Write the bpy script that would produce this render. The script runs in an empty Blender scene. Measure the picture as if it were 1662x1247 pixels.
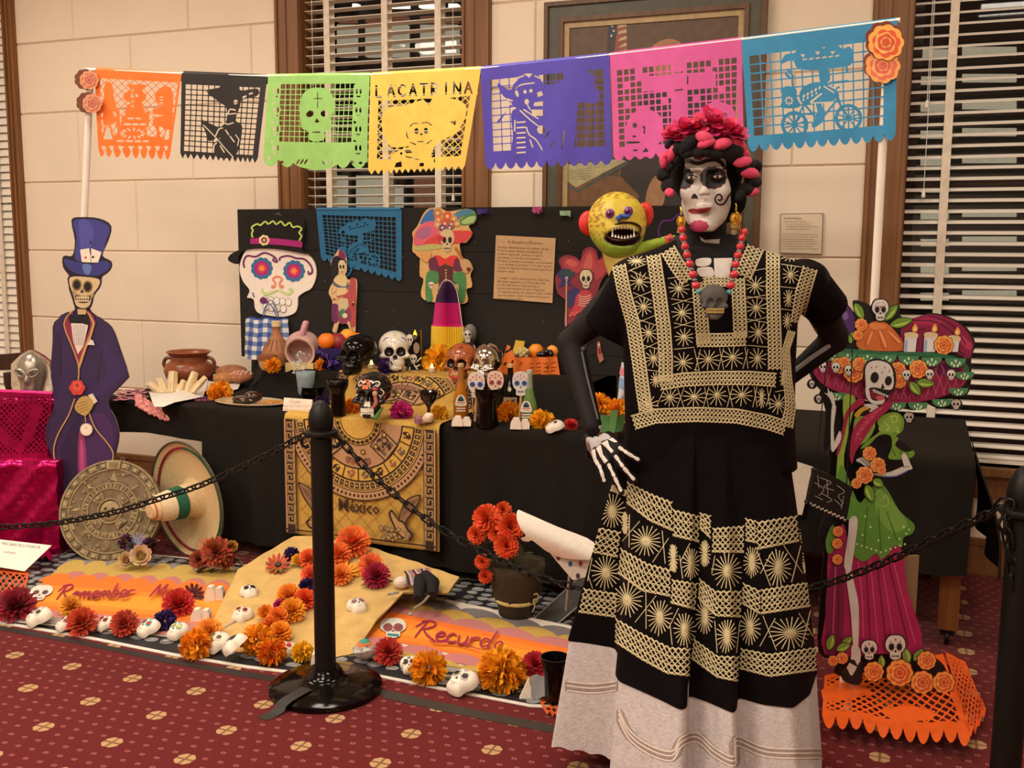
import bpy,bmesh,math,random
import numpy as np
from mathutils import Vector as V,Matrix
from mathutils.bvhtree import BVHTree
random.seed(7);rng=np.random.default_rng(7)
SC=bpy.context.scene;COL=SC.collection
pi=math.pi;sin,cos=math.sin,math.cos
# ------------------------------------------------------------------ camera, world, lights, exposure
F=1673.46;P_=0.133377;RO=0.0059169;PSI=-0.375456;CX,CY=831,623.5;CAMH=1.55
FW=np.array([0,cos(P_),-sin(P_)]);U_=np.array([0,sin(P_),cos(P_)]);R_=np.array([1.,0,0])
RT=cos(RO)*R_+sin(RO)*U_;UP=-sin(RO)*R_+cos(RO)*U_
CAM=np.array([0,0,CAMH])
cam=bpy.data.cameras.new('camera');camo=bpy.data.objects.new('camera',cam);COL.objects.link(camo)
cam.sensor_width=36;cam.lens=36*F/1662;cam.clip_start=.05;cam.clip_end=60
camo.matrix_world=Matrix([[RT[0],UP[0],-FW[0],0],[RT[1],UP[1],-FW[1],0],[RT[2],UP[2],-FW[2],CAMH],[0,0,0,1]])
SC.camera=camo
SC.view_settings.view_transform='Standard';SC.view_settings.look='None'
SC.view_settings.gamma=1;SC.view_settings.use_curve_mapping=False
SC.view_settings.exposure=.22
WD=np.array([cos(PSI),sin(PSI),0]);WN=np.array([sin(PSI),-cos(PSI),0]) # along the wall, out of the wall
W0=np.array([2.226,4.669,0])-.15*WN
def ST(s,t,z=0):return W0+s*WD+t*WN+np.array([0,0,z])
wld=bpy.data.worlds.new('room_ambient');SC.world=wld;wld.use_nodes=True
wld.node_tree.nodes['Background'].inputs[0].default_value=(1,.86,.7,1)
wld.node_tree.nodes['Background'].inputs[1].default_value=.12
CEIL=3.7
def area(name,s,t,w,h,e,colr=(1,.87,.72)):
 l=bpy.data.lights.new(name,'AREA');l.shape='RECTANGLE';l.size=w;l.size_y=h;l.energy=e;l.color=colr
 o=bpy.data.objects.new(name,l);COL.objects.link(o);o.location=ST(s,t,CEIL-.06);o.rotation_euler=(0,0,PSI)
for s_,t_,e_ in((-5.2,1.9,40),(-2.6,1.9,40),(0.,1.9,26),(-5.,4.6,72),(-2.4,4.6,74),(.6,4.6,46),(-4.,7,66),(-1.2,7,62)):
 area('ceiling_lamp',s_,t_,1.2,.6,e_)

# ------------------------------------------------------------------ pixel rays (photo frame 1662x1247) to points in the room
def ray(x,y):return FW+RT*((x-CX)/F)-UP*((y-CY)/F)
def G(x,y,z=0.):
 d=ray(x,y);return CAM+d*((z-CAMH)/d[2])
def Yp(x,y,Y):
 d=ray(x,y);return CAM+d*(Y/d[1])
class PS: # a plane surface
 def __init__(s,p,n):s.p=np.array(p,float);n=np.array(n,float);s.n=n/np.linalg.norm(n)
 def hit(s,x,y):
  d=ray(x,y);return CAM+d*((s.p-CAM)@s.n/(d@s.n))
 def hits(s,X,Y):
  D=FW[None]+RT[None]*((X-CX)/F)[:,None]-UP[None]*((Y-CY)/F)[:,None]
  k=((s.p-CAM)@s.n)/(D@s.n);Pt=CAM+D*k[:,None]
  return Pt,np.repeat(s.n[None],len(Pt),0),np.ones(len(Pt),bool)
class MS: # a mesh surface
 def __init__(s,objs,maxd=None):
  vs,fs=[],[]
  for o in objs:
   mw=o.matrix_world if o.parent is None else Matrix.Translation(o.parent.location)@o.matrix_basis
   b=len(vs);vs+=[mw@v.co for v in o.data.vertices];fs+=[[b+i for i in p.vertices]for p in o.data.polygons]
  s.t=BVHTree.FromPolygons(vs,fs)
 def hits(s,X,Y):
  Pt=np.zeros((len(X),3));N=np.zeros((len(X),3));ok=np.zeros(len(X),bool);c=V(CAM)
  for i in range(len(X)):
   h=s.t.ray_cast(c,V(ray(X[i],Y[i])))
   if h[0]is not None:
    Pt[i]=h[0];N[i]=h[1];ok[i]=True
    if N[i]@(Pt[i]-CAM)>0:N[i]=-N[i]
  return Pt,N,ok
 def hit(s,x,y):return s.hits(np.array([x]),np.array([y]))[0][0]
def wallp(t):return PS(ST(0,t),WN)
def Wp(x,y,t=0.):return wallp(t).hit(x,y)
def stc(p):d=np.asarray(p)-W0;return d@WD,d@WN,p[2]

# ------------------------------------------------------------------ colours and materials
def S(h):
 if not isinstance(h,str):return tuple(h)
 c=[int(h[i:i+2],16)/255 for i in(0,2,4)]
 return tuple(x/12.92 if x<=.04045 else((x+.055)/1.055)**2.4 for x in c)
MATS={}
def mat(name,colr=None,rough=.7,metal=0.,noise=(30,.12),bump=0.,bscale=200,sheen=0.,sheen_tint=None,trans=0.,emit=None,es=1.,spec=.5,coat=0.,ior=1.45,alpha=1.):
 """colr None: the colour comes from the mesh's own 'Col' attribute; noise gives the surface its mottling."""
 if name in MATS:return MATS[name]
 m=bpy.data.materials.new(name);m.use_nodes=True;nt=m.node_tree;N=nt.nodes;Lk=nt.links
 b=N['Principled BSDF'];MATS[name]=m
 tc=N.new('ShaderNodeTexCoord');nz=N.new('ShaderNodeTexNoise');nz.inputs['Scale'].default_value=noise[0];nz.inputs['Detail'].default_value=4
 Lk.new(tc.outputs['Object'],nz.inputs['Vector'])
 mr=N.new('ShaderNodeMapRange');mr.inputs['From Min'].default_value=.3;mr.inputs['From Max'].default_value=.7
 mr.inputs['To Min'].default_value=1-noise[1];mr.inputs['To Max'].default_value=1+noise[1];Lk.new(nz.outputs['Fac'],mr.inputs['Value'])
 vm=N.new('ShaderNodeVectorMath');vm.operation='SCALE'
 if colr is None:
  at=N.new('ShaderNodeAttribute');at.attribute_name='Col';Lk.new(at.outputs['Color'],vm.inputs[0])
 else:vm.inputs[0].default_value=S(colr)
 Lk.new(mr.outputs['Result'],vm.inputs['Scale']);Lk.new(vm.outputs['Vector'],b.inputs['Base Color'])
 b.inputs['Roughness'].default_value=rough;b.inputs['Metallic'].default_value=metal;b.inputs['Specular IOR Level'].default_value=spec;b.inputs['IOR'].default_value=ior
 b.inputs['Coat Weight'].default_value=coat;b.inputs['Transmission Weight'].default_value=trans;b.inputs['Alpha'].default_value=alpha
 if sheen:b.inputs['Sheen Weight'].default_value=sheen;b.inputs['Sheen Tint'].default_value=(*S(sheen_tint or 'ffffff'),1);b.inputs['Sheen Roughness'].default_value=.4
 if emit:b.inputs['Emission Color'].default_value=(*S(emit),1);b.inputs['Emission Strength'].default_value=es
 if bump:
  n2=N.new('ShaderNodeTexNoise');n2.inputs['Scale'].default_value=bscale;n2.inputs['Detail'].default_value=3;Lk.new(tc.outputs['Object'],n2.inputs['Vector'])
  bp=N.new('ShaderNodeBump');bp.inputs['Strength'].default_value=bump;bp.inputs['Distance'].default_value=.004
  Lk.new(n2.outputs['Fac'],bp.inputs['Height']);Lk.new(bp.outputs['Normal'],b.inputs['Normal'])
 return m
def wood(name,c1,c2,rough=.45,axis=2):
 if name in MATS:return MATS[name]
 m=mat(name,c1,rough);nt=m.node_tree;N=nt.nodes;Lk=nt.links;b=N['Principled BSDF']
 mp=N.new('ShaderNodeMapping');sc=[40.,40.,40.];sc[axis]=1.5;mp.inputs['Scale'].default_value=sc
 tc=[n for n in N if n.type=='TEX_COORD'][0];Lk.new(tc.outputs['Object'],mp.inputs['Vector'])
 nz=N.new('ShaderNodeTexNoise');nz.inputs['Scale'].default_value=1.;nz.inputs['Detail'].default_value=6;Lk.new(mp.outputs['Vector'],nz.inputs['Vector'])
 cr=N.new('ShaderNodeValToRGB');cr.color_ramp.elements[0].position=.3;cr.color_ramp.elements[1].position=.7
 cr.color_ramp.elements[0].color=(*S(c1),1);cr.color_ramp.elements[1].color=(*S(c2),1)
 Lk.new(nz.outputs['Fac'],cr.inputs['Fac']);Lk.new(cr.outputs['Color'],b.inputs['Base Color'])
 return m
PAINT=mat('painted_card',None,.6,noise=(60,.06))
PAPER=mat('tissue_paper',None,.55,noise=(25,.07))
CLOTHC=mat('coloured_cloth',None,.9,noise=(90,.1),bump=.3,bscale=400)
GLOSS=mat('glazed_colour',None,.18,noise=(40,.08),coat=.4)
SATIN=mat('satin_colour',None,.42,noise=(40,.1))
PETAL=mat('petal_colour',None,.75,noise=(50,.15))
CLAY=mat('clay_colour',None,.6,noise=(35,.15),bump=.2)
BLACKCLOTH=mat('black_table_cloth','1c1815',.95,noise=(160,.25),bump=.35,bscale=700,sheen=.15,sheen_tint='6a5a48',spec=.2)
BLACKPL=mat('black_plastic','100e0c',.45,noise=(20,.1),bump=.05,spec=.3)
BLACKGL=mat('black_gloss','0a0808',.12,noise=(20,.1),spec=.35)
CHROME=mat('chrome_silver','d8d4cc',.12,1.,noise=(20,.03))
GOLD=mat('gold_metal','d9b04a',.28,1.,noise=(60,.1))
GLASS=mat('clear_glass','ffffff',.03,0,noise=(5,0),trans=1.,ior=1.45)
DARKWOOD=wood('dark_wood','2a160c','3d2212')
OAK=wood('oak_casing','6a4424','8a5e36',.5)
CREAM=mat('cream_paint','e6d8c2',.8,noise=(3,.03),bump=.25,bscale=120)
WHITEPL=mat('white_plastic','ece4d6',.4,noise=(20,.03))

# ------------------------------------------------------------------ objects
def link(name,me,parent=None,mt=None):
 o=bpy.data.objects.new(name,me);COL.objects.link(o)
 if parent is not None:o.parent=parent
 if mt is not None and me is not None:me.materials.append(mt)
 return o
def tag(o,label=None,cat=None,group=None,kind=None):
 if label:o['label']=label
 if cat:o['category']=cat
 if group:o['group']=group
 if kind:o['kind']=kind
 return o
def thing(name,label,cat,loc=(0,0,0),group=None):
 o=link(name,None);o.location=V([float(q)for q in loc]);o.empty_display_size=.05
 return tag(o,label,cat,group)
def copy_tree(o,parent=None):
 c=o.copy();COL.objects.link(c);c.parent=parent
 for ch in list(o.children):copy_tree(ch,c)
 return c
def mesh_from(name,Vt,faces,cols=None,smooth=True,angle=40,pcols=None):
 me=bpy.data.meshes.new(name);me.from_pydata([tuple(map(float,q))for q in Vt],[],[tuple(int(i)for i in f)for f in faces])
 if cols is not None and len(faces)and len(cols)==len(faces):
  at=me.color_attributes.new('Col','FLOAT_COLOR','CORNER');n=np.array([len(f)for f in faces])
  c=np.ones((len(faces),4),np.float32);c[:,:3]=np.array(cols,np.float32);at.data.foreach_set('color',np.repeat(c,n,0).ravel())
 if pcols is not None:
  at=me.color_attributes.new('Col','FLOAT_COLOR','POINT');c=np.ones((len(Vt),4),np.float32);c[:,:3]=pcols;at.data.foreach_set('color',c.ravel())
 if smooth:
  if len(faces):me.polygons.foreach_set('use_smooth',[True]*len(me.polygons))
  if angle:me.set_sharp_from_angle(angle=math.radians(angle))
 return me
class MB:
 def __init__(s):s.v=[];s.f=[];s.c=[]
 def add(s,vs,fs,c='ffffff'):
  b=len(s.v);c=S(c);s.v+=[tuple(q)for q in vs]
  for f in fs:s.f.append([b+i for i in f]);s.c.append(c)
  return s
 def box(s,c,d,colr='ffffff',M=None):
  x,y,z=[q/2 for q in d];vs=[V((i*x,j*y,k*z))for i in(-1,1)for j in(-1,1)for k in(-1,1)]
  if M is not None:vs=[M@q for q in vs]
  c=V(c);return s.add([q+c for q in vs],[(0,1,3,2),(4,6,7,5),(0,4,5,1),(2,3,7,6),(0,2,6,4),(1,5,7,3)],colr)
 def tube(s,pts,r,colr='ffffff',n=8,cap=True,closed=False,flat=1.):
  pts=[V(p)for p in pts];m=len(pts);rs=r if hasattr(r,'__len__')else[r]*m
  T=[(pts[(i+1)%m if closed else min(i+1,m-1)]-pts[i-1 if closed else max(i-1,0)]).normalized()for i in range(m)]
  a=T[0].orthogonal().normalized();vs=[]
  for i in range(m):
   a=(a-T[i]*a.dot(T[i]));a=a.normalized()if a.length>1e-6 else T[i].orthogonal().normalized();b=T[i].cross(a)
   vs+=[pts[i]+(a*cos(2*pi*k/n)+b*sin(2*pi*k/n)*flat)*rs[i]for k in range(n)]
  fs=[(i*n+k,i*n+(k+1)%n,((i+1)%m)*n+(k+1)%n,((i+1)%m)*n+k)for i in range(m if closed else m-1)for k in range(n)]
  if cap and not closed:fs+=[tuple(range(n))[::-1],tuple(range((m-1)*n,m*n))]
  return s.add(vs,fs,colr)
 def lathe(s,prof,c=(0,0,0),colr='ffffff',n=24,M=None,cap=True,wob=None):
  vs=[]
  for r,z in prof:
   for k in range(n):
    a=2*pi*k/n;rr=r*(wob(a,z)if wob else 1);q=V((rr*cos(a),rr*sin(a),z))
    vs.append((M@q if M is not None else q)+V(c))
  m=len(prof);fs=[(i*n+k,i*n+(k+1)%n,(i+1)*n+(k+1)%n,(i+1)*n+k)for i in range(m-1)for k in range(n)]
  if cap:fs+=[tuple(range(n))[::-1],tuple(range((m-1)*n,m*n))]
  return s.add(vs,fs,colr)
 def ball(s,c,r,colr='ffffff',n=12,m=8,M=None):
  r=r if hasattr(r,'__len__')else(r,r,r);vs=[];
  for i in range(m+1):
   th=pi*i/m
   for k in range(n):
    q=V((r[0]*sin(th)*cos(2*pi*k/n),r[1]*sin(th)*sin(2*pi*k/n),r[2]*cos(th)));vs.append((M@q if M is not None else q)+V(c))
  return s.add(vs,[(i*n+k,(i+1)*n+k,(i+1)*n+(k+1)%n,i*n+(k+1)%n)for i in range(m)for k in range(n)],colr)
 def sheet(s,A,colr='ffffff'): # A: rows of points
  b=[len(A),len(A[0])];return s.add([q for r in A for q in r],[(i*b[1]+j,i*b[1]+j+1,(i+1)*b[1]+j+1,(i+1)*b[1]+j)for i in range(b[0]-1)for j in range(b[1]-1)],colr)
 def prism(s,pts,dvec,colr='ffffff',side=None): # extrude an outline
  pts=[V(p)for p in pts];n=len(pts);d=V(dvec);s.add(pts+[p+d for p in pts],[tuple(range(n)),tuple(range(2*n-1,n-1,-1))],colr)
  return s.add(pts+[p+d for p in pts],[(i,n+i,n+(i+1)%n,(i+1)%n)for i in range(n)],side or colr)
 def build(s,name,mt=None,parent=None,smooth=True,angle=40):
  off=np.array(parent_loc(parent));vs=np.array([tuple(q)for q in s.v],float)-off
  return link(name,mesh_from(name,vs,s.f,s.c,smooth,angle),parent,mt or PAINT)
LOCAL=set() # things whose parts are built at the origin and moved afterwards
def parent_loc(p): # parts are built in world coordinates and stored relative to their thing
 o=V((0,0,0))
 while p is not None:
  if p.name in LOCAL:return V((0,0,0))
  o+=p.location;p=p.parent
 return o
def frame_of(n,up=(0,0,1)):
 n=V(n).normalized();x=V(up).cross(n).normalized();return Matrix((x,n.cross(x),n)).transposed() # local x right, y up, z out
def rz(a):return Matrix.Rotation(a,3,'Z')
def rx(a):return Matrix.Rotation(a,3,'X')
def ry(a):return Matrix.Rotation(a,3,'Y')

# ------------------------------------------------------------------ flat art: polygons given in photo pixels, laid on a real surface as thin layers
def circ(x,y,r,ry_=None,n=20,a0=0.,rot=0.):
 ry_=r if ry_ is None else ry_;c,s_=cos(rot),sin(rot)
 return[(x+c*r*cos(a0+2*pi*k/n)-s_*ry_*sin(a0+2*pi*k/n),y+s_*r*cos(a0+2*pi*k/n)+c*ry_*sin(a0+2*pi*k/n))for k in range(n)]
def scal(x,y,r,k=9,amp=.09,ry_=None,n=None,ph=0.):
 n=n or k*6;ry_=ry_ or r
 return[(x+r*(1-amp+amp*abs(cos(k*(2*pi*i/n)/2+ph)))*cos(2*pi*i/n),y+ry_*(1-amp+amp*abs(cos(k*(2*pi*i/n)/2+ph)))*sin(2*pi*i/n))for i in range(n)]
def smoothp(pts,closed=True,n=5): # Catmull-Rom
 m=len(pts);out=[]
 for i in range(m if closed else m-1):
  p0,p1,p2,p3=[np.array(pts[(i+k)%m]if closed else pts[min(max(i+k,0),m-1)],float)for k in(-1,0,1,2)]
  for j in range(n):
   t=j/n;out.append(tuple(.5*((2*p1)+(-p0+p2)*t+(2*p0-5*p1+4*p2-p3)*t*t+(-p0+3*p1-3*p2+p3)*t**3)))
 if not closed:out.append(tuple(pts[-1]))
 return out
def stroke(pts,w,sm=0,closed=False): # ribbon polygons for a line
 if sm:pts=smoothp(pts,closed,sm)
 P=np.array(pts,float);m=len(P);T=np.zeros_like(P)
 for i in range(m):
  a,b=(P[i-1],P[(i+1)%m])if closed else(P[max(i-1,0)],P[min(i+1,m-1)]);t=b-a;T[i]=t/(np.hypot(*t)or 1)
 N=np.stack([-T[:,1],T[:,0]],1);W=np.array(w if hasattr(w,'__len__')else[w]*m)[:,None]/2 if not hasattr(w,'__len__')or len(w)==m else np.interp(np.linspace(0,1,m),np.linspace(0,1,len(w)),w)[:,None]/2
 a,b=P+N*W,P-N*W
 return[[tuple(a[i]),tuple(a[(i+1)%m]),tuple(b[(i+1)%m]),tuple(b[i])]for i in range(m if closed else m-1)]
def rose(x,y,r,pal=('6b2a1c','f0a850','d9622e','f3b76a','d05a2c'),ry_=None):
 k=(ry_ or r)/r;out=[(pal[0],scal(x,y,r,9,.1,r*k))];out.append((pal[1],scal(x,y,r*.93,9,.1,r*.93*k)))
 out.append((pal[2],scal(x+r*.02,y+r*.05,r*.74,7,.16,r*.74*k,ph=.5)));out.append((pal[3],scal(x-r*.04,y+.02*r,r*.56,6,.14,r*.56*k,ph=.9)))
 out.append((pal[4],scal(x,y,r*.46,5,.16,r*.46*k,ph=.3)));out.append((pal[3],scal(x,y,r*.29,5,.2,r*.29*k,ph=1.2)));out.append((pal[4],circ(x,y,r*.22,r*.22*k)))
 return out
def skull2(x,y,w,h,bone='e6dcc8',ink='1a1412',ol=True,rot=0.,flower=None):
 def T(pts):c,s_=cos(rot),sin(rot);return[(x+(a*w*c-b*h*s_),y+(a*w*s_+b*h*c))for a,b in pts]
 sh=smoothp([(0,-.5),(.3,-.46),(.48,-.25),(.49,0),(.36,.16),(.28,.22),(.26,.42),(.1,.5),(-.1,.5),(-.26,.42),(-.28,.22),(-.36,.16),(-.49,0),(-.48,-.25),(-.3,-.46)],n=3)
 o=[(ink,T([(a*1.12,b*1.1)for a,b in sh]))]if ol else[]
 o+=[(bone,T(sh))]
 if flower:o+=[(flower,T([(a*.2+q*.2,b*.2-.02)for a,b in circ(0,0,1,1.1,10)]))for q in(-1,1)]
 o+=[(ink,T([(a*.14+q*.2,b*.15-.02)for a,b in circ(0,0,1,1,10)]))for q in(-1,1)]
 o+=[(ink,T([(0,.08),(.08,.2),(-.08,.2)]))]
 o+=[(ink,q)for k in(-.15,-.05,.05,.15)for q in[T([(k-.015,.3),(k+.015,.3),(k+.015,.43),(k-.015,.43)])]]
 o+=[(ink,T([(-.22,.35),(.22,.35),(.22,.375),(-.22,.375)]))]
 return o
def leaf2(x,y,l,w,a,c1='6f9a35',c2='a9c85a',ol='1d2a12'):
 def T(pts):return[(x+l*p*cos(a)-w*q*sin(a),y+l*p*sin(a)+w*q*cos(a))for p,q in pts]
 sh=smoothp([(0,0),(.3,.42),(.65,.4),(1,0),(.65,-.4),(.3,-.42)],n=3);big=[(p*1.1-.05,q*1.2)for p,q in sh]
 o=[(ol,T(big)),(c1,T(sh)),(c2,T([(.05,0),(.3,.3),(.65,.28),(.95,0)]))]
 return o+[(ol,T([(.1,.02),(.95,.01),(.95,-.02),(.1,-.02)]))]
def paint(surf,name,items,parent,mt=None,lift=.0012,dl=.00007,z0=0):
 """items: (colour, polygon in photo pixels). Each polygon becomes a thin layer on the surface."""
 vs,fs,cs=[],[],[];n=getattr(surf,'n',None);X=[];Yy=[];L=[]
 for k,(c,p)in enumerate(items):
  b=len(X);X+=[q[0]for q in p];Yy+=[q[1]for q in p];L+=[lift+(z0+k)*dl]*len(p);fs.append(list(range(b,b+len(p))));cs.append(S(c))
 Pt,N,ok=surf.hits(np.array(X,float),np.array(Yy,float));Pt=Pt+N*np.array(L)[:,None]
 if not ok.all():keep=[i for i,f in enumerate(fs)if ok[f].all()];fs=[fs[i]for i in keep];cs=[cs[i]for i in keep]
 me=mesh_from(name,Pt-np.array(parent_loc(parent)),fs,cs,smooth=False)
 return link(name,me,parent,mt or PAINT)
def Z(x0,y0,k): # coordinates read in a zoomed crop
 return lambda pts:[(x0+a*k,y0+b*k)for a,b in pts]
class Ras:
 """A region given as a signed field over photo pixels, meshed by marching squares and laid on a surface."""
 def __init__(s,x0,y0,x1,y1,h=1.):
  s.x0,s.y0,s.h=x0,y0,h;s.nx=int((x1-x0)/h)+1;s.ny=int((y1-y0)/h)+1
  s.S=np.full((s.ny,s.nx),50.);s.gx=x0+h*np.arange(s.nx);s.gy=y0+h*np.arange(s.ny)
 def _w(s,pts,pad):
  P=np.array(pts,float);i0=max(0,int((P[:,1].min()-pad-s.y0)/s.h));i1=min(s.ny,int((P[:,1].max()+pad-s.y0)/s.h)+2)
  j0=max(0,int((P[:,0].min()-pad-s.x0)/s.h));j1=min(s.nx,int((P[:,0].max()+pad-s.x0)/s.h)+2)
  if i0>=i1 or j0>=j1:return None
  return(slice(i0,i1),slice(j0,j1)),*np.meshgrid(s.gx[j0:j1],s.gy[i0:i1])
 def put(s,w,d,m):
  if m>0:s.S[w]=np.minimum(s.S[w],d)
  else:s.S[w]=np.maximum(s.S[w],-d)
 def seg(s,p,q,w,m=1):
  r=s._w([p,q],w/2+3*s.h)
  if r is None:return s
  sl,X,Y=r;dx,dy=q[0]-p[0],q[1]-p[1];t=np.clip(((X-p[0])*dx+(Y-p[1])*dy)/(dx*dx+dy*dy+1e-9),0,1)
  s.put(sl,np.hypot(X-p[0]-t*dx,Y-p[1]-t*dy)-w/2,m);return s
 def line(s,pts,w,m=1,sm=0,closed=False):
  if sm:pts=smoothp(pts,closed,sm)
  for a,b in zip(pts,pts[1:]+([pts[0]]if closed else[])):s.seg(a,b,w,m)
  return s
 def poly(s,pts,m=1):
  r=s._w(pts,4*s.h)
  if r is None:return s
  sl,X,Y=r;P=np.array(pts,float);d=np.full(X.shape,1e9);ins=np.zeros(X.shape,bool)
  for(ax,ay),(bx,by)in zip(P,np.roll(P,-1,0)):
   dx,dy=bx-ax,by-ay;t=np.clip(((X-ax)*dx+(Y-ay)*dy)/(dx*dx+dy*dy+1e-9),0,1);d=np.minimum(d,np.hypot(X-ax-t*dx,Y-ay-t*dy))
   if ay!=by:ins^=((ay>Y)!=(by>Y))&(X<(bx-ax)*(Y-ay)/(by-ay)+ax)
  s.put(sl,np.where(ins,-d,d),m);return s
 def ell(s,x,y,r,ry_=None,m=1,rot=0.):return s.poly(circ(x,y,r,ry_,22,rot=rot),m)
 def mesh(s,surf,mb,colr,lift=.001,puff=0.,pmax=3.,dz=None):
  I=s.S<0;ny,nx=I.shape;GX,GY=np.meshgrid(s.gx,s.gy)
  node=-np.ones(I.shape,int);k=I.sum();node[I]=np.arange(k);XS=[GX[I]];YS=[GY[I]];D=[s.S[I]]
  H=I[:,:-1]!=I[:,1:];he=-np.ones(H.shape,int);he[H]=k+np.arange(H.sum());a,b=s.S[:,:-1][H],s.S[:,1:][H];t=a/(a-b);XS.append(GX[:,:-1][H]+t*s.h);YS.append(GY[:,:-1][H]);D.append(t*0);k+=H.sum()
  Vv=I[:-1]!=I[1:];ve=-np.ones(Vv.shape,int);ve[Vv]=k+np.arange(Vv.sum());a,b=s.S[:-1][Vv],s.S[1:][Vv];t=a/(a-b);XS.append(GX[:-1][Vv]);YS.append(GY[:-1][Vv]+t*s.h);D.append(t*0)
  X,Y,D=np.concatenate(XS),np.concatenate(YS),np.concatenate(D)
  if not len(X):return mb
  Pt,N,ok=surf.hits(X,Y);off=lift+puff*np.minimum(-D,pmax)/pmax
  if dz is not None:off=off+dz(X,Y)
  Pt=Pt+N*np.asarray(off).reshape(-1,1)
  c=I[:-1,:-1].astype(int)+2*I[:-1,1:]+4*I[1:,1:]+8*I[1:,:-1]
  fs=[q for q in np.stack([node[:-1,:-1],node[:-1,1:],node[1:,1:],node[1:,:-1]],-1)[c==15].tolist()]
  for i,j in zip(*np.nonzero((c>0)&(c<15))):
   q=[node[i,j],he[i,j],node[i,j+1],ve[i,j+1],node[i+1,j+1],he[i+1,j],node[i+1,j],ve[i,j]];q=[int(e)for e in q if e>=0]
   if len(q)>2:fs.append(q)
  if not ok.all():fs=[f for f in fs if all(ok[e]for e in f)]
  b=len(mb.v);cc=S(colr);mb.v+=[tuple(q)for q in Pt];mb.f+=[[b+e for e in f]for f in fs];mb.c+=[cc]*len(fs)
  return mb
# ------------------------------------------------------------------ solid shapes: a distance field meshed as one continuous surface (surface nets)
def snet(f,lo,hi,h):
 ax=[np.arange(l,u+h,h)for l,u in zip(lo,hi)];X,Y,Zz=np.meshgrid(*ax,indexing='ij');A=f(X,Y,Zz);I=A<0;n=A.shape
 C=np.zeros((n[0]-1,n[1]-1,n[2]-1,3));K=np.zeros(C.shape[:3]);m=[q-1 for q in n]
 cor=lambda B,o:B[o[0]:o[0]+m[0],o[1]:o[1]+m[1],o[2]:o[2]+m[2]]
 for d in range(3):
  for a in(0,1):
   for b in(0,1):
    o=[0,0,0];e=[q for q in range(3)if q!=d];o[e[0]]=a;o[e[1]]=b;o2=list(o);o2[d]=1
    p,q=cor(A,o),cor(A,o2);x=(p<0)!=(q<0);t=np.where(x,p/np.where(x,p-q,1),0)
    K+=x
    for g in range(3):C[...,g]+=np.where(x,(t if g==d else o[g]),0)
 act=K>0;idx=-np.ones(act.shape,int);idx[act]=np.arange(act.sum());ii=np.argwhere(act)
 Vt=np.array(lo)+h*(ii+C[act]/K[act][:,None]);F_=[]
 for d in range(3):
  e=[(1,2),(2,0),(0,1)][d];s0=[slice(0,q)for q in n];s1=list(s0);s0[d]=slice(0,n[d]-1);s1[d]=slice(1,n[d])
  a,b=I[tuple(s0)],I[tuple(s1)]
  for flip in(0,1):
   w=np.argwhere((a&~b)if not flip else(~a&b));w=w[(w[:,e[0]]>0)&(w[:,e[1]]>0)&(w[:,e[0]]<m[e[0]])&(w[:,e[1]]<m[e[1]])]
   if not len(w):continue
   q=[]
   for da,db in((1,1),(0,1),(0,0),(1,0)):
    c=w.copy();c[:,e[0]]-=da;c[:,e[1]]-=db;q.append(idx[c[:,0],c[:,1],c[:,2]])
   q=np.stack(q,1);F_.append(q[:,::-1]if flip else q)
 return Vt,np.concatenate(F_)
def smin(a,b,k):h=np.clip(.5+.5*(b-a)/k,0,1);return b+(a-b)*h-k*h*(1-h)
def smax(a,b,k):return-smin(-a,-b,k)
def dell(X,Y,Zz,c,r):
 x,y,z=(X-c[0])/r[0],(Y-c[1])/r[1],(Zz-c[2])/r[2];k0=np.sqrt(x*x+y*y+z*z);k1=np.sqrt((x/r[0])**2+(y/r[1])**2+(z/r[2])**2)+1e-9;return k0*(k0-1)/k1
def dcone(X,Y,Zz,a,b,ra,rb):
 a,b=np.asarray(a,float),np.asarray(b,float);d=b-a;t=np.clip(((X-a[0])*d[0]+(Y-a[1])*d[1]+(Zz-a[2])*d[2])/(d@d+1e-12),0,1)
 return np.sqrt((X-a[0]-t*d[0])**2+(Y-a[1]-t*d[1])**2+(Zz-a[2]-t*d[2])**2)-(ra+(rb-ra)*t)
# ================================================================== SETTING
def struct(name,mb,mt,parent=None,smooth=False):
 o=mb.build(name,mt,parent,smooth)
 if parent is None:o['kind']='structure'
 return o
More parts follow.
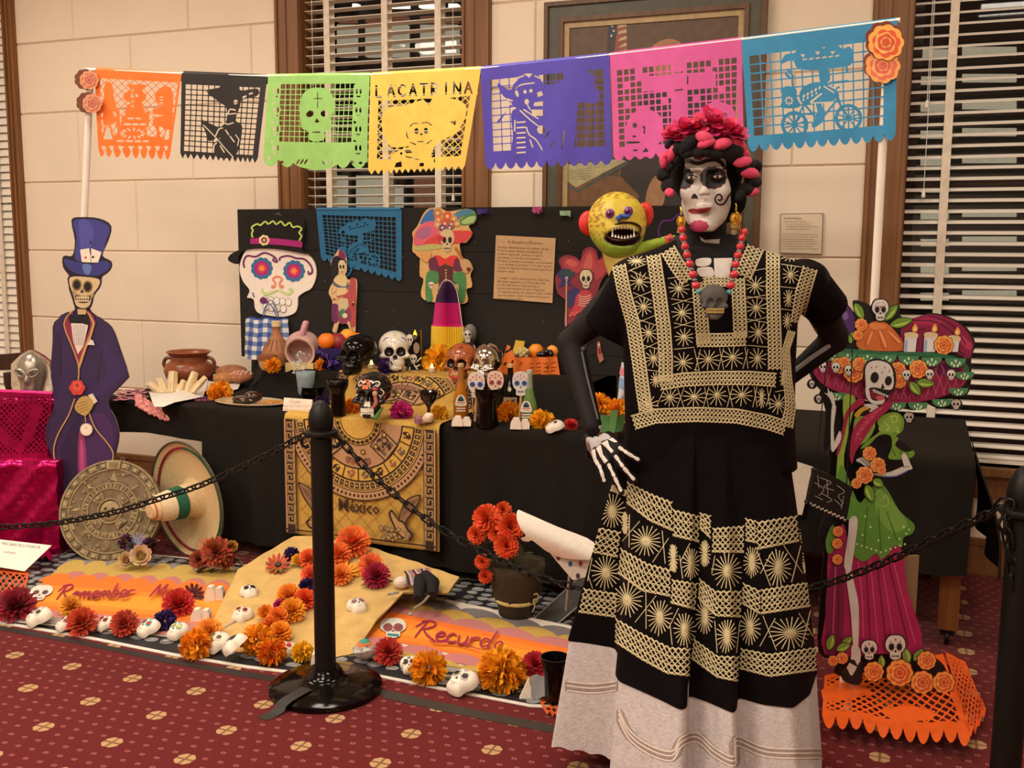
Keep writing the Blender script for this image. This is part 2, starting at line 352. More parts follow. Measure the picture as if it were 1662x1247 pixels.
# --- carpet
def carpet_mat():
 m=mat('red_carpet','63171a',.95,noise=(220,.25),bump=.5,bscale=900,sheen=.1,spec=.1);nt=m.node_tree;N=nt.nodes;Lk=nt.links;b=N['Principled BSDF']
 base=b.inputs['Base Color'].links[0].from_socket;tc=[n for n in N if n.type=='TEX_COORD'][0]
 def math_(op,a,c=None,d=None):
  n=N.new('ShaderNodeMath');n.operation=op
  for i,q in enumerate((a,c,d)):
   if q is None:continue
   if isinstance(q,(int,float)):n.inputs[i].default_value=q
   else:Lk.new(q,n.inputs[i])
  return n.outputs[0]
 mp=N.new('ShaderNodeMapping');mp.inputs['Rotation'].default_value=(0,0,-PSI);bl=G(117,1082);mp.inputs['Location'].default_value=(.14-bl@WD,.1015-bl@np.array([-sin(PSI),cos(PSI),0]),0);Lk.new(tc.outputs['Object'],mp.inputs['Vector'])
 sx=N.new('ShaderNodeSeparateXYZ');Lk.new(mp.outputs['Vector'],sx.inputs[0]);x,y=sx.outputs[0],sx.outputs[1]
 def cell(px,py,stag):
  v=math_('DIVIDE',y,py);row=math_('FLOOR',v);fv=math_('SUBTRACT',math_('SUBTRACT',v,row),.5)
  sh=math_('MULTIPLY',math_('MODULO',math_('ABSOLUTE',row),2.),stag);u=math_('ADD',math_('DIVIDE',x,px),sh);fu=math_('SUBTRACT',math_('SUBTRACT',u,math_('FLOOR',u)),.5)
  return math_('MULTIPLY',fu,px),math_('MULTIPLY',fv,py)
 def box(u,v,w,h,soft=.0015):
  d=math_('MAXIMUM',math_('SUBTRACT',math_('ABSOLUTE',u),w),math_('SUBTRACT',math_('ABSOLUTE',v),h));return math_('LESS_THAN',d,0.)
 # small paired ticks
 u,v=cell(.056,.0508,.5);tick=math_('MAXIMUM',box(math_('SUBTRACT',u,.0),v,.0085,.006),0.);hole=box(u,v,.004,.002);tick=math_('SUBTRACT',tick,hole)
 # tan blossoms: four petals, notched
 u,v=cell(.28,.203,0.);rr=math_('ADD',math_('MULTIPLY',u,u),math_('MULTIPLY',v,v));blob=math_('LESS_THAN',math_('MAXIMUM',math_('ABSOLUTE',u),math_('ABSOLUTE',v)),.030)
 corner=math_('GREATER_THAN',math_('ADD',math_('ABSOLUTE',u),math_('ABSOLUTE',v)),.045);blob=math_('MULTIPLY',blob,math_('SUBTRACT',1.,corner))
 a=math_('MINIMUM',math_('ABSOLUTE',u),math_('ABSOLUTE',v));vein=math_('LESS_THAN',a,.0042);w=math_('LESS_THAN',math_('ABSOLUTE',math_('SUBTRACT',math_('ABSOLUTE',u),math_('ABSOLUTE',v))),.0022)
 blob2=math_('MULTIPLY',blob,math_('SUBTRACT',1.,math_('MULTIPLY',vein,.7)))
 near=math_('LESS_THAN',rr,.0026);tick=math_('MULTIPLY',tick,math_('SUBTRACT',1.,near))
 def mix(fac,A,colr):
  n=N.new('ShaderNodeMix');n.data_type='RGBA';Lk.new(fac,n.inputs[0]);Lk.new(A,n.inputs[6]);n.inputs[7].default_value=(*S(colr),1);return n.outputs[2]
 c=mix(math_('MULTIPLY',tick,.75),base,'a8635a');c=mix(blob2,c,'b89668');Lk.new(c,b.inputs['Base Color']);return m
SL,SR,TB=-7.6,3.2,8.6
fl=MB();fl.add([ST(SL,TB),ST(SR,TB),ST(SR,-.02),ST(SL,-.02)],[(0,1,2,3)]);struct('floor',fl,carpet_mat())
ce=MB();ce.add([ST(SL,-.02,CEIL),ST(SR,-.02,CEIL),ST(SR,TB,CEIL),ST(SL,TB,CEIL)],[(0,1,2,3)]);struct('ceiling',ce,mat('ceiling_white','e6dcc8',.9))
for nm,a,b in(('wall_left',(SL,0),(SL,TB)),('wall_right',(SR,TB),(SR,0)),('wall_front',(SL,TB),(SR,TB))):
 w=MB();w.add([ST(*a),ST(*b),ST(*b,CEIL),ST(*a,CEIL)],[(0,1,2,3)]);struct(nm,w,CREAM)
# --- back wall of painted blocks, with three window openings
def swall(x,y):q=stc(Wp(x,y));return q[0],q[2]
WIN=[(-6.9,swall(14,0)[0]-.02,.5,3.15,'a'),(swall(484,0)[0],swall(757,337)[0],.52,3.2,'b'),(swall(1468,200)[0],1.35,.52,3.2,'c')]
z1=swall(24,73)[1];z5=swall(50,514)[1];CH=(z1-z5)/4;ZC=[z5+CH*k for k in range(-3,8)]
wall=MB();wall.add([ST(SL,-.45),ST(SR,-.45),ST(SR,-.45,CEIL),ST(SL,-.45,CEIL)],[(0,1,2,3)],'1a1613')
joint=MB()
Bs=None
jx=swall(212,110)[0];BL=swall(408,110)[0]-jx
wb=MB();pieces=[]
def rects(s0,s1,z0,z1_): # block minus the openings
 out=[(s0,s1,z0,z1_)]
 for a,b,c,d,_ in WIN:
  nx=[]
  for r in out:
   if r[1]<=a or r[0]>=b or r[3]<=c or r[2]>=d:nx.append(r);continue
   if r[0]<a:nx.append((r[0],a,r[2],r[3]))
   if r[1]>b:nx.append((b,r[1],r[2],r[3]))
   m0,m1=max(r[0],a),min(r[1],b)
   if r[2]<c:nx.append((m0,m1,r[2],c))
   if r[3]>d:nx.append((m0,m1,d,r[3]))
  out=nx
 return out
back=MB()
for r in rects(SL,SR,0,CEIL):
 back.add([ST(r[0],-.008,r[2]),ST(r[1],-.008,r[2]),ST(r[1],-.008,r[3]),ST(r[0],-.008,r[3])],[(0,1,2,3)])
for a,b,c,d,_ in WIN: # reveals
 for p,q in(((a,c),(a,d)),((b,d),(b,c)),((b,c),(a,c)),((a,d),(b,d))):
  back.add([ST(p[0],-.008,p[1]),ST(q[0],-.008,q[1]),ST(q[0],-.3,q[1]),ST(p[0],-.3,p[1])],[(0,1,2,3)])
WALL=struct('wall_back',back,mat('wall_joint','b8a184',.9))
zz=[0]+[z for z in ZC if.05<z<CEIL-.05]+[CEIL]
for i in range(len(zz)-1):
 off=jx+(0 if(i%2)==(zz.index(z1)%2+1)%2 else BL/2);k0=math.floor((SL-off)/BL)
 for k in range(k0,int((SR-off)/BL)+1):
  for r in rects(max(SL,off+k*BL),min(SR,off+(k+1)*BL),zz[i],zz[i+1]):
   if r[1]-r[0]<.03 or r[3]-r[2]<.02:continue
   g=.0025;m=MB();pr=random.uniform(-.001,.001);e=.006
   a,b,c,d=r[0]+g*.5,r[1]-g*.5,r[2]+g,r[3]-g
   vs=[ST(a,-.008,c),ST(b,-.008,c),ST(b,-.008,d),ST(a,-.008,d),ST(a+e,pr,c+e),ST(b-e,pr,c+e),ST(b-e,pr,d-e),ST(a+e,pr,d-e)]
   m.add(vs,[(4,5,6,7),(0,1,5,4),(1,2,6,5),(2,3,7,6),(3,0,4,7)]);m.build('block',CREAM,WALL,False)
bb=MB()
M_=rz(PSI)
for a,b in((SL,SR),):
 bb.box(ST((a+b)/2,.012,.07),(b-a,.022,.14),M=M_);bb.box(ST((a+b)/2,.016,.155),(b-a,.03,.03),M=M_);bb.box(ST((a+b)/2,.02,.012),(b-a,.035,.024),M=M_)
struct('baseboard_back',bb,OAK)
# --- windows
def window(n,s0,s1,z0,z1_,tilt,pitch,tapes,cords,half,cas=.115,casl=None,zoff=0.):
 root=link('window_%d'%n,None);root.location=V(ST((s0+s1)/2,0,z0));root['kind']='structure'
 def bx(mb,a,b,t0,t1,c,d,colr='ffffff'):mb.box(ST((a+b)/2,(t0+t1)/2,(c+d)/2),(b-a,abs(t1-t0),d-c),colr,M_)
 for nm,a,b in(('casing',s0-cas,s0+.02),('casing',s1-.02,s1+cas)):
  m=MB();bx(m,a,b,0,.022,z0,z1_+.1);e=a if nm and a<s0 else b
  for q,th in((0,.034),(.4,.03),(1,.036)):
   x=a+(b-a)*(.08+.84*q);bx(m,x-.008,x+.008,0,th,z0,z1_+.1)
  m.build('casing',OAK,root,False)
 m=MB();bx(m,s0-cas,s1+cas,0,.03,z1_,z1_+.14);m.build('head_casing',OAK,root,False)
 m=MB();bx(m,s0-cas-.03,s1+cas+.03,-.1,.06,z0-.035,z0);bx(m,s0-cas,s1+cas,0,.025,z0-.15,z0-.035);m.build('window_sill',OAK,root,False)
 for a,b in((s0,s0+.012),(s1-.012,s1)):
  m=MB();bx(m,a,b,-.26,0,z0,z1_);m.build('jamb',OAK,root,False)
 zm=z0+(z1_-z0)*half;f=MB()
 for c,d,t in((z0,z0+.07,-.2),(zm-.03,zm+.03,-.2),(z1_-.06,z1_,-.2)):bx(f,s0,s1,t-.02,t+.02,c,d)
 for a,b in((s0+.01,s0+.06),(s1-.06,s1-.01)):bx(f,a,b,-.22,-.18,z0,z1_)
 f.build('sash',DARKWOOD,root,False)
 for c,d in((z0+.07,zm-.03),(zm+.03,z1_-.06)):
  m=MB();bx(m,s0+.05,s1-.05,-.203,-.197,c,d);m.build('glass_pane',mat('window_glass','ffffff',.02,trans=1.,noise=(5,0),ior=1.3),root,False)
 k=0;z=z1_-.06-zoff;me=None
 while z>z0+.03:
  M3=M_@rx(tilt)
  if me is None:
   m=MB();w=.024*2;A=[]
   for q in range(5):y=-w/2+w*q/4;A.append([V((x,y,.0022*(1-(2*q/4-1)**2)))for x in(-(s1-s0)/2+.022,(s1-s0)/2-.022)])
   B=[[p-V((0,0,.0036))for p in r]for r in A];m.sheet(A);m.sheet(B[::-1]);m.add([A[0][0],A[0][1],B[0][1],B[0][0]],[(3,2,1,0)]);m.add([A[4][0],A[4][1],B[4][1],B[4][0]],[(0,1,2,3)])
   me=mesh_from('slat',np.array([tuple(q)for q in m.v]),m.f,m.c,True,30);me.materials.append(mat('blind_white','f2ebde',.4,noise=(10,.03)))
  o=link('slat',me,root);o.rotation_euler=(M3).to_euler();o.location=V(ST((s0+s1)/2,-.055,z))-root.location;z-=pitch;k+=1
 m=MB();bx(m,s0+.015,s1-.015,-.09,-.02,z1_-.06,z1_);m.build('head_rail',WHITEPL,root,False)
 m=MB();bx(m,s0+.022,s1-.022,-.08,-.03,z0+.012,z0+.03);m.build('bottom_rail',WHITEPL,root,False)
 for s in tapes:
  m=MB();bx(m,s-.019,s+.019,-.0265,-.0255,z0+.02,z1_-.04);bx(m,s-.019,s+.019,-.0845,-.0835,z0+.02,z1_-.04);m.build('ladder_tape',mat('tape_cloth','ddd2bf',.85),root,False)
 for s,zb in cords:
  m=MB();m.tube([ST(s,-.018,z1_-.05),ST(s,-.018,zb)],.0016,n=6);m.build('pull_cord',WHITEPL,root)
  m=MB();m.lathe([(.003,.012),(.006,.008),(.008,-.006),(.010,-.02),(.006,-.026)],ST(s,-.018,zb),n=10);m.build('cord_tassel',WHITEPL,root)
 return root
sw=lambda x,y:swall(x,y)[0]
a,b,c,d,_=WIN[0];window(1,a,b,c,d,1.15,.052,[sw(3,500)],[],.5,cas=.07)
a,b,c,d,_=WIN[1];w2=window(2,a,b,c,d,-.17,.0502,[sw(526,50),sw(620,50),sw(707,50)],[(sw(504,60),1.45),(sw(733,80),1.82)],.62,cas=.15)
a,b,c,d,_=WIN[2];w3=window(3,a,b,c,d,.34,.0505,[sw(1548,60),.36,.93],[(sw(1513,20),swall(1503,166)[1]),(sw(1516,20),swall(1498,312)[1])],.5,cas=.165)
# building behind the glass; glow put into its panels for pane tones and reflections
ext=link('building',None);ext.location=V(ST(-3.2,-1.6,0));tag(ext,'building behind the window blinds with glowing grey panels standing in for pane reflections','building')
m=MB();m.box(ST(-2,-1.75,1.9),(9,.1,4),'0e0c0b',M_);m.build('facade',PAINT,ext,False)
lit=mat('grey_glow','b0a890',.8,emit='b0a890',es=.5);br=mat('brick_glow','8a5a44',.8,noise=(60,.3),emit='8a5a44',es=.3);lamp=mat('lit_lamp','fff0d8',.5,emit='fff0d8',es=1.6)
def panel(x0,y0,x1,y1,mt,nm='glow_panel'):
 p=[Wp(x,y,-1.6)for x,y in((x0,y0),(x1,y0),(x1,y1),(x0,y1))];m=MB();m.prism(p,-.05*WN);m.build(nm,mt,ext,False)
for x0,x1 in((547,576),(593,660),(682,742)):
 panel(x0,40,x1,92,lit);panel(x0,26,x1,36,br)
for x0,x1 in((572,580),(632,661),(680,702),(728,742)):panel(x0,6,x1,12,lamp,'lamp')
panel(540,285,560,345,lit);panel(578,285,622,345,lit);panel(672,285,702,345,br);panel(640,300,650,345,lit)
for y in range(80,520,44):panel(1494,y,1540,y+12,lit);panel(1562,y-4,1650,y+8,lit)  # glowing bars put in for the grey reflections in the right window
# --- portrait painting
pw=wallp(.035)
def corners(x0,y0,x1,y1,t=.0):a,b=stc(Wp(x0,y0,t)),stc(Wp(x1,y1,t));return a[0],b[0],b[2],a[2]
s0,s1=stc(Wp(888,120))[0],stc(Wp(1243,120))[0];zt=stc(Wp(888,8))[2];zb_=1.12
PT=thing('framed_painting','large framed portrait painting of a seated robed person on the back wall','painting',ST((s0+s1)/2,0,zb_))
def fr(nm,i0,i1,th,mt,tb):
 for k in range(4):
  m=MB();A=[(s0+i0,zb_+i0),(s1-i0,zb_+i0),(s1-i0,zt-i0),(s0+i0,zt-i0)];B=[(s0+i1,zb_+i1),(s1-i1,zb_+i1),(s1-i1,zt-i1),(s0+i1,zt-i1)]
  p=[A[k],A[(k+1)%4],B[(k+1)%4],B[k]];m.prism([ST(a,th,b)for a,b in p],-WN*(th-tb));m.build(nm,mt,PT,False)
fw_=wood('walnut_frame','4a2d18','6b4526',.45)
fr('outer_moulding',0,.022,.06,fw_,.001);fr('frame_panel',.022,.082,.045,mat('grey_green_frame','4b4a3c',.5,noise=(20,.15)),.001);fr('inner_moulding',.082,.105,.055,fw_,.001);fr('gilt_liner',.105,.135,.04,mat('gilt_liner','a89064',.45,noise=(40,.15)),.001)
cv=MB();cv.prism([ST(a,.03,b)for a,b in((s0+.13,zb_+.13),(s1-.13,zb_+.13),(s1-.13,zt-.13),(s0+.13,zt-.13))],-WN*.02);cvo=cv.build('canvas',wood('painted_panelling','4a3423','6a5038',.5,axis=2),PT,False)
z=Z(860,0,.26465)
it=[('5a4330',z([(235,160),(1298,70),(1300,500),(235,500)])),('3a3028',z([(480,150),(530,135),(545,330),(470,340)])),('8a4a3c',z([(535,130),(590,128),(600,335),(520,335)]))]
it+=[('b8a488',z([(540+8*k,150+42*k),(590,140+40*k),(595,160+40*k),(538,170+42*k)]))for k in range(5)]
it+=[('2a3040',z([(478,150),(530,135),(535,215),(485,260)]))]+[('c0b49a',circ(*z([(x,y)])[0],2,n=6))for x,y in((505,160),(515,190),(500,220))]
it+=[('a0714e',smoothp(z([(745,300),(780,262),(840,240),(900,248),(930,280),(940,400),(900,480),(800,480),(750,400)]))),('2a2320',smoothp(z([(700,560),(800,480),(930,470),(1100,560),(1230,900),(1250,1300),(600,1300),(560,1050),(640,800)]),n=3))]
it+=[('6b4a2c',z([(228,1060),(560,1085),(670,1200),(640,1300),(228,1300)])),('3f4a46',z([(228,1130),(300,1165),(600,990),(600,1010),(300,1180),(228,1150)])),('a09a72',z([(228,1010),(560,975),(590,990),(285,1150),(228,1110)])),('9c724e',smoothp(z([(770,1080),(830,1110),(820,1247),(760,1290),(710,1280),(720,1170)])))]
it+=[('7c7450',s_)for k in range(5)for s_ in stroke(z([(250,1050+12*k),(430-20*k,1025+18*k)]),1.)]
paint(wallp(.031),'painted_figure',it,PT,mat('oil_paint',None,.5,noise=(25,.18)))
# --- label plaque right of the painting
def sheet_thing(name,label,cat,quad,surf,th,colr,mt=None,group=None,edge=None):
 p=[surf.hit(*q)for q in quad];c=sum(p)/4;t=thing(name,label,cat,c,group);m=MB();m.prism([q+surf.n*th for q in p],-surf.n*th,colr,edge);m.build('sheet',mt or PAINT,t,False);return t
def scribble(x0,y0,x1,y1,rows,h,colr,w=.9,dy=(0.,0.),frac=(.7,1.),caps=0.):
 out=[]
 for k in range(rows):
  y=y0+(y1-y0)*(k+.5)/rows;xe=x0+(x1-x0)*random.uniform(*frac);x=x0
  while x<xe:
   wl=random.uniform(2.2,5.5)*h/2.4;n=max(2,int(wl/(h*.42)));pts=[]
   for j in range(n*2):xx=x+wl*j/(2*n-1);pts.append((xx,y+(xx-x0)*dy[0]+(h*.5 if j%2 else-h*.5)*random.uniform(.5,1.1)))
   out+=[(colr,q)for q in stroke(pts,w)];x+=wl+h*.55
 return out
pq=wallp(.012)
pl=sheet_thing('wall_plaque','small white printed label plaque on the wall beside the painting','sign',[(1267,347),(1336,346),(1334,413),(1266,411)],wallp(0.001),.012,'d6c6ac',edge='4a4038')
it=[(c,q)for c,q in[('5a5048',s_)for s_ in stroke([(1267.5,347.5),(1335.5,346.5),(1333.5,412.5),(1266.5,410.5)],1.,closed=True)]]
it+=scribble(1272,352,1306,357,1,3,'5a5048',.9)+scribble(1272,358,1312,361,1,1.6,'7a6e60',.6)+scribble(1276,362,1330,374,3,1.8,'6a5e52',.6)+scribble(1271,379,1328,406,7,2.,'5a5048',.6,frac=(.85,1))
paint(pq,'printed_text',it,pl,lift=.002)
# ================================================================== TABLE AND ALTAR
TZ=.74;RZ=.895
def mpp(p):return((np.asarray(p)-CAM)@FW)/F # metres per photo pixel at a point
def loc(o,p,r=0.,sc=None):
 o.location=V([float(q)for q in p]);o.rotation_euler=(0,0,r)if not hasattr(r,'__len__')else r
 if sc is not None:o.scale=(sc,)*3 if not hasattr(sc,'__len__')else sc
 return o
SLT,SRT,TF,TBK=stc(G(196,640,TZ))[0],stc(G(1583,752,TZ))[0],1.13,.05
tb=thing('library_table','long dark wooden library table under black cloths, oak leg with caster at its far end','table',ST((SLT+SRT)/2,.6,0))
m=MB();m.box(ST((SLT+SRT)/2,(TF+TBK)/2,TZ-.03),(SRT-SLT-.02,TF-TBK-.02,.04),M=M_);m.build('tabletop',DARKWOOD,tb,False)
m=MB();m.box(ST((SLT+SRT)/2,(TF+TBK)/2,TZ-.1),(SRT-SLT-.2,TF-TBK-.2,.1),M=M_);m.build('apron',DARKWOOD,tb,False)
lw=wood('leg_oak','5a3315','7d4d24')
for s,t in((SRT-.06,TF-.08),(SRT-.12,.2),(-2.2,TF-.1),(stc(G(223,880,.2))[0],TF-.3),(-2.2,.2),(SLT+.1,.2)):
 lg=MB();lg.box(ST(s,t,(TZ-.05+.07)/2),(.075,.075,TZ-.12),M=M_);g=lg.build('leg',lw if s>-1 else DARKWOOD,tb,False)
 c=MB();c.lathe([(.028,-.008),(.032,-.004),(.032,.004),(.028,.008)],ST(s,t,.032),M=M_@ry(pi/2)@rz(0));c.tube([ST(s,t,.072),ST(s,t,.05)],.012);c.box(ST(s,t,.06),(.05,.05,.03),M=M_);c.build('caster',BLACKPL,g)
def cloth(name,label,path_s,top_t,drops,ripple,kind='tablecloth',left=None,right=None,mt=BLACKCLOTH,z=TZ):
 """path_s: range along the table; drops(s): height of the front hem."""
 a,b=path_s;t=thing(name,label,'tablecloth',ST((a+b)/2,TF,z));ns=int((b-a)/.03)+2;rows=[]
 for i in range(ns):
  s=a+(b-a)*i/(ns-1);zb=drops(s);r=[]
  for q in np.linspace(0,1,8):r.append(ST(s,top_t+(TF-.012-top_t)*q,z+.004))
  for q in np.linspace(0.02,1,22):
   zz_=z-(z-zb)*q;w=ripple*min(1,q*1.6);r.append(ST(s+.01*sin(s*9)*q,TF+.006+w*(.55+.45*sin(s*17+1.3*sin(s*5.3))+.25*sin(s*41)),zz_))
  rows.append(r)
 m=MB();m.sheet(rows);m.build('cloth',mt,t,True,None);return t
s350=stc(G(352,700,.6))[0]
c1=cloth('short_tablecloth','black cloth with a short front drop on the left end of the long table',(SLT,s350+.1),TBK,lambda s:.575+.01*sin(s*9),.012)
m=MB();m.sheet([[ST(SLT-.008-.02*q,t,TZ+.003-.17*q)for q in(0,.3,1)]for t in np.linspace(TBK,TF+.01,10)]);m.build('end_drop',BLACKCLOTH,c1,True,None)
c2=cloth('long_tablecloth','long black cloth hanging from the table front almost to the floor',(s350,SRT),TBK,lambda s:.075 if s<-1.05 else.33+.02*sin(s*6),.035,z=TZ+.004)
rows=[]
for i in range(24):
 t=TBK+(TF+.03-TBK)*i/23;rows.append([ST(SRT+.006+.1*math.sin(min(1,q*1.2)*pi/2)*(.6+.4*i/23)+.02*sin(t*14)*q,t,TZ+.006-.44*q)for q in np.linspace(0,1,12)])
m=MB();m.sheet(rows);m.build('end_drop',BLACKCLOTH,c2,True,None)
# riser under the back row
sl_,sr_=stc(G(378,650,TZ))[0],stc(G(985,660,TZ))[0];sl_=stc(Wp(388,450,.3))[0]-.05
rs=thing('altar_riser','low black cloth-draped riser along the back of the altar table','riser',ST((sl_+sr_)/2,.5,TZ+.006))
rows=[];sF,sB=stc(G(412,602,RZ))[0],stc(G(376,648,TZ))[0];s00=sl_
for i in range(60):
 s=s00+(sr_-s00)*i/59;e_=max(0,1-i/12.);fa,fb=(sF-s00)*e_,(sB-s00)*e_;zt_=RZ;r=[ST(s,.12,TZ+.008),ST(s,.13,zt_)]if i else[ST(s+fb*q,.13+.6*q,TZ+.009)for q in(0,.2,.4,.6,.8,1,1.02,1.05)]
 if not i:rows.append(r);r=r[:0]+[ST(s,.12,TZ+.008),ST(s,.13,zt_)]
 r+=[ST(s+fa*q,.13+(.66-.13)*q,zt_+.001*sin(s*20))for q in(.3,.6,1)]+[ST(s+fa,.672,zt_-.008),ST(s+fa*.6+fb*.4,.70+.012*sin(s*15),zt_*.6+TZ*.4),ST(s+fb,.78+.02*sin(s*11),TZ+.010)];rows.append(r)
m=MB();m.sheet(rows);m.build('draped_cloth',BLACKCLOTH,rs,True,60)
# black backing board
TBRD=.3;bz=RZ+.002
b0,b1=stc(Wp(388,450,TBRD))[0],stc(Wp(1112,450,TBRD))[0];bzt=stc(Wp(600,338,TBRD))[2]
bd=thing('backing_board','large black corrugated cardboard backing board standing behind the altar','board',ST((b0+b1)/2,TBRD,bz))
KBOARD=mat('black_corrugated_card','1a1613',.85,noise=(120,.2),bump=.3,bscale=300)
sm_=stc(Wp(752,450,TBRD))[0]
for a,b,e in((b0,sm_-.001,0),(sm_+.001,b1,.003)):
 m=MB();zs=[bz,bz+.1,bz+.4,bz+.62,bzt+.0]
 for k in range(len(zs)-1):m.box(ST((a+b)/2,TBRD-.005-e,(zs[k]+zs[k+1])/2),(b-a,.006,zs[k+1]-zs[k]-.003),M=M_)
 m.box(ST((a+b)/2,TBRD-.0085-e,(bz+bzt)/2),(b-a,.005,bzt-bz),M=M_);m.build('card_panel',KBOARD,bd,False)
m=MB()
for k in range(34):m.ball(Wp(random.uniform(400,1090),random.uniform(345,570),TBRD+.001),.0018,'cfc6b4',5,3)
m.build('lint_specks',PAINT,bd)['kind']='stuff'
BPL=wallp(TBRD)

# ------------------------------------------------------------------ skulls
def skull_field(x,y,z,eye=.17,jaw=1.):
 d=dell(x,y,z,(0,.12,.16),(.5,.62,.46));d=smin(d,dell(x,y,z,(0,-.26,-.02),(.4,.3,.24)),.08)
 d=smin(d,dell(x,y,z,(0,-.26,-.36),(.31,.29,.25*jaw)),.12)
 for q in(-1,1):d=smin(d,dell(x,y,z,(q*.35,-.33,-.13),(.14,.17,.09)),.06)
 d=smin(d,dell(x,y,z,(0,-.5,-.5),(.16,.09,.1)),.06)
 for q in(-1,1):d=smax(d,-dell(x,y,z,(q*.19,-.53,.0),(eye,.2,eye*.95)),.04)
 d=smax(d,-smin(dell(x,y,z,(-.04,-.56,-.17),(.045,.12,.1)),dell(x,y,z,(.04,-.56,-.17),(.045,.12,.1)),.03),.02)
 for q in(-1,1):d=smax(d,-dell(x,y,z,(q*.5,-.1,-.1),(.1,.22,.16)),.06)
 return d
SKB={}
def skull_base(h):
 if h not in SKB:SKB[h]=snet(skull_field,(-.62,-.72,-.72),(.62,.82,.72),h)
 return SKB[h]
def skull_thing(name,label,p,width,rot,bone,mt,teeth='efe6d2',h=.035,ink='14100e',deco=None,group=None,tilt=0.,eyes=True,cat='skull',hz=1.):
 Vt,Fc=skull_base(h);c=np.tile(np.array(S(bone)),(len(Vt),1));x,y,z=Vt.T
 if eyes:
  for q in(-1,1):c[(((x-q*.19)/.15)**2+(z/.145)**2<1)&(y<-.2)]=S(ink)
  c[(np.abs(x)<.07)&(np.abs(z+.17)<.07)&(y<-.36)]=S(ink)
 if deco:deco(x,y,z,c)
 t=thing(name,label,cat,(0,0,0),group);LOCAL.add(t.name);V2=Vt.copy();V2[:,2]=(V2[:,2]+.68)*hz
 cr_=link('cranium',mesh_from('cranium',V2,Fc,None,True,0,c),t,mt)
 m=MB()
 for k in range(-3,4):
  a=k*.2
  for zz_ in(.2,.32):m.box(((sin(a)*.27),-.27-cos(a)*.285,zz_*hz),(.052,.05,.105*hz),teeth,rz(a))
 m.box((0,-.5,.26*hz),(.33,.05,.012),ink);m.build('teeth',mt if mt in(CHROME,BLACKGL)else PAINT,cr_,False)
 loc(t,p,(tilt,0,rot),width);return t
def decal3(t,name,art,colr,mt=None,lift=.004): # painted marks on a skull's own front: (x,z) outlines cast along its y axis
 cr=[o for o in t.children if o.name.split('.')[0]=='cranium'][0];bv=BVHTree.FromPolygons([v.co for v in cr.data.vertices],[list(p.vertices)for p in cr.data.polygons]);m=MB()
 for pts in art:
  q=[]
  for x,z in pts:
   h=bv.ray_cast(V((x,-2,z)),V((0,1,0)))
   if h[0]is None:break
   q.append(h[0]+V((0,-lift,0)))
  else:m.add(q,[tuple(range(len(q)))],colr)
 if m.v:m.build(name,mt or PAINT,t,False)
pts_=lambda*a:[p for p in a]
def dstroke(pts,w,sm=4):return stroke(pts,w,sm)
YAW=PSI # things on the altar face the room
sk=skull_thing('white_skull','white ceramic skull with a green cross on its brow, on the riser',G(641,604,RZ),.165,.14,'d8d0c0',GLOSS,h=.028)
decal3(sk,'painted_cross',[[(-.03,.98),(.03,.98),(.03,1.2),(-.03,1.2)],[(-.1,1.06),(.1,1.06),(.1,1.12),(-.1,1.12)],circ(0,1.2,.05)],'3f7a55');[decal3(sk,'painted_swirl',dstroke([(s*.2,1.12),(s*.3,1.08),(s*.36,1.0)],.03),'7a5a9a')for s in(-1,1)]
sk=skull_thing('black_glass_skull','glossy black glass skull on the riser beside the fruit basket',G(580,612,RZ),.165,-.45,'0c0a0a',BLACKGL,teeth='151212',h=.03)
sk=skull_thing('orange_painted_skull','orange painted wooden skull with a blue brow mark, behind the orange soda bottle',G(748,622,RZ-.01),.15,-.3,'a4562a',GLOSS,teeth='c8a070',h=.03,deco=lambda x,y,z,c:c.__setitem__((np.sin(x*16)*np.sin(z*16)>.55)&(z>-.1)&(y>-.3),S('7a2f1c')))
decal3(sk,'painted_brow_mark',[circ(0,1.08,.2,.09),],'3d6f9c');decal3(sk,'painted_lips',[circ(0,.28,.2,.045)],'c8382c',lift=.06)
sk=skull_thing('silver_skull','mirror-finish silver skull bust on the riser right of the orange skull',G(790,625,RZ-.01),.135,-.45,'d8d4cc',CHROME,teeth='d8d4cc',h=.03,eyes=False,hz=1.15)
def deco_black(x,y,z,c):pass
sk=skull_thing('painted_black_skull','black skull painted with white scrolls and a rose eye, standing on the woven runner',G(606,680,TZ+.018),.165,-.2,'141010',GLOSS,teeth='e6ddc8',h=.026)
decal3(sk,'painted_nose',[[(-.1,.42),(.1,.42),(.05,.68),(-.05,.68)]],'d8cdb8');decal3(sk,'painted_eye_rose',[circ(-.19,.7,.12)],'d88a6a',lift=-.1);decal3(sk,'painted_eye_ring',[circ(-.19,.7,.06)],'e8dcc8',lift=-.08)
decal3(sk,'painted_brow_flower',[circ(-.06+.09*cos(a),1.02+.09*sin(a),.05)for a in np.arange(0,6.2,1.05)],'d0663a');[decal3(sk,'painted_scroll',dstroke([(s*.12,1.05),(s*.22,1.1),(s*.3,1.05),(s*.27,.97),(s*.2,1.0)],.026),'e8e0cc')for s in(-1,1)];[decal3(sk,'painted_scroll',dstroke([(s*.33,.9),(s*.4,.8),(s*.36,.7),(s*.3,.74)],.026),'e8e0cc')for s in(-1,1)]
m=MB();m.ball((.2,-.42,.78),(.08,.06,.1),'c8a080');m.ball((.2,-.42,.9),(.11,.08,.04),'a02a2a');m.tube([(.2,-.4,.7),(.24,-.42,.5),(.12,-.5,.36)],[.06,.06,.04],'b0645a');m.build('figurine_ornament',GLOSS,sk)
m=MB();m.tube([(.12,-.45,.1),(.25,-.5,.12),(.33,-.42,.28),(.42,-.4,.4)],[.05,.07,.05,.03],'4f7a3c');m.build('green_ornament',GLOSS,sk)

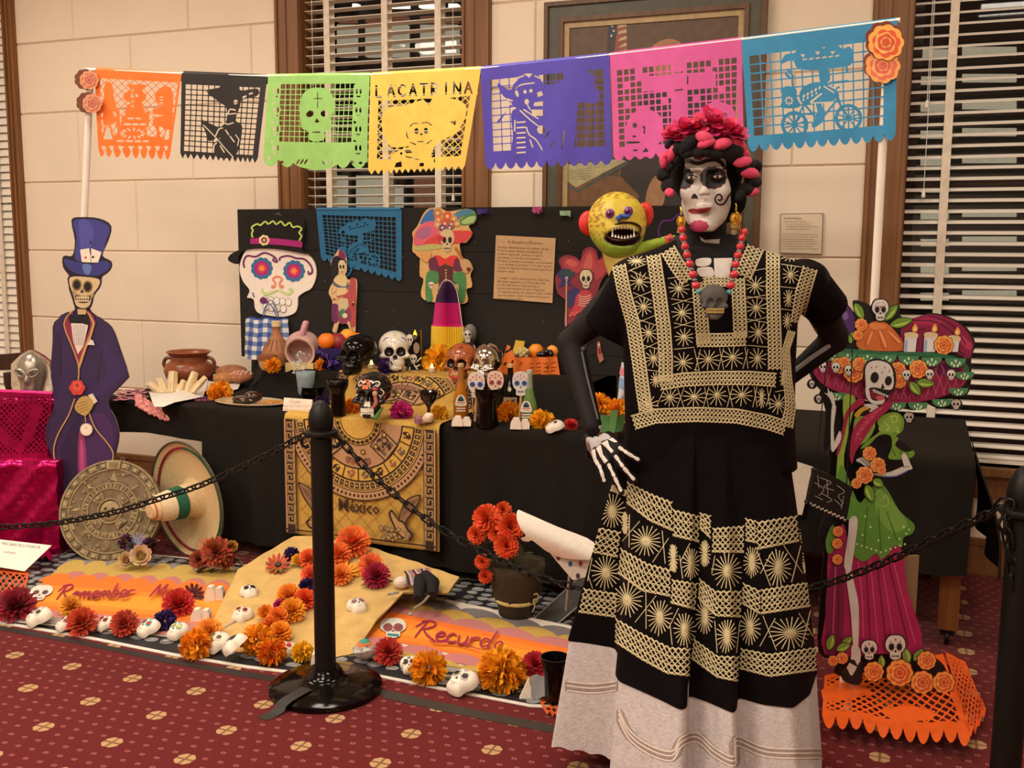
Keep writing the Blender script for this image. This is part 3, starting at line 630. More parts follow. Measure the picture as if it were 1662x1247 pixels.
# ------------------------------------------------------------------ flowers
def petal(m,base,dirv,up,L,W,curl,c1,c2,seg=3):
 d=V(dirv).normalized();u=V(up);u=(u-d*u.dot(d)).normalized();s=d.cross(u);rows=[]
 for i in range(seg+1):
  q=i/seg;w=W*(.35+1.3*q-1.15*q*q*q);c=V(base)+d*L*(q-.12*curl*q*q)+u*L*curl*q*q*.6;rows.append([c-s*w*.5+u*w*.12,c,c+s*w*.5+u*w*.12])
 m.sheet(rows,tuple(a+(b-a)*random.random()for a,b in zip(S(c1),S(c2))))
def bloom(kind,m,c,r,c1,c2,axis=(0,0,1),n=1.):
 A=frame_of(axis,(0,1,0)if abs(V(axis).normalized().z)>.9 else(0,0,1));c=V(c)
 if kind=='pom':
  k=int(170*n);r=r*1.12;c1,c2=[(min(1,q[0]*1.06),min(1,q[1]*1.3),q[2])for q in(S(c1),S(c2))]
  for i in range(k):
   z=1-1.75*(i+.5)/k;a=i*2.39996+random.uniform(-.2,.2);q=math.sqrt(1-z*z);d=A@V((q*cos(a),q*sin(a),z));petal(m,c+d*r*.35,d+V((random.uniform(-.35,.35),random.uniform(-.35,.35),random.uniform(-.35,.35))),A@V((-sin(a),cos(a),random.uniform(-1,1))),r*random.uniform(.55,.68),r*.42,random.uniform(-.4,.5),c1,c2,2)
 elif kind=='mum':
  for ring,(el,L,k)in enumerate(((1.4,.5,8),(1.15,.68,14),(.9,.84,18),(.62,.95,22),(.34,1.,24),(.05,1.,24),(-.3,.9,20))):
   k=max(5,int(k*n))
   for i in range(k):
    a=2*pi*(i+.5*(ring%2))/k+random.uniform(-.1,.1);e=el+random.uniform(-.1,.1);d=A@V((cos(e)*cos(a),cos(e)*sin(a),sin(e)));petal(m,c+d*r*.08,d,A@V((0,0,1)),r*L,r*.3,.22 if el>.3 else-.1,c1,c2,3)
 elif kind=='daisy':
  for ring,(el,k)in enumerate(((.35,12),(.1,13))):
   for i in range(k):
    a=2*pi*(i+.5*ring)/k;d=A@V((cos(el)*cos(a),cos(el)*sin(a),sin(el)));petal(m,c+d*r*.15,d,A@V((0,0,1)),r*.9,r*.26,.1,c1,c2,3)
 elif kind=='rose':
  for ring,(R,k,e)in enumerate(((.15,3,1.4),(.32,5,1.2),(.5,6,.95),(.7,7,.65),(.85,8,.35))):
   for i in range(k):
    a=2*pi*(i+.37*ring)/k;d=A@V((cos(e)*cos(a),cos(e)*sin(a),sin(e)));petal(m,c+A@V((R*.35*r*cos(a),R*.35*r*sin(a),-.05*r)),d,A@V((-cos(a),-sin(a),.6)),r*(.55+.3*R),r*.75,.5,c1,c2,3)
def leaf(m,base,tip,w,c='4f6a34',seg=4,lift=.2):
 b,t=V(base),V(tip);d=t-b;s=d.cross(V((0,0,1)));
 if s.length<1e-5:s=V((1,0,0))
 s.normalize();rows=[]
 for i in range(seg+1):
  q=i/seg;ww=w*math.sin(pi*min(.98,max(.04,q)));p=b+d*q+V((0,0,1))*d.length*lift*q*(1-q);rows.append([p-s*ww*.5+V((0,0,ww*.15)),p,p+s*ww*.5+V((0,0,ww*.15))])
 m.sheet(rows,c)
FPROTO={}
def flower(kind,label,x,y,r,z,c1,c2,axis=None,group=None,name=None,leaves=0,cen=None,at=None,n=1.):
 """a single loose flower whose photo centre is (x, y) with radius r pixels, lying on height z"""
 g=G(x,y+r*.55,z)if at is None else at;R=r*mpp(g);nm=name or{'pom':'marigold','mum':'chrysanthemum','daisy':'daisy','rose':'rose'}[kind]
 t=thing(nm,label,'flower',g,group);ax=axis if axis is not None else V((0,-.55,1));flat=kind in('daisy',)
 c=V(g)+V((0,0,R*(.62 if not flat else.3)));m=MB();bloom(kind,m,c,R,c1,c2,ax,n);m.build('petals',PETAL,t,True,None)['kind']='stuff'
 if cen or kind=='daisy':
  m=MB();a=V(ax).normalized();m.lathe([(.01*R,.2*R),(.2*R,.17*R),(.27*R,.05*R),(.22*R,-.05*R)],c+a*R*.1,cen or '2a1a10',n=12,M=frame_of(ax,(0,1,.01)));m.build('flower_centre',SATIN,t)
 else:
  m=MB();a=V(ax).normalized();m.lathe([(.3*R,-.42*R),(.26*R,-.5*R),(.06*R,-.58*R)],c,'5a7038',n=8,M=frame_of(ax,(0,1,.01)));m.build('calyx',PETAL,t)
 for k in range(leaves):
  m=MB();a=2*pi*k/leaves+random.random();leaf(m,V(g)+V((0,0,.004)),V(g)+V((cos(a)*R*1.3,sin(a)*R*1.3,.006)),R*.5);m.build('leaf',PETAL,t,True,None)
 return t
OR1,OR2='f29a1c','ea7e0c';AM1,AM2='f2aa20','ea9010'
GM='orange tissue marigolds on the altar'
flower('pom','orange tissue marigold on the riser below the checked bag',443,594,13,RZ,OR1,OR2)
flower('pom','small orange marigold on the riser right of the pink clay mug',523,594,11,RZ,'ee8e24','e27612')
flower('pom','orange marigold on the table behind the bitten plate, beside the bread cloth',357,639,19,TZ,OR1,OR2)
flower('pom','large golden marigold on the riser in front of the honeycomb skirt',713,588,26,RZ,AM1,AM2)
flower('pom','violet tissue flower on the riser below the white skull',632,596,18,RZ,'5a2a86','3c1a60',name='tissue_flower')
flower('pom','orange marigold on the table against the black painted skull',573,663,15,TZ+.01,'f28a18','e06a0c')
flower('pom','magenta tissue flower on the runner at the table edge',652,670,17,TZ+.012,'d8309c','b8207e',name='tissue_flower')
flower('pom','amber marigold on the table beside the pink crystal',713,673,14,TZ+.012,'f0ae30','e6981c')
flower('pom','orange marigold on the table in front of the brown bottle',828,674,21,TZ,OR1,OR2)
flower('pom','orange marigold at the table edge between two white skull halves',880,686,19,TZ,AM1,AM2)
flower('pom','dark violet tissue flower on the table behind the stanchion top',523,655,13,TZ,'3a1a58','241038',name='tissue_flower')
# ================================================================== CUT PAPER BANNER
_l=Yp(140,112,5.22);_r=Yp(1455,38,G(1385,1110)[1]);_d=_r-_l;BN=PS(_l,np.cross(_d*[1,1,0],[0,0,1]))
def lerp2(q,u,v):(a,b,c,d)=[np.array(p,float)for p in q];return tuple((a*(1-u)+b*u)*(1-v)+(d*(1-u)+c*u)*v)
def papel(name,label,q,surf,colr,ng,inner,teeth,fig=(),cut=(),strokes=(),cutstrokes=(),diag=False,lw_=2.,group=None,wave=.008,lift=.004,side=0,h=.8,cat='paper flag',mt=PAPER,ph=0.,tooth='v',hole=True,top=None):
 B=lambda u,v:lerp2(q,u,v);xs=[p[0]for p in q];ys=[p[1]for p in q];n,dp=teeth
 r=Ras(min(xs)-3,min(ys)-3,max(xs)+3,max(ys)+dp+4,h);out=[B(u,0)for u in np.linspace(0,1,5)];hq=max(ys)-min(ys)
 k=12
 if side:out+=[B(1-side*(.5-.5*cos(2*pi*i/2)),i/(2*k))for i in range(1,2*k)]
 for i in range(n):
  u0,u1=1-i/n,1-(i+1)/n
  if tooth=='v':out+=[B(u0,1),((B(u0,1)[0]+B(u1,1)[0])/2,(B(u0,1)[1]+B(u1,1)[1])/2+dp)]
  else:out+=[(B(u0+(u1-u0)*t,1)[0],B(u0+(u1-u0)*t,1)[1]+dp*(sin(pi*t)**.7 if tooth=='r' else(1-abs(2*t-1)**1.6)))for t in(0,.12,.3,.5,.7,.88)]
 out.append(B(0,1))
 if side:out+=[B(side*(.5-.5*cos(2*pi*i/2)),i/(2*k))for i in range(2*k-1,0,-1)]
 r.poly(out);u0,u1,v0,v1=inner
 if hole:
  r.poly([B(u0,v0),B(u1,v0),B(u1,v1),B(u0,v1)],-1)
  if diag:
   N=ng[0];M2=ng[1]
   for k in range(-M2,N+M2+1):
    for sgn in(1,-1):
     pts=[]
     for j in range(2*M2+1):
      u=k/N+sgn*j/(2*N);v=j/(2*M2)
      if 0<=u<=1:pts.append(B(u0+(u1-u0)*u,v0+(v1-v0)*v))
     if len(pts)>1:r.line(pts,lw_)
  else:
   for i in range(1,ng[0]):r.line([B(u0+(u1-u0)*i/ng[0],v0+(v1-v0)*j/6)for j in range(7)],lw_)
   for i in range(1,ng[1]):r.line([B(u0+(u1-u0)*j/6,v0+(v1-v0)*i/ng[1])for j in range(7)],lw_)
 for f in fig:r.poly(f)
 for p,w in strokes:r.line(p,w)
 for f in cut:r.poly(f,-1)
 for p,w in cutstrokes:r.line(p,w,-1)
 c=surf.hit(*B(.5,.02));t=thing(name,label,cat,c,group);y0=min(ys);a=(xs[1]-xs[0])or 1
 dz=lambda X,Y:wave*np.clip((Y-y0)/hq,0,1.2)*(np.sin((X-xs[0])/a*7+ph)+.4*np.sin((X-xs[0])/a*17+2*ph+(Y-y0)/hq*3))+wave
 m=MB();r.mesh(surf,m,colr,lift,dz=dz);m.build('cut_paper',mt,t,True,None)
 m=MB();A=[surf.hit(*B(u,0))for u in np.linspace(.01,.99,14)]
 for dx in(0,):m.sheet([[p+surf.n*.009-np.array([0,0,.002])for p in A],[p+surf.n*.006+np.array([0,0,.010])for p in A],[p-surf.n*.012+np.array([0,0,.009])for p in A],[p-surf.n*.014-np.array([0,0,.03])for p in A]],colr)
 m.build('folded_hem',mt,t,True,None);return t
bt=smoothp([(140,113),(297,120),(437,124),(602,122),(783,112),(993,90),(1205,65),(1461,33)],False,6)
FRM=thing('banner_frame','white plastic pipe frame with two poles carrying the row of cut paper flags','frame',BN.hit(1385,1110))
m=MB();m.tube([BN.hit(x,y)for x,y in bt],.009,n=10);m.build('crossbar',WHITEPL,FRM)
a_,b_=BN.hit(147,116),BN.hit(137,350);kk=a_[2]/(a_[2]-b_[2]);m=MB();m.tube([a_,a_+(b_-a_)*kk],.0165,n=14);m.build('pole',WHITEPL,FRM)
m=MB();a_=BN.hit(1443,40);b_=BN.hit(1386,1110);m.tube([a_,b_],.0145,n=14);m.build('pole',WHITEPL,FRM)
bd_=_d*[1,1,0]/np.linalg.norm(_d[:2]);m=MB()
ft=np.array([b_[0],b_[1],.02])
for e in(-bd_*.03+BN.n*.02,BN.n*.32+bd_*.02):m.tube([ft,ft+e],.0145,n=10)
m.build('pole_foot',WHITEPL,FRM)
z1_=Z(0,60,.25656);z2_=Z(400,80,.25656);z3_=Z(760,40,.2888);z4_=Z(1180,0,.29002)
sm=smoothp
GF=None
# orange flag: two seated women at an altar
f=[sm(z1_(p))for p in([(672,330),(685,290),(710,288),(728,320),(735,380),(752,440),(765,470),(730,480),(752,520),(745,545),(700,560),(668,550),(664,480),(640,520),(645,440),(672,400)],
 [(1020,330),(1065,312),(1100,340),(1108,400),(1105,480),(1110,560),(1085,590),(1040,575),(1015,570),(1020,640),(985,665),(1000,600),(975,540),(990,510),(1050,500),(1000,490),(975,490),(985,460),(1030,440),(1000,410),(990,370)],
 [(812,300),(840,305),(900,302),(935,310),(910,340),(935,370),(925,400),(905,420),(918,460),(930,520),(815,515),(815,440),(838,420),(800,400),(800,360),(835,335)])]
f+=[z1_(p)for p in([(752,465),(772,465),(778,570),(752,570)],[(930,470),(955,475),(950,570),(935,570)],[(785,500),(930,495),(940,690),(755,680),(765,565),(785,560)],[(640,640),(1100,640),(1085,700),(640,695)])]
f=[p for p in f]
ct=[z1_([(820+44*i,512),(855+44*i,512),(855+44*i,522),(820+44*i,522)])for i in(0,1)]+[z1_([(800+46*i,548),(838+46*i,548),(838+46*i,560),(800+46*i,560)])for i in(0,1,2)]
ct+=[z1_(circ(850+62*cos(a),612+26*sin(a),14,5,8,rot=math.atan2(.45*sin(a),cos(a))))for a in np.arange(0,6.2,.48)]+[z1_([(760+50*i,655),(798+50*i,655),(798+50*i,666),(760+50*i,666)])for i in range(4)]
ct+=[z1_([(1020+2*k,380+18*k),(1045,378+18*k),(1045,384+18*k),(1020,388+18*k)])for k in range(4)]+[z1_(circ(850,y,8,8,8))for y in(340,380,410,440)]+[z1_([(838,380),(845,360),(855,358),(850,385)]),z1_([(868,360),(885,370),(880,385),(870,380)])]
ct+=[z1_([(655+55*k,690),(690+55*k,695),(672+55*k,725)])for k in range(8)]+[z1_(p)for p in([(670,650),(690,580),(710,580),(735,650)],[(1045,650),(1060,595),(1075,598),(1080,650)])]
stl=[(z1_([(655,680),(685,565)]),3),(z1_([(745,680),(715,565)]),3),(z1_([(660,635),(740,635)]),3),(z1_([(1035,680),(1060,590)]),3),(z1_([(1085,690),(1090,590)]),3)]
papel('paper_flag','orange cut paper flag showing two seated women beside an altar',[(157,113),(298,121),(281,243),(163,238)],BN,'f07428',(9,7),(.06,.97,.115,.84),(9,17),f,ct,stl,diag=True,lw_=1.3,ph=.4,tooth='r')
# black flag: hatted figure with a guitar
f=[sm(z1_([(1320,345),(1400,320),(1420,290),(1520,295),(1535,340),(1640,330),(1640,375),(1545,400),(1530,440),(1515,480),(1500,530),(1540,560),(1535,640),(1520,700),(1490,740),(1400,640),(1330,660),(1310,600),(1290,530),(1390,570),(1440,530),(1440,450),(1390,410)])),z1_([(1280,515),(1300,530),(1480,760),(1460,760)]),sm(z1_([(1350,690),(1420,640),(1500,700),(1480,760),(1380,760)]))]
ct=[sm(z1_([(1490,405),(1510,400),(1515,420),(1495,430)]))]+[z1_(p)for p in([(1545,380),(1570,370),(1572,380),(1548,395)],[(1585,360),(1610,350),(1612,362),(1588,370)])]
cs=[(z1_(sm([(1450,490),(1465,460),(1500,465)],False)),2.2),(z1_([(1455,490),(1505,486)]),2.),(z1_([(1415,540),(1450,555),(1485,545)]),2.),(z1_(sm([(1370,625),(1390,585),(1415,577)],False)),2),(z1_([(1435,590),(1455,620)]),2.),(z1_([(1465,630),(1490,665)]),2.),(z1_([(1300,560),(1480,760)]),1.6),(z1_(sm([(1355,730),(1358,690),(1375,670)],False)),2),(z1_([(1400,690),(1425,730)]),2),(z1_([(1500,620),(1520,650),(1510,690)]),1.6)]
papel('paper_flag','black cut paper flag showing a hatted figure with a guitar',[(298,119),(437,125),(424,257),(297,249)],BN,'1c1a1a',(13,13),(.05,.93,.14,.97),(14,9),f,ct,[],cs,lw_=1.7,ph=1.4)
# green flag: large skull
f=[sm(z2_([(455,245),(520,255),(560,310),(568,390),(545,430),(548,500),(505,520),(500,570),(450,585),(405,570),(398,520),(355,500),(350,430),(340,370),(365,290),(405,255)]))]
for x in(195,725):
 for y in(275,395,515,635):f.append(sm(z2_([(x,y-55),(x+32,y-25),(x+28,y+20),(x+8,y+48),(x-8,y+48),(x-28,y+20),(x-32,y-25)])))
f+=[z2_([(150,180),(222,230),(222,650),(140,700)]),z2_([(690,230),(780,200),(775,720),(680,650)]),sm(z2_([(215,640),(480,640),(690,640),(700,700),(600,730),(470,765),(330,740),(270,690),(200,700)]))]
ct=[sm(z2_([(385,410),(410,388),(435,402),(425,425),(395,430)])),sm(z2_([(480,405),(505,388),(528,405),(520,428),(492,428)])),z2_([(440,460),(455,435),(472,460),(458,468)]),z2_([(425,522),(475,522),(475,530),(425,530)]),z2_([(458,270),(463,270),(463,375),(458,375)]),z2_([(430,312),(492,312),(492,317),(430,317)])]
for x in(200,722):
 for y in(275,395,515,635):ct+=[z2_(circ(x-12,y-8,7,20,8)),z2_(circ(x+12,y-8,7,20,8)),z2_([(x-16,y+22),(x+16,y+22),(x+8,y+32),(x-8,y+32)])]
 for y in(345,465,585):ct.append(z2_([(x-28,y-12),(x-8,y),(x-28,y+12)]))
ct+=[z2_(circ(330+26*k,712,6,22,8,rot=.6))for k in range(3)]+[z2_(circ(490+28*k,715,5,18,8,rot=-.5))for k in range(3)]+[z2_(circ(x,y,12,10,6))for x,y in((160,690),(235,715),(685,715),(735,720))]
papel('paper_flag','light green cut paper flag with one large skull',[(438,124),(603,122),(597,262),(432,258)],BN,'8fc46a',(15,11),(.13,.86,.1,.79),(7,13),f,ct,[],lw_=1.4,ph=2.2,tooth='r')
# yellow flag: broad hat figure and block lettering
f=[sm(z2_([(865,440),(910,370),(1020,355),(1100,330),(1160,310),(1260,305),(1380,340),(1400,400),(1370,490),(1320,545),(1230,590),(1190,640),(1180,700),(1200,750),(980,750),(915,680),(975,640),(1040,615),(930,620),(880,560)])),z2_([(800,180),(1470,150),(1470,290),(1300,310),(900,325),(830,320)])]
ct=[]
LT={'L':([(0,0),(0,1)],[(0,1),(.8,1)]),'A':([(0,1),(.5,0),(1,1)],[(.2,.62),(.8,.62)]),'C':([(1,.1),(.5,0),(0,.3),(0,.7),(.5,1),(1,.9)],),'T':([(0,0),(1,0)],[(.5,0),(.5,1)]),'R':([(0,1),(0,0),(.8,.05),(.9,.25),(.8,.45),(0,.5),(.9,1)],),'I':([(.5,0),(.5,1)],),'N':([(0,1),(0,0),(1,1),(1,0)],)}
cs=[]
for k,ch in enumerate('LACATRINA'):
 x0=832+70*k
 for st in LT[ch]:cs.append((z2_([(x0+42*a,235-2.3*(x0-832)/55+68*b)for a,b in st]),3.2))
ct+=[z2_([(1125,315),(1185,315),(1165,355)]),z2_([(1300,460),(1340,455),(1335,485)]),z2_(circ(1085,520,14,20,10)),z2_(circ(1145,518,14,20,10)),z2_([(1105,545),(1115,528),(1126,545)]),z2_([(1090,582),(1130,582),(1130,590),(1090,590)])]
cs+=[(z2_(sm(p,False)),1.7)for p in([(1045,490),(1065,472),(1095,472)],[(1120,470),(1150,465),(1180,482)],[(1020,520),(1022,545),(1030,565)],[(1045,590),(1080,605)],[(1150,600),(1185,575)],[(1015,680),(1060,690),(1095,700)])]
ct+=[z2_(p)for p in([(1105,720),(1130,720),(1130,742),(1100,742)],[(1190,660),(1215,640),(1210,690)],[(950,720),(985,710),(990,745),(940,748)],[(1005,640),(1040,635),(1060,655),(1020,660)])]+[z2_(circ(985,660,8,10,8)),z2_(circ(1205,705,8,14,8))]
cs+=[(z2_(sm([(880,620),(900,640),(960,640)],False)),1.8),(z2_([(1085,525),(1086,526)]),.1)]
fd=[z2_(circ(1085,521,6,9,8)),z2_(circ(1145,519,6,9,8))]
t_=papel('paper_flag','yellow cut paper flag with cut-out lettering above a broad-hatted skeleton',[(604,122),(783,112),(757,269),(601,276)],BN,'e3c355',(11,10),(.08,.94,.1,.9),(16,8),f,ct,[],cs,diag=True,lw_=1.5,ph=3.)
# purple flag: sombrero skeleton with a guitar and a cross
f=[sm(z3_([(270,330),(330,280),(400,285),(440,340),(560,310),(620,250),(700,280),(720,360),(740,370),(730,440),(620,440),(590,470),(560,700),(450,700),(420,640),(300,500),(250,460),(180,550),(170,540),(250,450),(200,400),(170,330),(240,370)])),z3_([(540,240),(640,240),(600,720),(540,720)]),sm(z3_([(250,500),(300,480),(440,560),(520,600),(500,690),(400,720),(260,740),(258,620)])),sm(z3_([(320,440),(440,470),(520,420),(560,440),(500,530),(420,540)]))]
ct=[sm(z3_(p))for p in([(285,410),(270,385),(280,370),(292,395)],[(318,375),(332,370),(336,386),(322,390)],[(352,368),(368,366),(368,380),(354,384)],[(325,430),(340,420),(350,440),(330,450)],[(395,590),(420,568),(440,585),(435,610),(410,615)])]+[z3_([(320,278),(370,278),(350,302)]),z3_([(395,385),(420,375),(430,400),(400,410)]),z3_([(380,440),(432,432),(432,460),(375,460)]),z3_([(360,480),(432,480),(432,515),(372,515)])]
ct+=[z3_([(278,y),(330,y-4),(330,y+5),(278,y+8)])for y in(548,578,608,635,662,690,718)]
cs=[(z3_(sm(p,False)),2.2)for p in([(250,345),(270,310),(320,290)],[(380,290),(420,305),(440,285)],[(275,360),(310,340),(380,330)],[(300,485),(360,540),(440,600)],[(320,480),(400,530)],[(335,580),(350,620),(390,650),(430,710)],[(355,650),(370,690)],[(270,540),(268,600)],[(225,420),(255,430)],[(220,440),(250,450)])]
cs+=[(z3_(sm(p,False)),2)for p in([(440,640),(470,600)],[(550,600),(540,700)],[(470,690),(500,660)],[(340,450),(355,480)])]
papel('paper_flag','purple cut paper flag showing a sombrero skeleton with a guitar beside a cross',[(782,112),(991,90),(994,257),(788,265)],BN,'4a3fae',(12,10),(.07,.95,.13,.88),(12,11),f,ct,[],cs,lw_=1.5,ph=4.,tooth='r')
# magenta flag: skulls under a squared cross
f=[z3_(p)for p in([(1145,195),(1225,185),(1235,620),(1150,620)],[(985,295),(1395,265),(1395,355),(985,380)])]+[sm(z3_([(890,620),(905,540),(950,490),(1010,478),(1070,500),(1100,550),(1105,640),(1060,690),(1050,740),(930,740),(900,700)])),sm(z3_([(1320,470),(1370,440),(1440,440),(1495,480),(1505,560),(1480,640),(1330,640),(1300,540)]))]
for a,b in((3,0),(4,1),(3,1),(1,2),(3,6),(4,6),(1,5),(7,5),(8,4),(14,1),(13,2),(15,0),(12,5),(16,4),(15,6)):
 u0,v0=.05+.91*a/19,.16+.74*b/12;f.append([lerp2([(992,90),(1205,65),(1208,240),(997,253)],u,v)for u,v in((u0,v0),(u0+.048,v0),(u0+.048,v0+.062),(u0,v0+.062))])
ct=[z3_(circ(942,568,13,15,10)),z3_([(895,658),(970,658),(970,668),(895,672)]),z3_([(985,575),(1000,570),(1000,615),(990,615),(994,590)]),z3_([(985,720),(1005,692),(1022,716)]),z3_(circ(940,630,12,6,8)),z3_(circ(1445,510,14,14,10)),z3_(circ(945,708,15,6,8)),z3_([(1235,288),(1243,288),(1243,340),(1235,340)]),z3_([(1162,272),(1215,266),(1215,273),(1162,279)]),z3_([(1165,370),(1215,364),(1215,372),(1165,377)])]
papel('paper_flag','magenta cut paper flag with skulls under a stepped cross',[(991,90),(1205,65),(1208,240),(997,253)],BN,'d2559f',(19,12),(.05,.96,.16,.92),(12,9),f,ct,[],lw_=2.6,ph=5.,tooth='r')
# blue flag: skeleton riding a bicycle
def bike(zf,s=1.):
 f=[sm(zf([(310,360),(330,310),(380,300),(400,275),(440,265),(470,275),(500,255),(540,275),(580,250),(620,255),(650,275),(690,265),(710,310),(700,360),(670,375),(600,385),(480,395),(400,385),(370,340)])),sm(zf([(520,385),(570,390),(580,440),(560,470),(530,470),(518,430)])),sm(zf([(410,560),(420,500),(480,465),(550,465),(610,500),(630,540),(600,560),(540,570),(450,590)])),sm(zf([(305,510),(340,485),(390,500),(395,550),(410,600),(310,605),(320,550)])),sm(zf([(330,400),(350,390),(380,430),(370,445),(335,430)])),sm(zf([(490,560),(520,560),(540,620),(545,660),(530,690),(490,715),(475,700),(500,650)]))]
 ct=[zf([(415,305),(440,308),(430,328)]),zf([(495,292),(525,290),(510,312)]),zf([(580,292),(608,288),(595,308)])]+[zf([(425+36*k,335-4*k),(450+36*k,328-4*k),(452+36*k,336-4*k),(428+36*k,342-4*k)])for k in range(6)]
 ct+=[zf(circ(432+22*k,540-12*k,6,11,8,rot=.4))for k in range(5)]+[zf(circ(430+24*k,560-12*k,5,8,8,rot=.4))for k in range(4)]+[zf(circ(352+18*cos(a),566+18*sin(a),8,5,8,rot=a))for a in np.arange(0,6.2,.785)]+[zf([(465,570),(530,520),(535,528),(470,580)]),zf([(470,575),(600,570),(600,578),(470,582)])]
 cs=[(zf([(545,485),(600,520)]),2.2*s),(zf([(570,480),(610,500)]),1.8*s),(zf([(335,400),(362,430)]),2*s),(zf([(495,580),(505,630)]),2.*s)]
 st=[]
 for x,y,R in((382,700,66),(682,662,68)):
  st.append((zf(circ(x,y,R,R*1.02,26)+circ(x,y,R,R*1.02,26)[:1]),5.2*s));st+=[(zf([(x,y),(x+R*cos(a),y+R*sin(a))]),2.4*s)for a in np.arange(.3,6.3,.628)];f.append(zf(circ(x,y,14,14,12)))
 st+=[(zf(p),w*s)for p,w in(([(382,700),(430,590),(630,490)],3),([(520,680),(620,560),(682,662)],3.4),([(430,580),(520,680)],3.4),([(440,585),(600,560)],3),([(610,500),(640,600),(682,660)],3.4),([(580,465),(680,455)],3),([(370,440),(375,510)],2.4),([(670,370),(675,400)],4),([(490,640),(430,640)],3))]
 return f,ct,st,cs
f,ct,st,cs=bike(z4_)
papel('paper_flag','blue cut paper flag showing a skeleton riding a bicycle',[(1205,66),(1457,34),(1455,217),(1216,236)],BN,'2a88b8',(13,9),(.045,.915,.16,.92),(13,12),f,ct,st,cs,lw_=2.2,ph=.9,tooth='r')
def paper_rose(label,x,y,r,pal,lift,grp=None):
 c=BN.hit(x,y);t=thing('paper_rose',label,'paper flower',c);m=MB();o=scal(x,y,r,9,.1);m.prism([BN.hit(*p)+BN.n*lift for p in o],-BN.n*.004,pal[0]);m.build('card_backing',PAINT,t,False)
 ps=PS(c+BN.n*lift,BN.n);paint(ps,'printed_petals',rose(x,y,r,pal)[1:],t);return t
pA=('6a3a26','d0906a','b86850','d89a74','b05a48');pB=('7a2a1c','f2b054','dd5a30','f4b868','d25430');pC=('8a4428','f2aa62','e07450','f4b474','e06a54')
paper_rose('upper faded pink paper rose on the banner pole above the top hat skeleton',145,130,17,pA,.028);paper_rose('lower faded pink paper rose on the banner pole above the top hat skeleton',150,168,17.5,pA,.034)
paper_rose('lower coral paper rose at the corner of the blue paper flag',1433,107,31,pC,.03);paper_rose('upper orange paper rose at the corner of the blue paper flag',1438,69,32,pB,.036)
# ================================================================== PICTURES ON THE BACKING BOARD
def cutout(name,surf,pts,th,colr,parent,lift=.0,mt=None,side=None):
 m=MB();m.prism([surf.hit(*p)+surf.n*(lift+th)for p in pts],-surf.n*th,colr,side);return m.build(name,mt or PAINT,parent,False)
z6=Z(370,330,.25872);FOAM=mat('craft_foam',None,.85,noise=(80,.06))
t=thing('skull_cutout','big white foam skull wearing a black top hat with magenta band, on the backing board','cutout',Wp(440,430,TBRD))
shp=sm(z6([(135,285),(250,280),(400,285),(490,310),(545,370),(558,450),(530,530),(480,560),(445,590),(440,650),(420,690),(350,712),(260,705),(200,690),(175,660),(168,610),(150,595),(125,590),(140,545),(100,490),(78,420),(90,350)]))
cutout('skull_panel',BPL,shp,.008,'e9dfd2',t,mt=FOAM)
cutout('hat',BPL,sm(z6([(110,150),(130,90),(220,80),(380,80),(450,85),(490,120),(488,200),(475,290),(520,320),(300,285),(130,290),(80,330),(72,380),(30,370),(12,350),(30,320),(85,290),(115,270)])),.01,'15110e',t,.0085,FOAM)
P2=PS(BPL.p+BPL.n*.0085,BPL.n);P3=PS(BPL.p+BPL.n*.019,BPL.n)
paint(P3,'hat_band',[('a81f78',z6([(140,222),(230,215),(350,225),(468,240),(466,278),(350,265),(230,255),(140,256)]))],t)
wv=[(155,215),(150,190),(158,170),(150,150),(185,130),(205,138),(235,115),(255,130),(285,112),(305,132),(335,115),(360,140),(390,122),(410,150),(440,145),(465,160),(450,185),(465,205),(450,235)]
paint(P3,'zigzag_trim',[('bfd36a',q)for q in stroke(z6(sm(wv,False,4)),2.8)],t)
paint(P3,'rosette',[('e6d9a8',scal(*z6([(228,232)])[0],9,7,.15)),('8a2a3a',circ(*z6([(228,232)])[0],5)),('d8c090',circ(*z6([(228,232)])[0],2.2))],t,z0=8)
for x,y in((213,408),(415,425)):
 cx_,cy_=z6([(x,y)])[0];paint(P2,'eye_flower',[('2e6e9c',scal(cx_,cy_,18,11,.1)),('a81f78',scal(cx_,cy_,12.5,9,.1)),('c83a5c',circ(cx_,cy_,8)),('ee8a3a',scal(cx_,cy_,5,5,.25))],t)
for p in([(105,405),(98,370),(120,330),(175,335),(230,310),(290,335),(310,365),(285,360),(290,345)],[(325,360),(330,340),(380,330),(430,345),(480,350),(520,390),(530,430),(510,445),(505,425)]):paint(P2,'eyebrow',[('6f1c62',q)for q in stroke(z6(p),2.8,4)],t)
paint(P2,'nose',[('e88a62',q)for q in stroke(z6([(285,515),(275,525),(290,528),(298,500),(282,475),(312,458),(340,475),(325,500),(332,528),(345,520),(338,512)]),2.8,4)],t)
for p in([(222,535),(215,550),(240,570),(290,555),(310,545)],[(310,545),(340,555),(375,572),(402,550),(395,535),(382,540)]):paint(P2,'moustache',[('c3d48a',q)for q in stroke(z6(p),[2,5,2],4)],t)
for k in range(9):
 r_=k//5;x=232+(k%5)*37+(6 if r_ else 0);y=605+(k%5)*4+r_*46;
 cx_,cy_=z6([(x,y)])[0];paint(P2,'tooth',[('1a1412',circ(cx_,cy_,5.2,6.4,14)),('eee6da',circ(cx_,cy_,4.6,5.8,14))],t,z0=3*k)
paint(P2,'lip_spot',[('6a2060',circ(*z6([(225,610)])[0],6,5.5))],t,z0=40);paint(P2,'side_mark',[('3a6a90',q)for q in stroke(z6([(155,560),(165,590)]),2)],t)
m=MB();m.prism([P3.hit(*p)for p in z6([(285,70),(320,55),(340,80),(305,72)])],P3.n*.0004,'4a4640');m.build('tape_strip',PAPER,t,False)
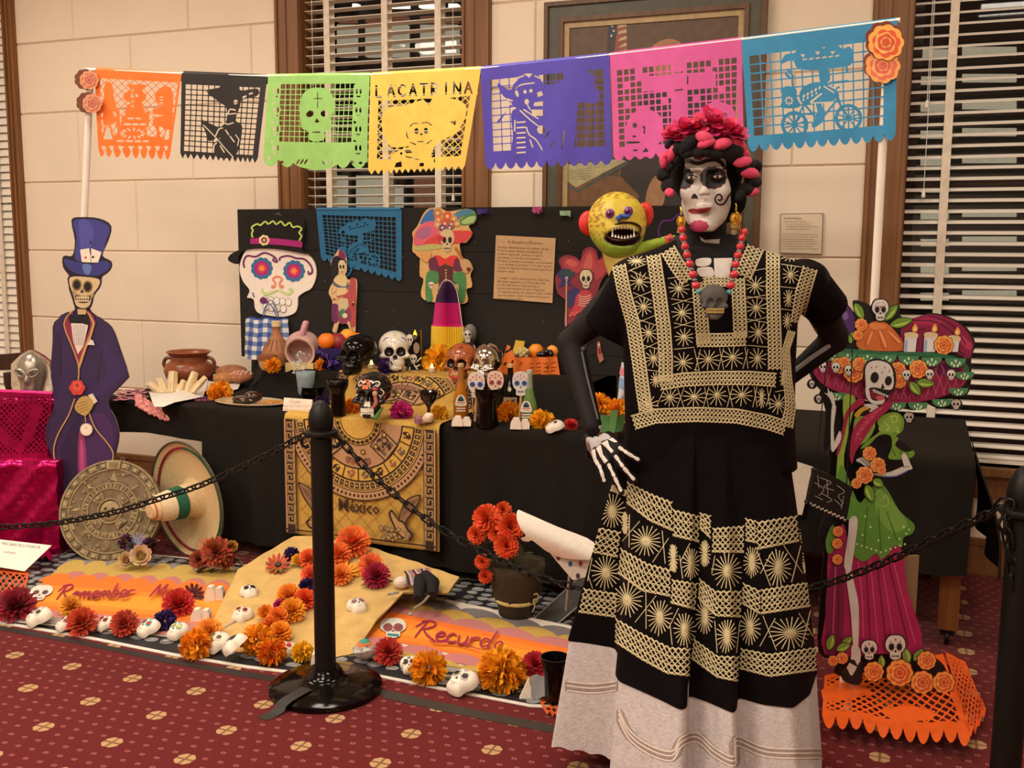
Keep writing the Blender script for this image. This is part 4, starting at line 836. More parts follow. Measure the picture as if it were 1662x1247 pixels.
# blue flag pinned to the board (same design), one corner folded up
f,ct,st,cs=bike(lambda p:[(370+(a*.585+515)*.25872,330+(b*.675-98-(a-500)*.075+30)*.25872)for a,b in p],.55)
papel('paper_flag','teal blue cut paper flag of a cyclist skeleton pinned on the black backing board',z6([(556,38),(1092,38),(1094,468),(585,330)]),BPL,'1f6a96',(17,12),(.07,.93,.12,.94),(12,7),f,ct,st,cs,lw_=1.2,wave=.002,lift=.003,tooth='r',h=.6)
# folk dancer cutout
t=thing('dancer_cutout','small skeleton folk dancer paper cutout below the blue flag on the board','cutout',Wp(560,470,TBRD))
P4=PS(BPL.p+BPL.n*.02,BPL.n)
o=sm(z6([(700,290),(740,330),(745,420),(735,450),(755,480),(790,470),(810,500),(805,640),(800,780),(795,810),(765,760),(745,760),(700,750),(680,810),(655,800),(670,740),(652,720),(655,620),(632,560),(650,510),(670,480),(655,440),(645,370),(665,335)]))
cutout('card_panel',P4,o,.003,'d8b080',t,-.003)
it=[('16121a',sm(z6([(648,380),(665,338),(700,332),(740,360),(738,380),(700,385),(690,470),(660,490),(650,440)]))),('7a2a5a',sm(z6([(705,290),(735,320),(735,350),(695,335)])))]
it+=skull2(*z6([(716,400)])[0],12,22,'d8c69c',ol=False)+[('5a6078',z6([(660,480),(745,480),(770,530),(740,545),(690,530),(660,510)])),('d8c08c',sm(z6([(690,450),(730,450),(750,480),(740,520),(700,515),(665,485)]))),('d8be88',z6([(690,530),(745,530),(750,590),(680,600)]))]
it+=[('b04a4a',sm(z6([(770,475),(800,480),(805,580),(800,760),(770,760),(760,640),(720,590),(660,610),(680,585),(750,560)]))),('6a2a5a',sm(z6([(655,640),(690,640),(690,740),(655,740)]))),('8a3a52',sm(z6([(690,640),(760,650),(770,740),(700,750)]))),('c8b890',sm(z6([(700,610),(750,600),(750,660),(700,680)]))),('4a7a5a',circ(*z6([(720,690)])[0],5,7)),('d8d0b0',circ(*z6([(735,705)])[0],4))]
it+=[('d8bc90',q)for p in([(680,760),(670,805)],[(755,740),(762,770),(785,810)],[(650,520),(640,570),(690,600)],[(640,570),(680,540)])for q in stroke(z6(p),3.)]
paint(P4,'printed_figure',it,t)
m=MB();a_,b_=Wp(*z6([(785,620)])[0],TBRD+.05),G(*z6([(700,915)])[0],RZ+.02);m.tube([a_,b_],.0055,'b89068',8);m.build('wooden_stick',CLAY,t)
# catrina cutout with honeycomb skirt
z7=Z(660,330,.26474);t=thing('catrina_cutout','printed catrina with rainbow feathered hat on the board, rainbow honeycomb skirt below','cutout',Wp(725,420,TBRD))
o=sm(z7([(70,140),(110,60),(150,30),(210,30),(260,50),(380,35),(430,70),(420,120),(385,140),(405,190),(370,240),(330,250),(345,330),(385,350),(410,400),(395,440),(405,510),(370,530),(360,615),(110,590),(108,470),(85,440),(85,330),(60,310),(40,290),(45,220),(40,180)]))
cutout('card_panel',BPL,o,.006,'d8b070',t,.004)
P5=PS(BPL.p+BPL.n*.0105,BPL.n)
it=[('3a70b8',sm(z7([(85,130),(120,60),(165,35),(170,100),(150,130)]))),('e0647a',sm(z7([(50,190),(90,130),(160,110),(200,160),(170,230),(60,260),(45,230)]))),('d84a48',sm(z7([(170,200),(280,170),(390,170),(400,190),(360,235),(280,250),(130,265),(110,240)]))),('b8b870',sm(z7([(45,270),(150,250),(260,265),(160,285),(60,290)]))),('4a8a5a',sm(z7([(320,110),(370,70),(420,60),(428,100),(400,125),(340,135)]))),('a8c880',sm(z7([(335,115),(380,85),(422,80),(410,115),(360,128)]))),('4a88a8',sm(z7([(290,70),(340,40),(400,40),(400,60),(340,80),(310,100)]))),('b06a90',sm(z7([(60,180),(110,145),(150,150),(140,200),(80,220)])))]
for x,y,r_,c in((190,60,28,'c07a48'),(195,100,25,'d8784a'),(250,80,30,'d8583a'),(290,95,24,'c89058'),(190,130,25,'d09a70'),(235,125,24,'c05a50'),(275,130,26,'a85a48'),(310,125,20,'d0a070'),(220,150,22,'6a4a70'),(265,150,20,'7a5a80')):it+=[(c,scal(*z7([(x,y)])[0],r_*.265,7,.15)),('e8c890',circ(*z7([(x,y)])[0],r_*.1))]
it+=skull2(*z7([(250,228)])[0],23,36,'d8be98','2a1414',ol=False)+[('c83a3a',circ(*z7([(210,215)])[0],4.5)),('d83a34',sm(z7([(165,330),(200,320),(235,340),(280,320),(320,335),(290,390),(240,370),(190,400)]))),('6a2a4a',sm(z7([(140,350),(180,330),(200,400),(190,420),(145,410)]))),('6a2a4a',sm(z7([(300,340),(335,360),(340,410),(290,410)]))),('5a2a2c',z7([(195,390),(240,375),(285,390),(290,450),(300,530),(200,530)])),('4a8a52',sm(z7([(125,430),(190,420),(195,480),(150,500),(160,590),(120,590)]))),('4a8a52',sm(z7([(290,430),(360,435),(355,590),(320,590),(320,500),(290,480)]))),('d8a060',sm(z7([(60,310),(150,300),(130,360),(90,340)])))]
it+=[('e0c080',circ(*z7([(243,410+18*k)])[0],1.4,n=8))for k in range(7)]+[('b06a3a',q)for q in stroke(z7([(300,270),(350,350),(375,390)]),4)]+[('c8a070',sm(z7([(330,350),(380,350),(400,390),(370,430),(340,400)]))),('6a3020',circ(*z7([(382,405)])[0],3.5))]
paint(P5,'printed_figure',it,t)
hc=thing('honeycomb_skirt','rainbow tissue honeycomb skirt, purple to yellow, standing below the catrina','decoration',Wp(727,597,.375)*[1,1,0]+np.array([0,0,RZ+.002]))
a0=V(Wp(727,597,.375));a0.z=RZ+.002;k_=mpp(a0);prof=[(34,0,'2a7a70'),(37,14,'5aa048'),(34,28,'d8c028'),(30,36,'e8c828'),(29,68,'e3c030'),(26,72,'c81a70'),(22,105,'c0186c'),(21,109,'3a1446'),(17,126,'34123e'),(9,136,'34123e'),(2,138,'34123e')]
M9=frame_of(WN);NF=22;m=MB()
for j in range(len(prof)-1):
 (r0,y0,c0),(r1,y1,c1)=prof[j],prof[j+1];vs=[]
 for i in range(NF+1):
  a=pi*i/NF
  for rr,yy in((r0,y0),(r1,y1)):
   for fz in(1.,.72):q=a if fz==1 else a+pi/NF/2;vs.append(a0+M9@V((rr*k_*cos(q)*fz,yy*k_*1.03,rr*k_*sin(q)*fz*.45)))
 fs=[]
 for i in range(NF):b=i*4;fs+=[(b,b+1,b+3,b+2),(b+1,b+4,b+6,b+3)]
 m.add(vs,fs,c1)
m.build('tissue_honeycomb',PAPER,hc,False);m=MB();m.tube([a0+M9@V((x*k_,y*k_*1.03,.012))for x,y in sm([(-17,118),(-8,136),(0,140),(10,136),(18,122),(24,90),(30,50)],False,4)],.0022,'d8ccc0');m.build('card_rim',PAINT,hc)
m=MB();P6=PS(a0+V(WN)*.02,WN);tg=skull2(700,463,9,11,'e0d0c0',ol=True);paint(P6,'skull_charm',tg,hc,lift=.002)
# letter on tan paper
t=sheet_thing('handwritten_letter','tan paper letter with two handwritten paragraphs taped to the black board','letter',z7([(548,196),(914,214),(894,612),(532,584)]),PS(BPL.p+BPL.n*.001,BPL.n),.0015,'c9a67c')
P7=PS(BPL.p+BPL.n*.003,BPL.n);it=[]
rows_=['A Nuestros Muertos','Les dejo discretamente un camino de luz','Y con la mano trazada iluminarán el','sendero esperado. Aquí y en casa la','esperanza, recuerdan sus nombres','los aman. Caminan escuchando, nos hermanan','y nos abrazan y bendicen. Y les dejo un pan,','cuando les digo las comparecencias que ofrece','nuestro amor.','','Y tengan a quién desprenderse cada ropa,','aire papel, pasando con Dios, que esta','noche está aún los más hermanos','siendo esta mañana al calor. Aquí que','nos esperan juntas, nos amamos. Que nombre','que el ausente, vuela en memoria buenos','para su espera adiós.']
def text_on(parent,name,surf,rows,x0,y0,x1,y1,size,colr,skew=0.,slope=0.,mt=None,lift=.0006,bold=0.,fit=True):
 """flat lettering laid on a surface; pixel box in the photo"""
 mb=MB();n_=len(rows)
 for i,s_ in enumerate(rows):
  if not s_:continue
  c=bpy.data.curves.new('t','FONT');c.body=s_;c.size=1;c.offset=bold;c.resolution_u=1;o=bpy.data.objects.new('t',c);COL.objects.link(o);dg=bpy.context.evaluated_depsgraph_get();me=bpy.data.meshes.new_from_object(o.evaluated_get(dg));bpy.data.objects.remove(o)
  if not len(me.vertices):continue
  P=np.array([v.co[:2]for v in me.vertices]);w_=P[:,0].max()or 1;fx=size*.9
  if fit and fx*w_>(x1-x0):fx=(x1-x0)/w_
  yb=y0+(y1-y0)*(i+.8)/n_;X=x0+P[:,0]*fx+P[:,1]*skew*size;Y=yb-P[:,1]*size+(X-x0)*slope
  Q,N,ok=surf.hits(X,Y);mb.add(Q+N*lift,[list(p.vertices)for p in me.polygons],colr)
 return mb.build(name,mt or PAINT,parent,False)
text_on(t,'handwriting',P7,rows_[:1],824,387,885,397,7.5,'86603f',slope=.04);text_on(t,'handwriting',P7,rows_[1:],807,398,897,487,5.6,'86603f',slope=.045)
# red feathered catrin cutout
t=thing('catrin_cutout','red plumed skeleton paper cutout on the board behind the person arm','cutout',Wp(945,460,TBRD))
o=sm(z7([(915,450),(950,405),(936,350),(975,318),(1035,328),(1068,350),(1085,290),(1125,268),(1165,292),(1182,345),(1215,318),(1252,340),(1258,400),(1200,470),(1150,600),(1080,680),(1000,740),(975,760),(970,690),(985,600),(960,580),(925,540)]))
cutout('card_panel',BPL,o,.005,'8a3040',t,.003);P8=PS(BPL.p+BPL.n*.0085,BPL.n)
it=[('b04048',sm(z7(p)))for p in([(1060,420),(1080,330),(1125,285),(1160,330),(1150,420)],[(1010,420),(960,380),(980,335),(1050,350),(1080,420)],[(1150,420),(1170,350),(1240,350),(1240,400),(1170,470)])]+[('c86058',sm(z7(p)))for p in([(1085,400),(1100,340),(1125,305),(1140,350),(1130,410)],[(1020,390),(975,365),(1000,345),(1050,370)])]
it+=[('3a3468',sm(z7(p)))for p in([(920,440),(960,400),(1000,430),(1030,420),(1000,480),(1040,520),(980,500),(930,520),(950,470)],[(990,540),(1050,520),(1060,580),(1000,640),(985,600)])]+[('2a4a4a',sm(z7([(940,430),(990,400),(1030,440),(990,450)])))]+skull2(*z7([(1100,465)])[0],20,30,'d8c8a8')+[('c0404a',sm(z7([(1040,570),(1090,530),(1140,560),(1130,600),(1090,650),(1000,700),(1030,620)])))]
it+=[('d8cab0',q)for k in range(5)for q in stroke(z7(sm([(1055,565+14*k),(1090,575+14*k),(1130,562+14*k)],False,3)),1.2)]+[('c09a80',q)for q in stroke(z7([(982,470),(978,750)]),2.4)]+skull2(*z7([(983,465)])[0],5,8,'c8b8c0')+[('e07a5a',q)for q in stroke(z7([(1000,690),(1020,670),(1030,690),(1050,665)]),2)]
paint(P8,'printed_figure',it,t)
t=thing('tassel_charm','tiny red skull tassel charm hanging low on the backing board','charm',Wp(972,560,TBRD));o=z7([(1170,850),(1185,848),(1192,890),(1210,960),(1185,980),(1170,930)]);cutout('charm_body',BPL,o,.003,'b06a58',t,.001);paint(PS(BPL.p+BPL.n*.0042,BPL.n),'charm_print',[('d8c0a0',circ(*z7([(1178,868)])[0],2)),('8a2a2a',z7([(1172,890),(1192,890),(1196,920),(1176,925)]))],t)
for x,y,c,lb in((783,343,'3a2a7a','violet'),(871,340,'b04a80','pink'),(917,346,'9ab89a','pale green')):
 t=thing('tissue_scrap','tiny %s tissue paper scrap hanging over the top edge of the board'%lb,'tissue paper',Wp(x,y,TBRD));m=MB()
 for k in range(4):m.sheet([[Wp(x-7+4*k+random.uniform(-2,2),y-4,TBRD+.012),Wp(x-3+4*k,y-4,TBRD+.016)],[Wp(x-8+4*k,y+random.uniform(2,9),TBRD+.02+.004*k),Wp(x-3+4*k,y+random.uniform(2,8),TBRD+.014)]],c)
 m.build('crumpled_tissue',PAPER,t,False)
# ================================================================== ON THE TABLE
class LS: # a plane with its own centimetre grid: x along ex, y downwards
 def __init__(s,o,ex,ey,n):s.o=np.asarray(o,float);s.ex,s.ey,s.n=np.asarray(ex,float),np.asarray(ey,float),np.asarray(n,float)
 def hits(s,X,Y):P=s.o+np.outer(X*.01,s.ex)+np.outer(Y*.01,s.ey);return P,np.repeat(s.n[None],len(P),0),np.ones(len(P),bool)
 def hit(s,x,y):return s.hits(np.array([x]),np.array([y]))[0][0]
# woven calendar runner
ra,rb=stc(G(462,674,TZ))[0],stc(G(722,690,TZ))[0];rc,rw=(ra+rb)/2,(rb-ra)/2;TD=TF+.052;zb=stc(wallp(TD).hit(690,893))[2]
rn=thing('table_runner','gold woven runner with round calendar design and México over the table front','runner',ST(rc,TD,zb))
path=[(.42,RZ+.006),(.55,RZ+.006),(.665,RZ+.005),(.682,RZ-.006),(.735,TZ+.09),(.79,TZ+.022),(.82,TZ+.015),(1.,TZ+.015),(TF+.02,TZ+.014),(TD-.008,TZ+.008),(TD,TZ-.012)]+[(TD,TZ+(zb-TZ)*q)for q in(.15,.3,.5,.7,.85,1)]
m=MB();m.sheet([[ST(rc+rw*x,t,z)for t,z in path]for x in np.linspace(-1,1,13)],'c49c4a');m.sheet([[ST(rc+rw*x,t-.004,z-.003)for t,z in path]for x in np.linspace(-1,1,13)],'5a4020');m.build('woven_cloth',CLOTHC,rn,True,None)
RW,DH=rw*100,(TZ-.012-zb)*100
DP=LS(ST(rc,TD,TZ-.012),WD,[0,0,-1],WN);INK='3a2418';PK='b48c66'
def ringp(cx_,cy_,r0,r1,a0,a1,n=40):return[(cx_+r1*cos(a),cy_+r1*sin(a))for a in np.linspace(a0,a1,n)]+[(cx_+r0*cos(a),cy_+r0*sin(a))for a in np.linspace(a1,a0,n)]
def calendar(cy_,lo,hi,sgn,full=True):
 """half of the round design, on the side sgn of the fold; angles lo..hi"""
 o=[];A=lambda r0,r1,c,n=60:o.append((c,ringp(0,cy_,r0,r1,lo,hi,n)))
 for r0,r1,c in((0,38.4,INK),(34.4,37.8,PK),(33.2,34,INK),(33.4,33.9,'c8a258'),(29.6,33.0,'c09e58'),(28.8,29.5,INK),(23.5,28.7,'cca44c'),(22.8,23.4,INK),(12.3,22.7,PK),(0,12.2,INK),(9.4,11.8,'cca44c'),(9.0,9.3,INK),(0,8.9,'cca44c')):A(r0,r1,c)
 for a in np.arange(lo+.03,hi,.062):
  x,y=36.1*cos(a),cy_+36.1*sin(a);o.append((INK,circ(x,y,.8,.62,7,rot=a)))
 for k,a in enumerate(np.arange(lo+.04,hi,.088)):
  x,y=31.3*cos(a),cy_+31.3*sin(a);o.append((INK,[(x+p*cos(a)-q*sin(a),y+p*sin(a)+q*cos(a))for p,q in((-1.3,-.95),(1.3,-.95),(1.3,.95),(-1.3,.95))]));o.append(('b8964e' if k%2 else '8a6a52',circ(x,y,.62,n=6,rot=a)))
 for k,a in enumerate(np.arange(lo,hi+.01,(hi-lo)/10)):
  o+=[(INK,q)for q in stroke([(23*cos(a),cy_+23*sin(a)),(29*cos(a),cy_+29*sin(a))],.55)]
  b=a+(hi-lo)/20
  if b<hi:
   x,y=26*cos(b),cy_+26*sin(b);cc=(INK,'6a5a4a','8a5a48')[k%3]
   o+=[(cc,[(x+2.2*r_*cos(q),y+2.1*r_*sin(q))for q,r_ in zip(np.arange(0,6.28,.5),rng.uniform(.55,1.15,13))]),('cca44c',circ(x+.4,y-.5,.6,n=7)),('cca44c',circ(x-.8,y+.6,.45,n=6))]
 for a in(lo+.62,hi-.62): # square day signs
  x,y=17.6*cos(a),cy_+17.6*sin(a);P=lambda s:[(x+p*cos(a)-q*sin(a),y+p*sin(a)+q*cos(a))for p,q in((-s,-s),(s,-s),(s,s),(-s,s))]
  o+=[(INK,P(5.3)),(PK,P(4.7)),('6a5644',P(3.7))]+[(INK if k%2 else 'a5855c',circ(x+random.uniform(-3,3),y+random.uniform(-3,3),random.uniform(.6,1.1),n=7))for k in range(22)]
 for a in np.arange(lo+.35,hi,.49):o+=[(INK,circ(15.2*cos(a),cy_+15.2*sin(a),1.3,n=12)),('cca44c',circ(15.2*cos(a),cy_+15.2*sin(a),.8,n=10))]
 a=(lo+hi)/2;o+=[(INK,ringp(0,cy_,18.4,19,a-.32,a+.32,12))]+[('8a5a48',circ(19.8*cos(b),cy_+19.8*sin(b),1.2,1.7,8))for b in np.arange(a-.28,a+.3,.14)]
 for a in np.arange(lo+.12,hi,.23):o.append((INK,circ(10.6*cos(a),cy_+10.6*sin(a),.85,1.1,7,rot=a)))
 return o
it=[]
for k in range(-40,46,4): # basket weave ground
 for j in range(0,int(DH)+4,4):
  s_=1 if(k+j)//4%2 else-1
  for e in(-1.2,0,1.2):
   p=[(k+2-1.7+e*.7,j+2-s_*1.7+s_*-e*.7*-1),(k+2+1.7+e*.7,j+2+s_*1.7+s_*e*.7)]
   if max(abs(p[0][0]),abs(p[1][0]))<RW-7 and 0<min(p[0][1],p[1][1])and max(p[0][1],p[1][1])<DH-3:it+=[('a07c36',q)for q in stroke(p,.28)]
GR=list(it);it+=calendar(-2.,.06,pi-.06,1)
for q in(-1,1): # greek key borders
 it+=[(INK,[(q*(RW-.5),0),(q*(RW-7),0),(q*(RW-7),DH-.5),(q*(RW-.5),DH-.5)]),(PK,[(q*(RW-1.),0),(q*(RW-6.6),0),(q*(RW-6.6),DH-1),(q*(RW-1.),DH-1)]),(INK,[(q*(RW-1.8),0),(q*(RW-6.2),0),(q*(RW-6.2),DH-1),(q*(RW-1.8),DH-1)])]
 y=.8
 while y<DH-5:
  x=RW-4
  for p in([(-1.8,0),(-1.8,3.8),(1.5,3.8),(1.5,.9),(-.5,.9),(-.5,2.6)],):it+=[('a98a5c',w_)for w_ in stroke([(q*(x+a),y+b)for a,b in p],.75)]
  it+=[('a98a5c',w_)for w_ in stroke([(q*(x-1.9),y+4.5),(q*(x+1.9),y+4.5)],.4)];y+=5.1
it+=[(INK,[(-RW+1,DH-3),(RW-1,DH-3),(RW-1,DH-2.3),(-RW+1,DH-2.3)])]
for q in(-1,1): # eagles and rocks
 E_=lambda p:[(q*(RW-7-a),b)for a,b in p];y0=DH-26
 it+=[(INK,sm(E_([(1,y0),(5,y0+.5),(9,y0+3),(12,y0+9),(13,y0+14),(10,y0+16),(8,y0+12),(4,y0+7)]),n=3)),('8a684a',sm(E_([(2,y0+.6),(5.5,y0+1.3),(8.6,y0+3.6),(11.4,y0+9),(12,y0+13),(10.3,y0+14.6),(8.4,y0+11.4),(4.6,y0+6.4)]),n=3))]
 it+=[(INK,w_)for k in range(6)for w_ in stroke(E_([(3+1.3*k,y0+1.6+.5*k),(5.5+1.1*k,y0+5+1.3*k)]),.3)]
 it+=[(INK,sm(E_([(10,y0+13),(13,y0+12),(16,y0+8),(18,y0+10),(16.4,y0+14),(13,y0+20),(8,y0+22),(5,y0+19),(8,y0+16)]),n=3)),('b08c60',sm(E_([(10.4,y0+14),(13,y0+13),(16,y0+9.4),(16.8,y0+10.4),(15.4,y0+14),(12.4,y0+19),(8.2,y0+20.8),(6.4,y0+19),(8.6,y0+17)]),n=3))]
 it+=[(c,circ(q*(RW-7-x),y,r_,r_*.8,8))for k in range(24)for x,y,r_ in[(random.uniform(8,22),DH-3.5-random.uniform(0,7),random.uniform(.7,1.3))]for c,r_ in((INK,r_*1.25),('a5885c',r_))]
paint(DP,'woven_design',it,rn,CLOTHC,lift=.0012,dl=.00002)
text_on(rn,'woven_lettering',DP,['México'],-11.5,DH-22.5,14,DH-12.5,8.4,INK,lift=.012,fit=False,bold=.018)
sv=np.array(ST(0,.79,TZ+.022))-np.array(ST(0,.682,RZ-.006));sl=np.linalg.norm(sv);SP=LS(ST(rc,.682,RZ-.006),WD,sv/sl,np.cross(sv/sl,WD));
if SP.n[2]<0:SP.n=-SP.n
SP.o=SP.o+SP.n*.006
it=[(INK,[(q*(RW-.5),0),(q*(RW-7),0),(q*(RW-7),sl*99),(q*(RW-.5),sl*99)])for q in(-1,1)]+[('a98a5c',w_)for q in(-1,1)for k in range(4)for w_ in stroke([(q*(RW-4+a),.6+k*4.4+b)for a,b in[(-1.8,0),(-1.8,3.3),(1.5,3.3),(1.5,.9),(-.5,.9),(-.5,2.2)]],.7)]
sc_=sl*100;it+=[(c,p)for c,p in[(c,[(x*1.0,min(sc_,max(0,y)))for x,y in p])for c,p in calendar(27.,-2.5,-.64,-1)]]
paint(SP,'woven_design',[(c,p)for c,p in it if max(b for a,b in p)-min(b for a,b in p)>.05],rn,CLOTHC,lift=.002,dl=.00003)
TP=LS(ST(rc,.68,RZ+.006),WD,-WN,[0,0,1]);it=[('a07c36',q)for k in range(-32,34,4)for j in range(0,20,4)for e in(-1.2,0,1.2)for q in stroke([(k+.4+e,j+(.4 if(k+j)//4%2 else 3.6)),(k+3.6+e,j+(3.6 if(k+j)//4%2 else.4))],.28)]
it+=[(INK,[(22,2),(29,2),(31,8),(24,8)]),(PK,[(24,3.4),(28,3.4),(29,6.4),(25.4,6.4)])];paint(TP,'woven_design',it,rn,CLOTHC,lift=.001,dl=.00003)

def K(x,y,z):g=G(x,y,z);return V(g),mpp(g)
def vessel(name,label,cat,x,y,z,prof,colr,mt=CLAY,part='body',group=None,n=24):
 """profile in pixels above the base"""
 g,k=K(x,y,z);t=thing(name,label,cat,g,group);m=MB();m.lathe([(r*k,h*k*1.02)for r,h in prof],g,colr,n,cap=True);m.build(part,mt,t,True,50);return t,g,k
# clay cooking pot
t,g,k=vessel('clay_pot','wide-mouthed brown glazed clay pot at the back left of the table','pot',308,622,TZ,[(22,0),(36,8),(40,20),(37,30),(29,35),(28,43),(33,48),(36,50),(34,51.5),(26,45),(24,34),(30,20),(10,6)],'8a4a2c',mat('brown_glaze',None,.3,noise=(18,.2)))
for q in(-1,1):
 m=MB();m.tube([g+V((q*a*k,0,b*k))for a,b in sm([(28,42),(37,40),(41,32),(38,24)],False,4)],3*k,'7a4026',8);m.build('handle',MATS['brown_glaze'],t)
# tamales in a napkin with crocheted border
g,k=K(272,652,TZ);t=thing('crochet_napkin','white napkin with pink crocheted border wrapping tamales at the table corner','napkin',g)
def ctr(pts,z=TZ,dz=()):return[np.array(G(x,y,z))for x,y in pts]
m=MB();wh='ddd6cc'
TOPF=lambda x,y,h:np.array(G(x,y,TZ+.012))+np.array([0,0,h])
m.sheet([[TOPF(x,y,h)for x,y,h in r]for r in([(242,645,.03),(258,640,.02),(280,636,.03),(300,632,.04),(322,634,.055),(338,630,.05)],[(246,655,.02),(262,651,.03),(282,648,.03),(302,645,.04),(318,642,.02),(334,640,.025)],[(250,660,.0),(265,662,.004),(284,658,.015),(300,652,.006),(316,650,.01),(330,645,.004)])],wh)
m.build('napkin_cloth',CLOTHC,t,True,None)
m=MB();bpts=[(222,648),(232,655),(245,662),(258,668),(272,672),(283,668)];
for k_ in range(7):
 for j,(x,y)in enumerate(sm(bpts,False,4)):
  yy=y-7+2.6*k_;c=np.array(Yp(x+2*sin(j*1.3)+random.uniform(-1.6,1.6),yy+random.uniform(-1.4,1.4),G(x,655,TZ)[1]-.02-.004*k_));m.ball(c,(.0105,.004,.0085),('e89a94','e08c88','eca8a0')[(j+k_)%3],6,4)
for j in range(10):c=np.array(G(318+(j%5)*5,646+(j//5)*4,TZ+.012));m.ball(c,(.009,.008,.008),('8a4a6a','6a3a5a')[j%2],6,4)
m.build('crochet_border',CLOTHC,t)['kind']='stuff'
d0=thing('crochet_doily','pink crocheted doily lying on the table behind the top hat skeleton','doily',G(212,642,TZ));m=MB()
for i in range(9):
 for j in range(5):m.ball(np.array(G(190+5.5*i+(j%2)*2.5+random.uniform(-2,2),634+4*j-.3*i+random.uniform(-1.6,1.6),TZ+.008)),(.016,.015,.004),('c8808a','c07882','d08c94')[(i+j)%3],6,4)
m.build('crochet_stitches',CLOTHC,d0)['kind']='stuff'
HUSK=mat('corn_husk',None,.7,noise=(30,.12),bump=.4,bscale=60)
z8=Z(220,520,.20457)
for lab_,(x0,y0,x1,y1,w)in zip(('leftmost tamale leaning far out of the napkin','short tamale second from the left in the napkin','tallest tamale standing upright at the left of the napkin','small tamale low at the front of the napkin','slim tamale in the middle of the napkin','thick upright tamale at the right of the napkin','rightmost tamale leaning toward the bread','smallest tamale low in the middle of the napkin'),((215,605,100,505,10),(240,560,185,460,10),(290,575,300,405,14),(275,600,200,520,8),(350,560,385,475,9),(420,560,475,410,12),(450,570,560,450,9),(330,590,350,520,11))):
 (ax,ay),(bx,by)=z8([(x0,y0),(x1,y1)]);A=np.array(G(ax,max(ay,643),TZ+.02))+np.array([0,0,.02]);B=np.array(Yp(bx,by,A[1]+.03));t=thing('tamale',lab_,'tamale',A,'tamales in the napkin');kk=mpp(A)*w
 d=B-A;m=MB();m.tube([A-d*.1,A,A+d*.5,A+d*.97,B],[kk*.5,kk*.62,kk*.66,kk*.55,kk*.4],'e2c79a',7,flat=.75);m.build('husk',HUSK,t);m=MB()
 for q in range(2):o=V((random.uniform(-1,1),-1,.2)).normalized()*kk*.55;m.tube([V(A)+o,V(A+d*.95)+o*.9],kk*.14,'f0dcb4',5)
 m.build('husk_fold',HUSK,t)
# sweet breads
SUG=mat('bread_crust',None,.65,noise=(40,.2),bump=.3,bscale=90)
def bread(label,x,y,r,z,c,sugar=None,hz=.55):
 g,k=K(x,y,z);t=thing('sweet_bread',label,'bread',g);m=MB();m.ball(g+V((0,0,r*k*hz*.8)),(r*k,r*k*.85,r*k*hz),c,18,10);m.build('crust',SUG,t)
 if sugar:
  m=MB()
  for i in range(34):
   u,v=(i%6-2.5)/3,(i//6-2.5)/3
   if u*u+v*v<.85:q=math.sqrt(1-min(.98,u*u*.95+v*v*.95));m.box(g+V((u*r*k,v*r*k*.85-.3*r*k*q*0,r*k*hz*(.8+q*1.02))),(r*k*.24,r*k*.2,r*k*.12),sugar)
  m.build('sugar_topping',SUG,t,False)['kind']='stuff'
 return t
bread('long brown bread loaf at the back, behind the pink sugar-topped bun',376,613,26,TZ+.05,'9a6440',hz=.45);bread('smooth golden brown bun in the white bread cloth',364,622,18,TZ+.03,'b07848');bread('bun with pink cracked sugar topping beside the riser',392,621,19,TZ+.035,'a86a4a','d8a490')
g,k=K(358,634,TZ);t=thing('bread_cloth','white folded cloth holding the sweet breads','napkin',g);m=MB();m.sheet([[np.array(G(x,y,TZ+.008))+np.array([0,0,h])for x,y,h in r]for r in([(332,626,.03),(345,622,.01),(370,618,.01),(398,618,.03)],[(332,634,.055),(346,632,.03),(368,630,.02),(392,628,.03)],[(330,640,.02),(344,640,.008),(366,638,.004),(386,634,.008)])],'d8d0c4');m.build('folded_cloth',CLOTHC,t,True,None)
g,k=K(350,606,TZ+.05);t=thing('clay_figurine','small brown clay turtle figurine beside the clay pot','figurine',g);m=MB();m.ball(g+V((0,0,.02)),(.035,.03,.025),'7a4a34',14,8);m.build('shell',CLAY,t);m=MB();m.ball(g+V((-.035,-.01,.015)),.014,'8a5a40');m.build('head',CLAY,t)
# platter with mole and rice
g,k=K(408,658,TZ);t=thing('oval_platter','cream oval platter with dark mole chicken and orange rice at the table front','plate',g);S_=Matrix.Diagonal((1,.62,1));m=MB();m.lathe([(.11,.0),(.15,.006),(.20,.018),(.204,.022),(.198,.024),(.145,.012),(0.001,.011)],g,'c8b494',40,M=rz(PSI)@S_);m.build('platter',GLOSS,t)
m=MB();m.ball(g+V((-.03,0,.03)),(.075,.045,.02),'2a1510',14,8,rz(PSI));m.ball(g+V((.005,.02,.042)),(.05,.04,.028),'331a12',12,8);m.tube([g+V((-.03,0,.03)),g+V((-.09,-.005,.018))],[.02,.01],'2a1510');m.build('mole_chicken',GLOSS,t)
m=MB()
for i in range(240):a,r_=random.uniform(0,6.28),random.random()**.5;m.ball(g+V((.105+.07*r_*cos(a),.0-.02+.045*r_*sin(a),.018+.014*(1-r_))),(.005,.0022,.002),('d8963c','c8802c','e0a850')[i%3],5,3,rz(random.uniform(0,3)))
m.build('rice',SATIN,t)['kind']='stuff'
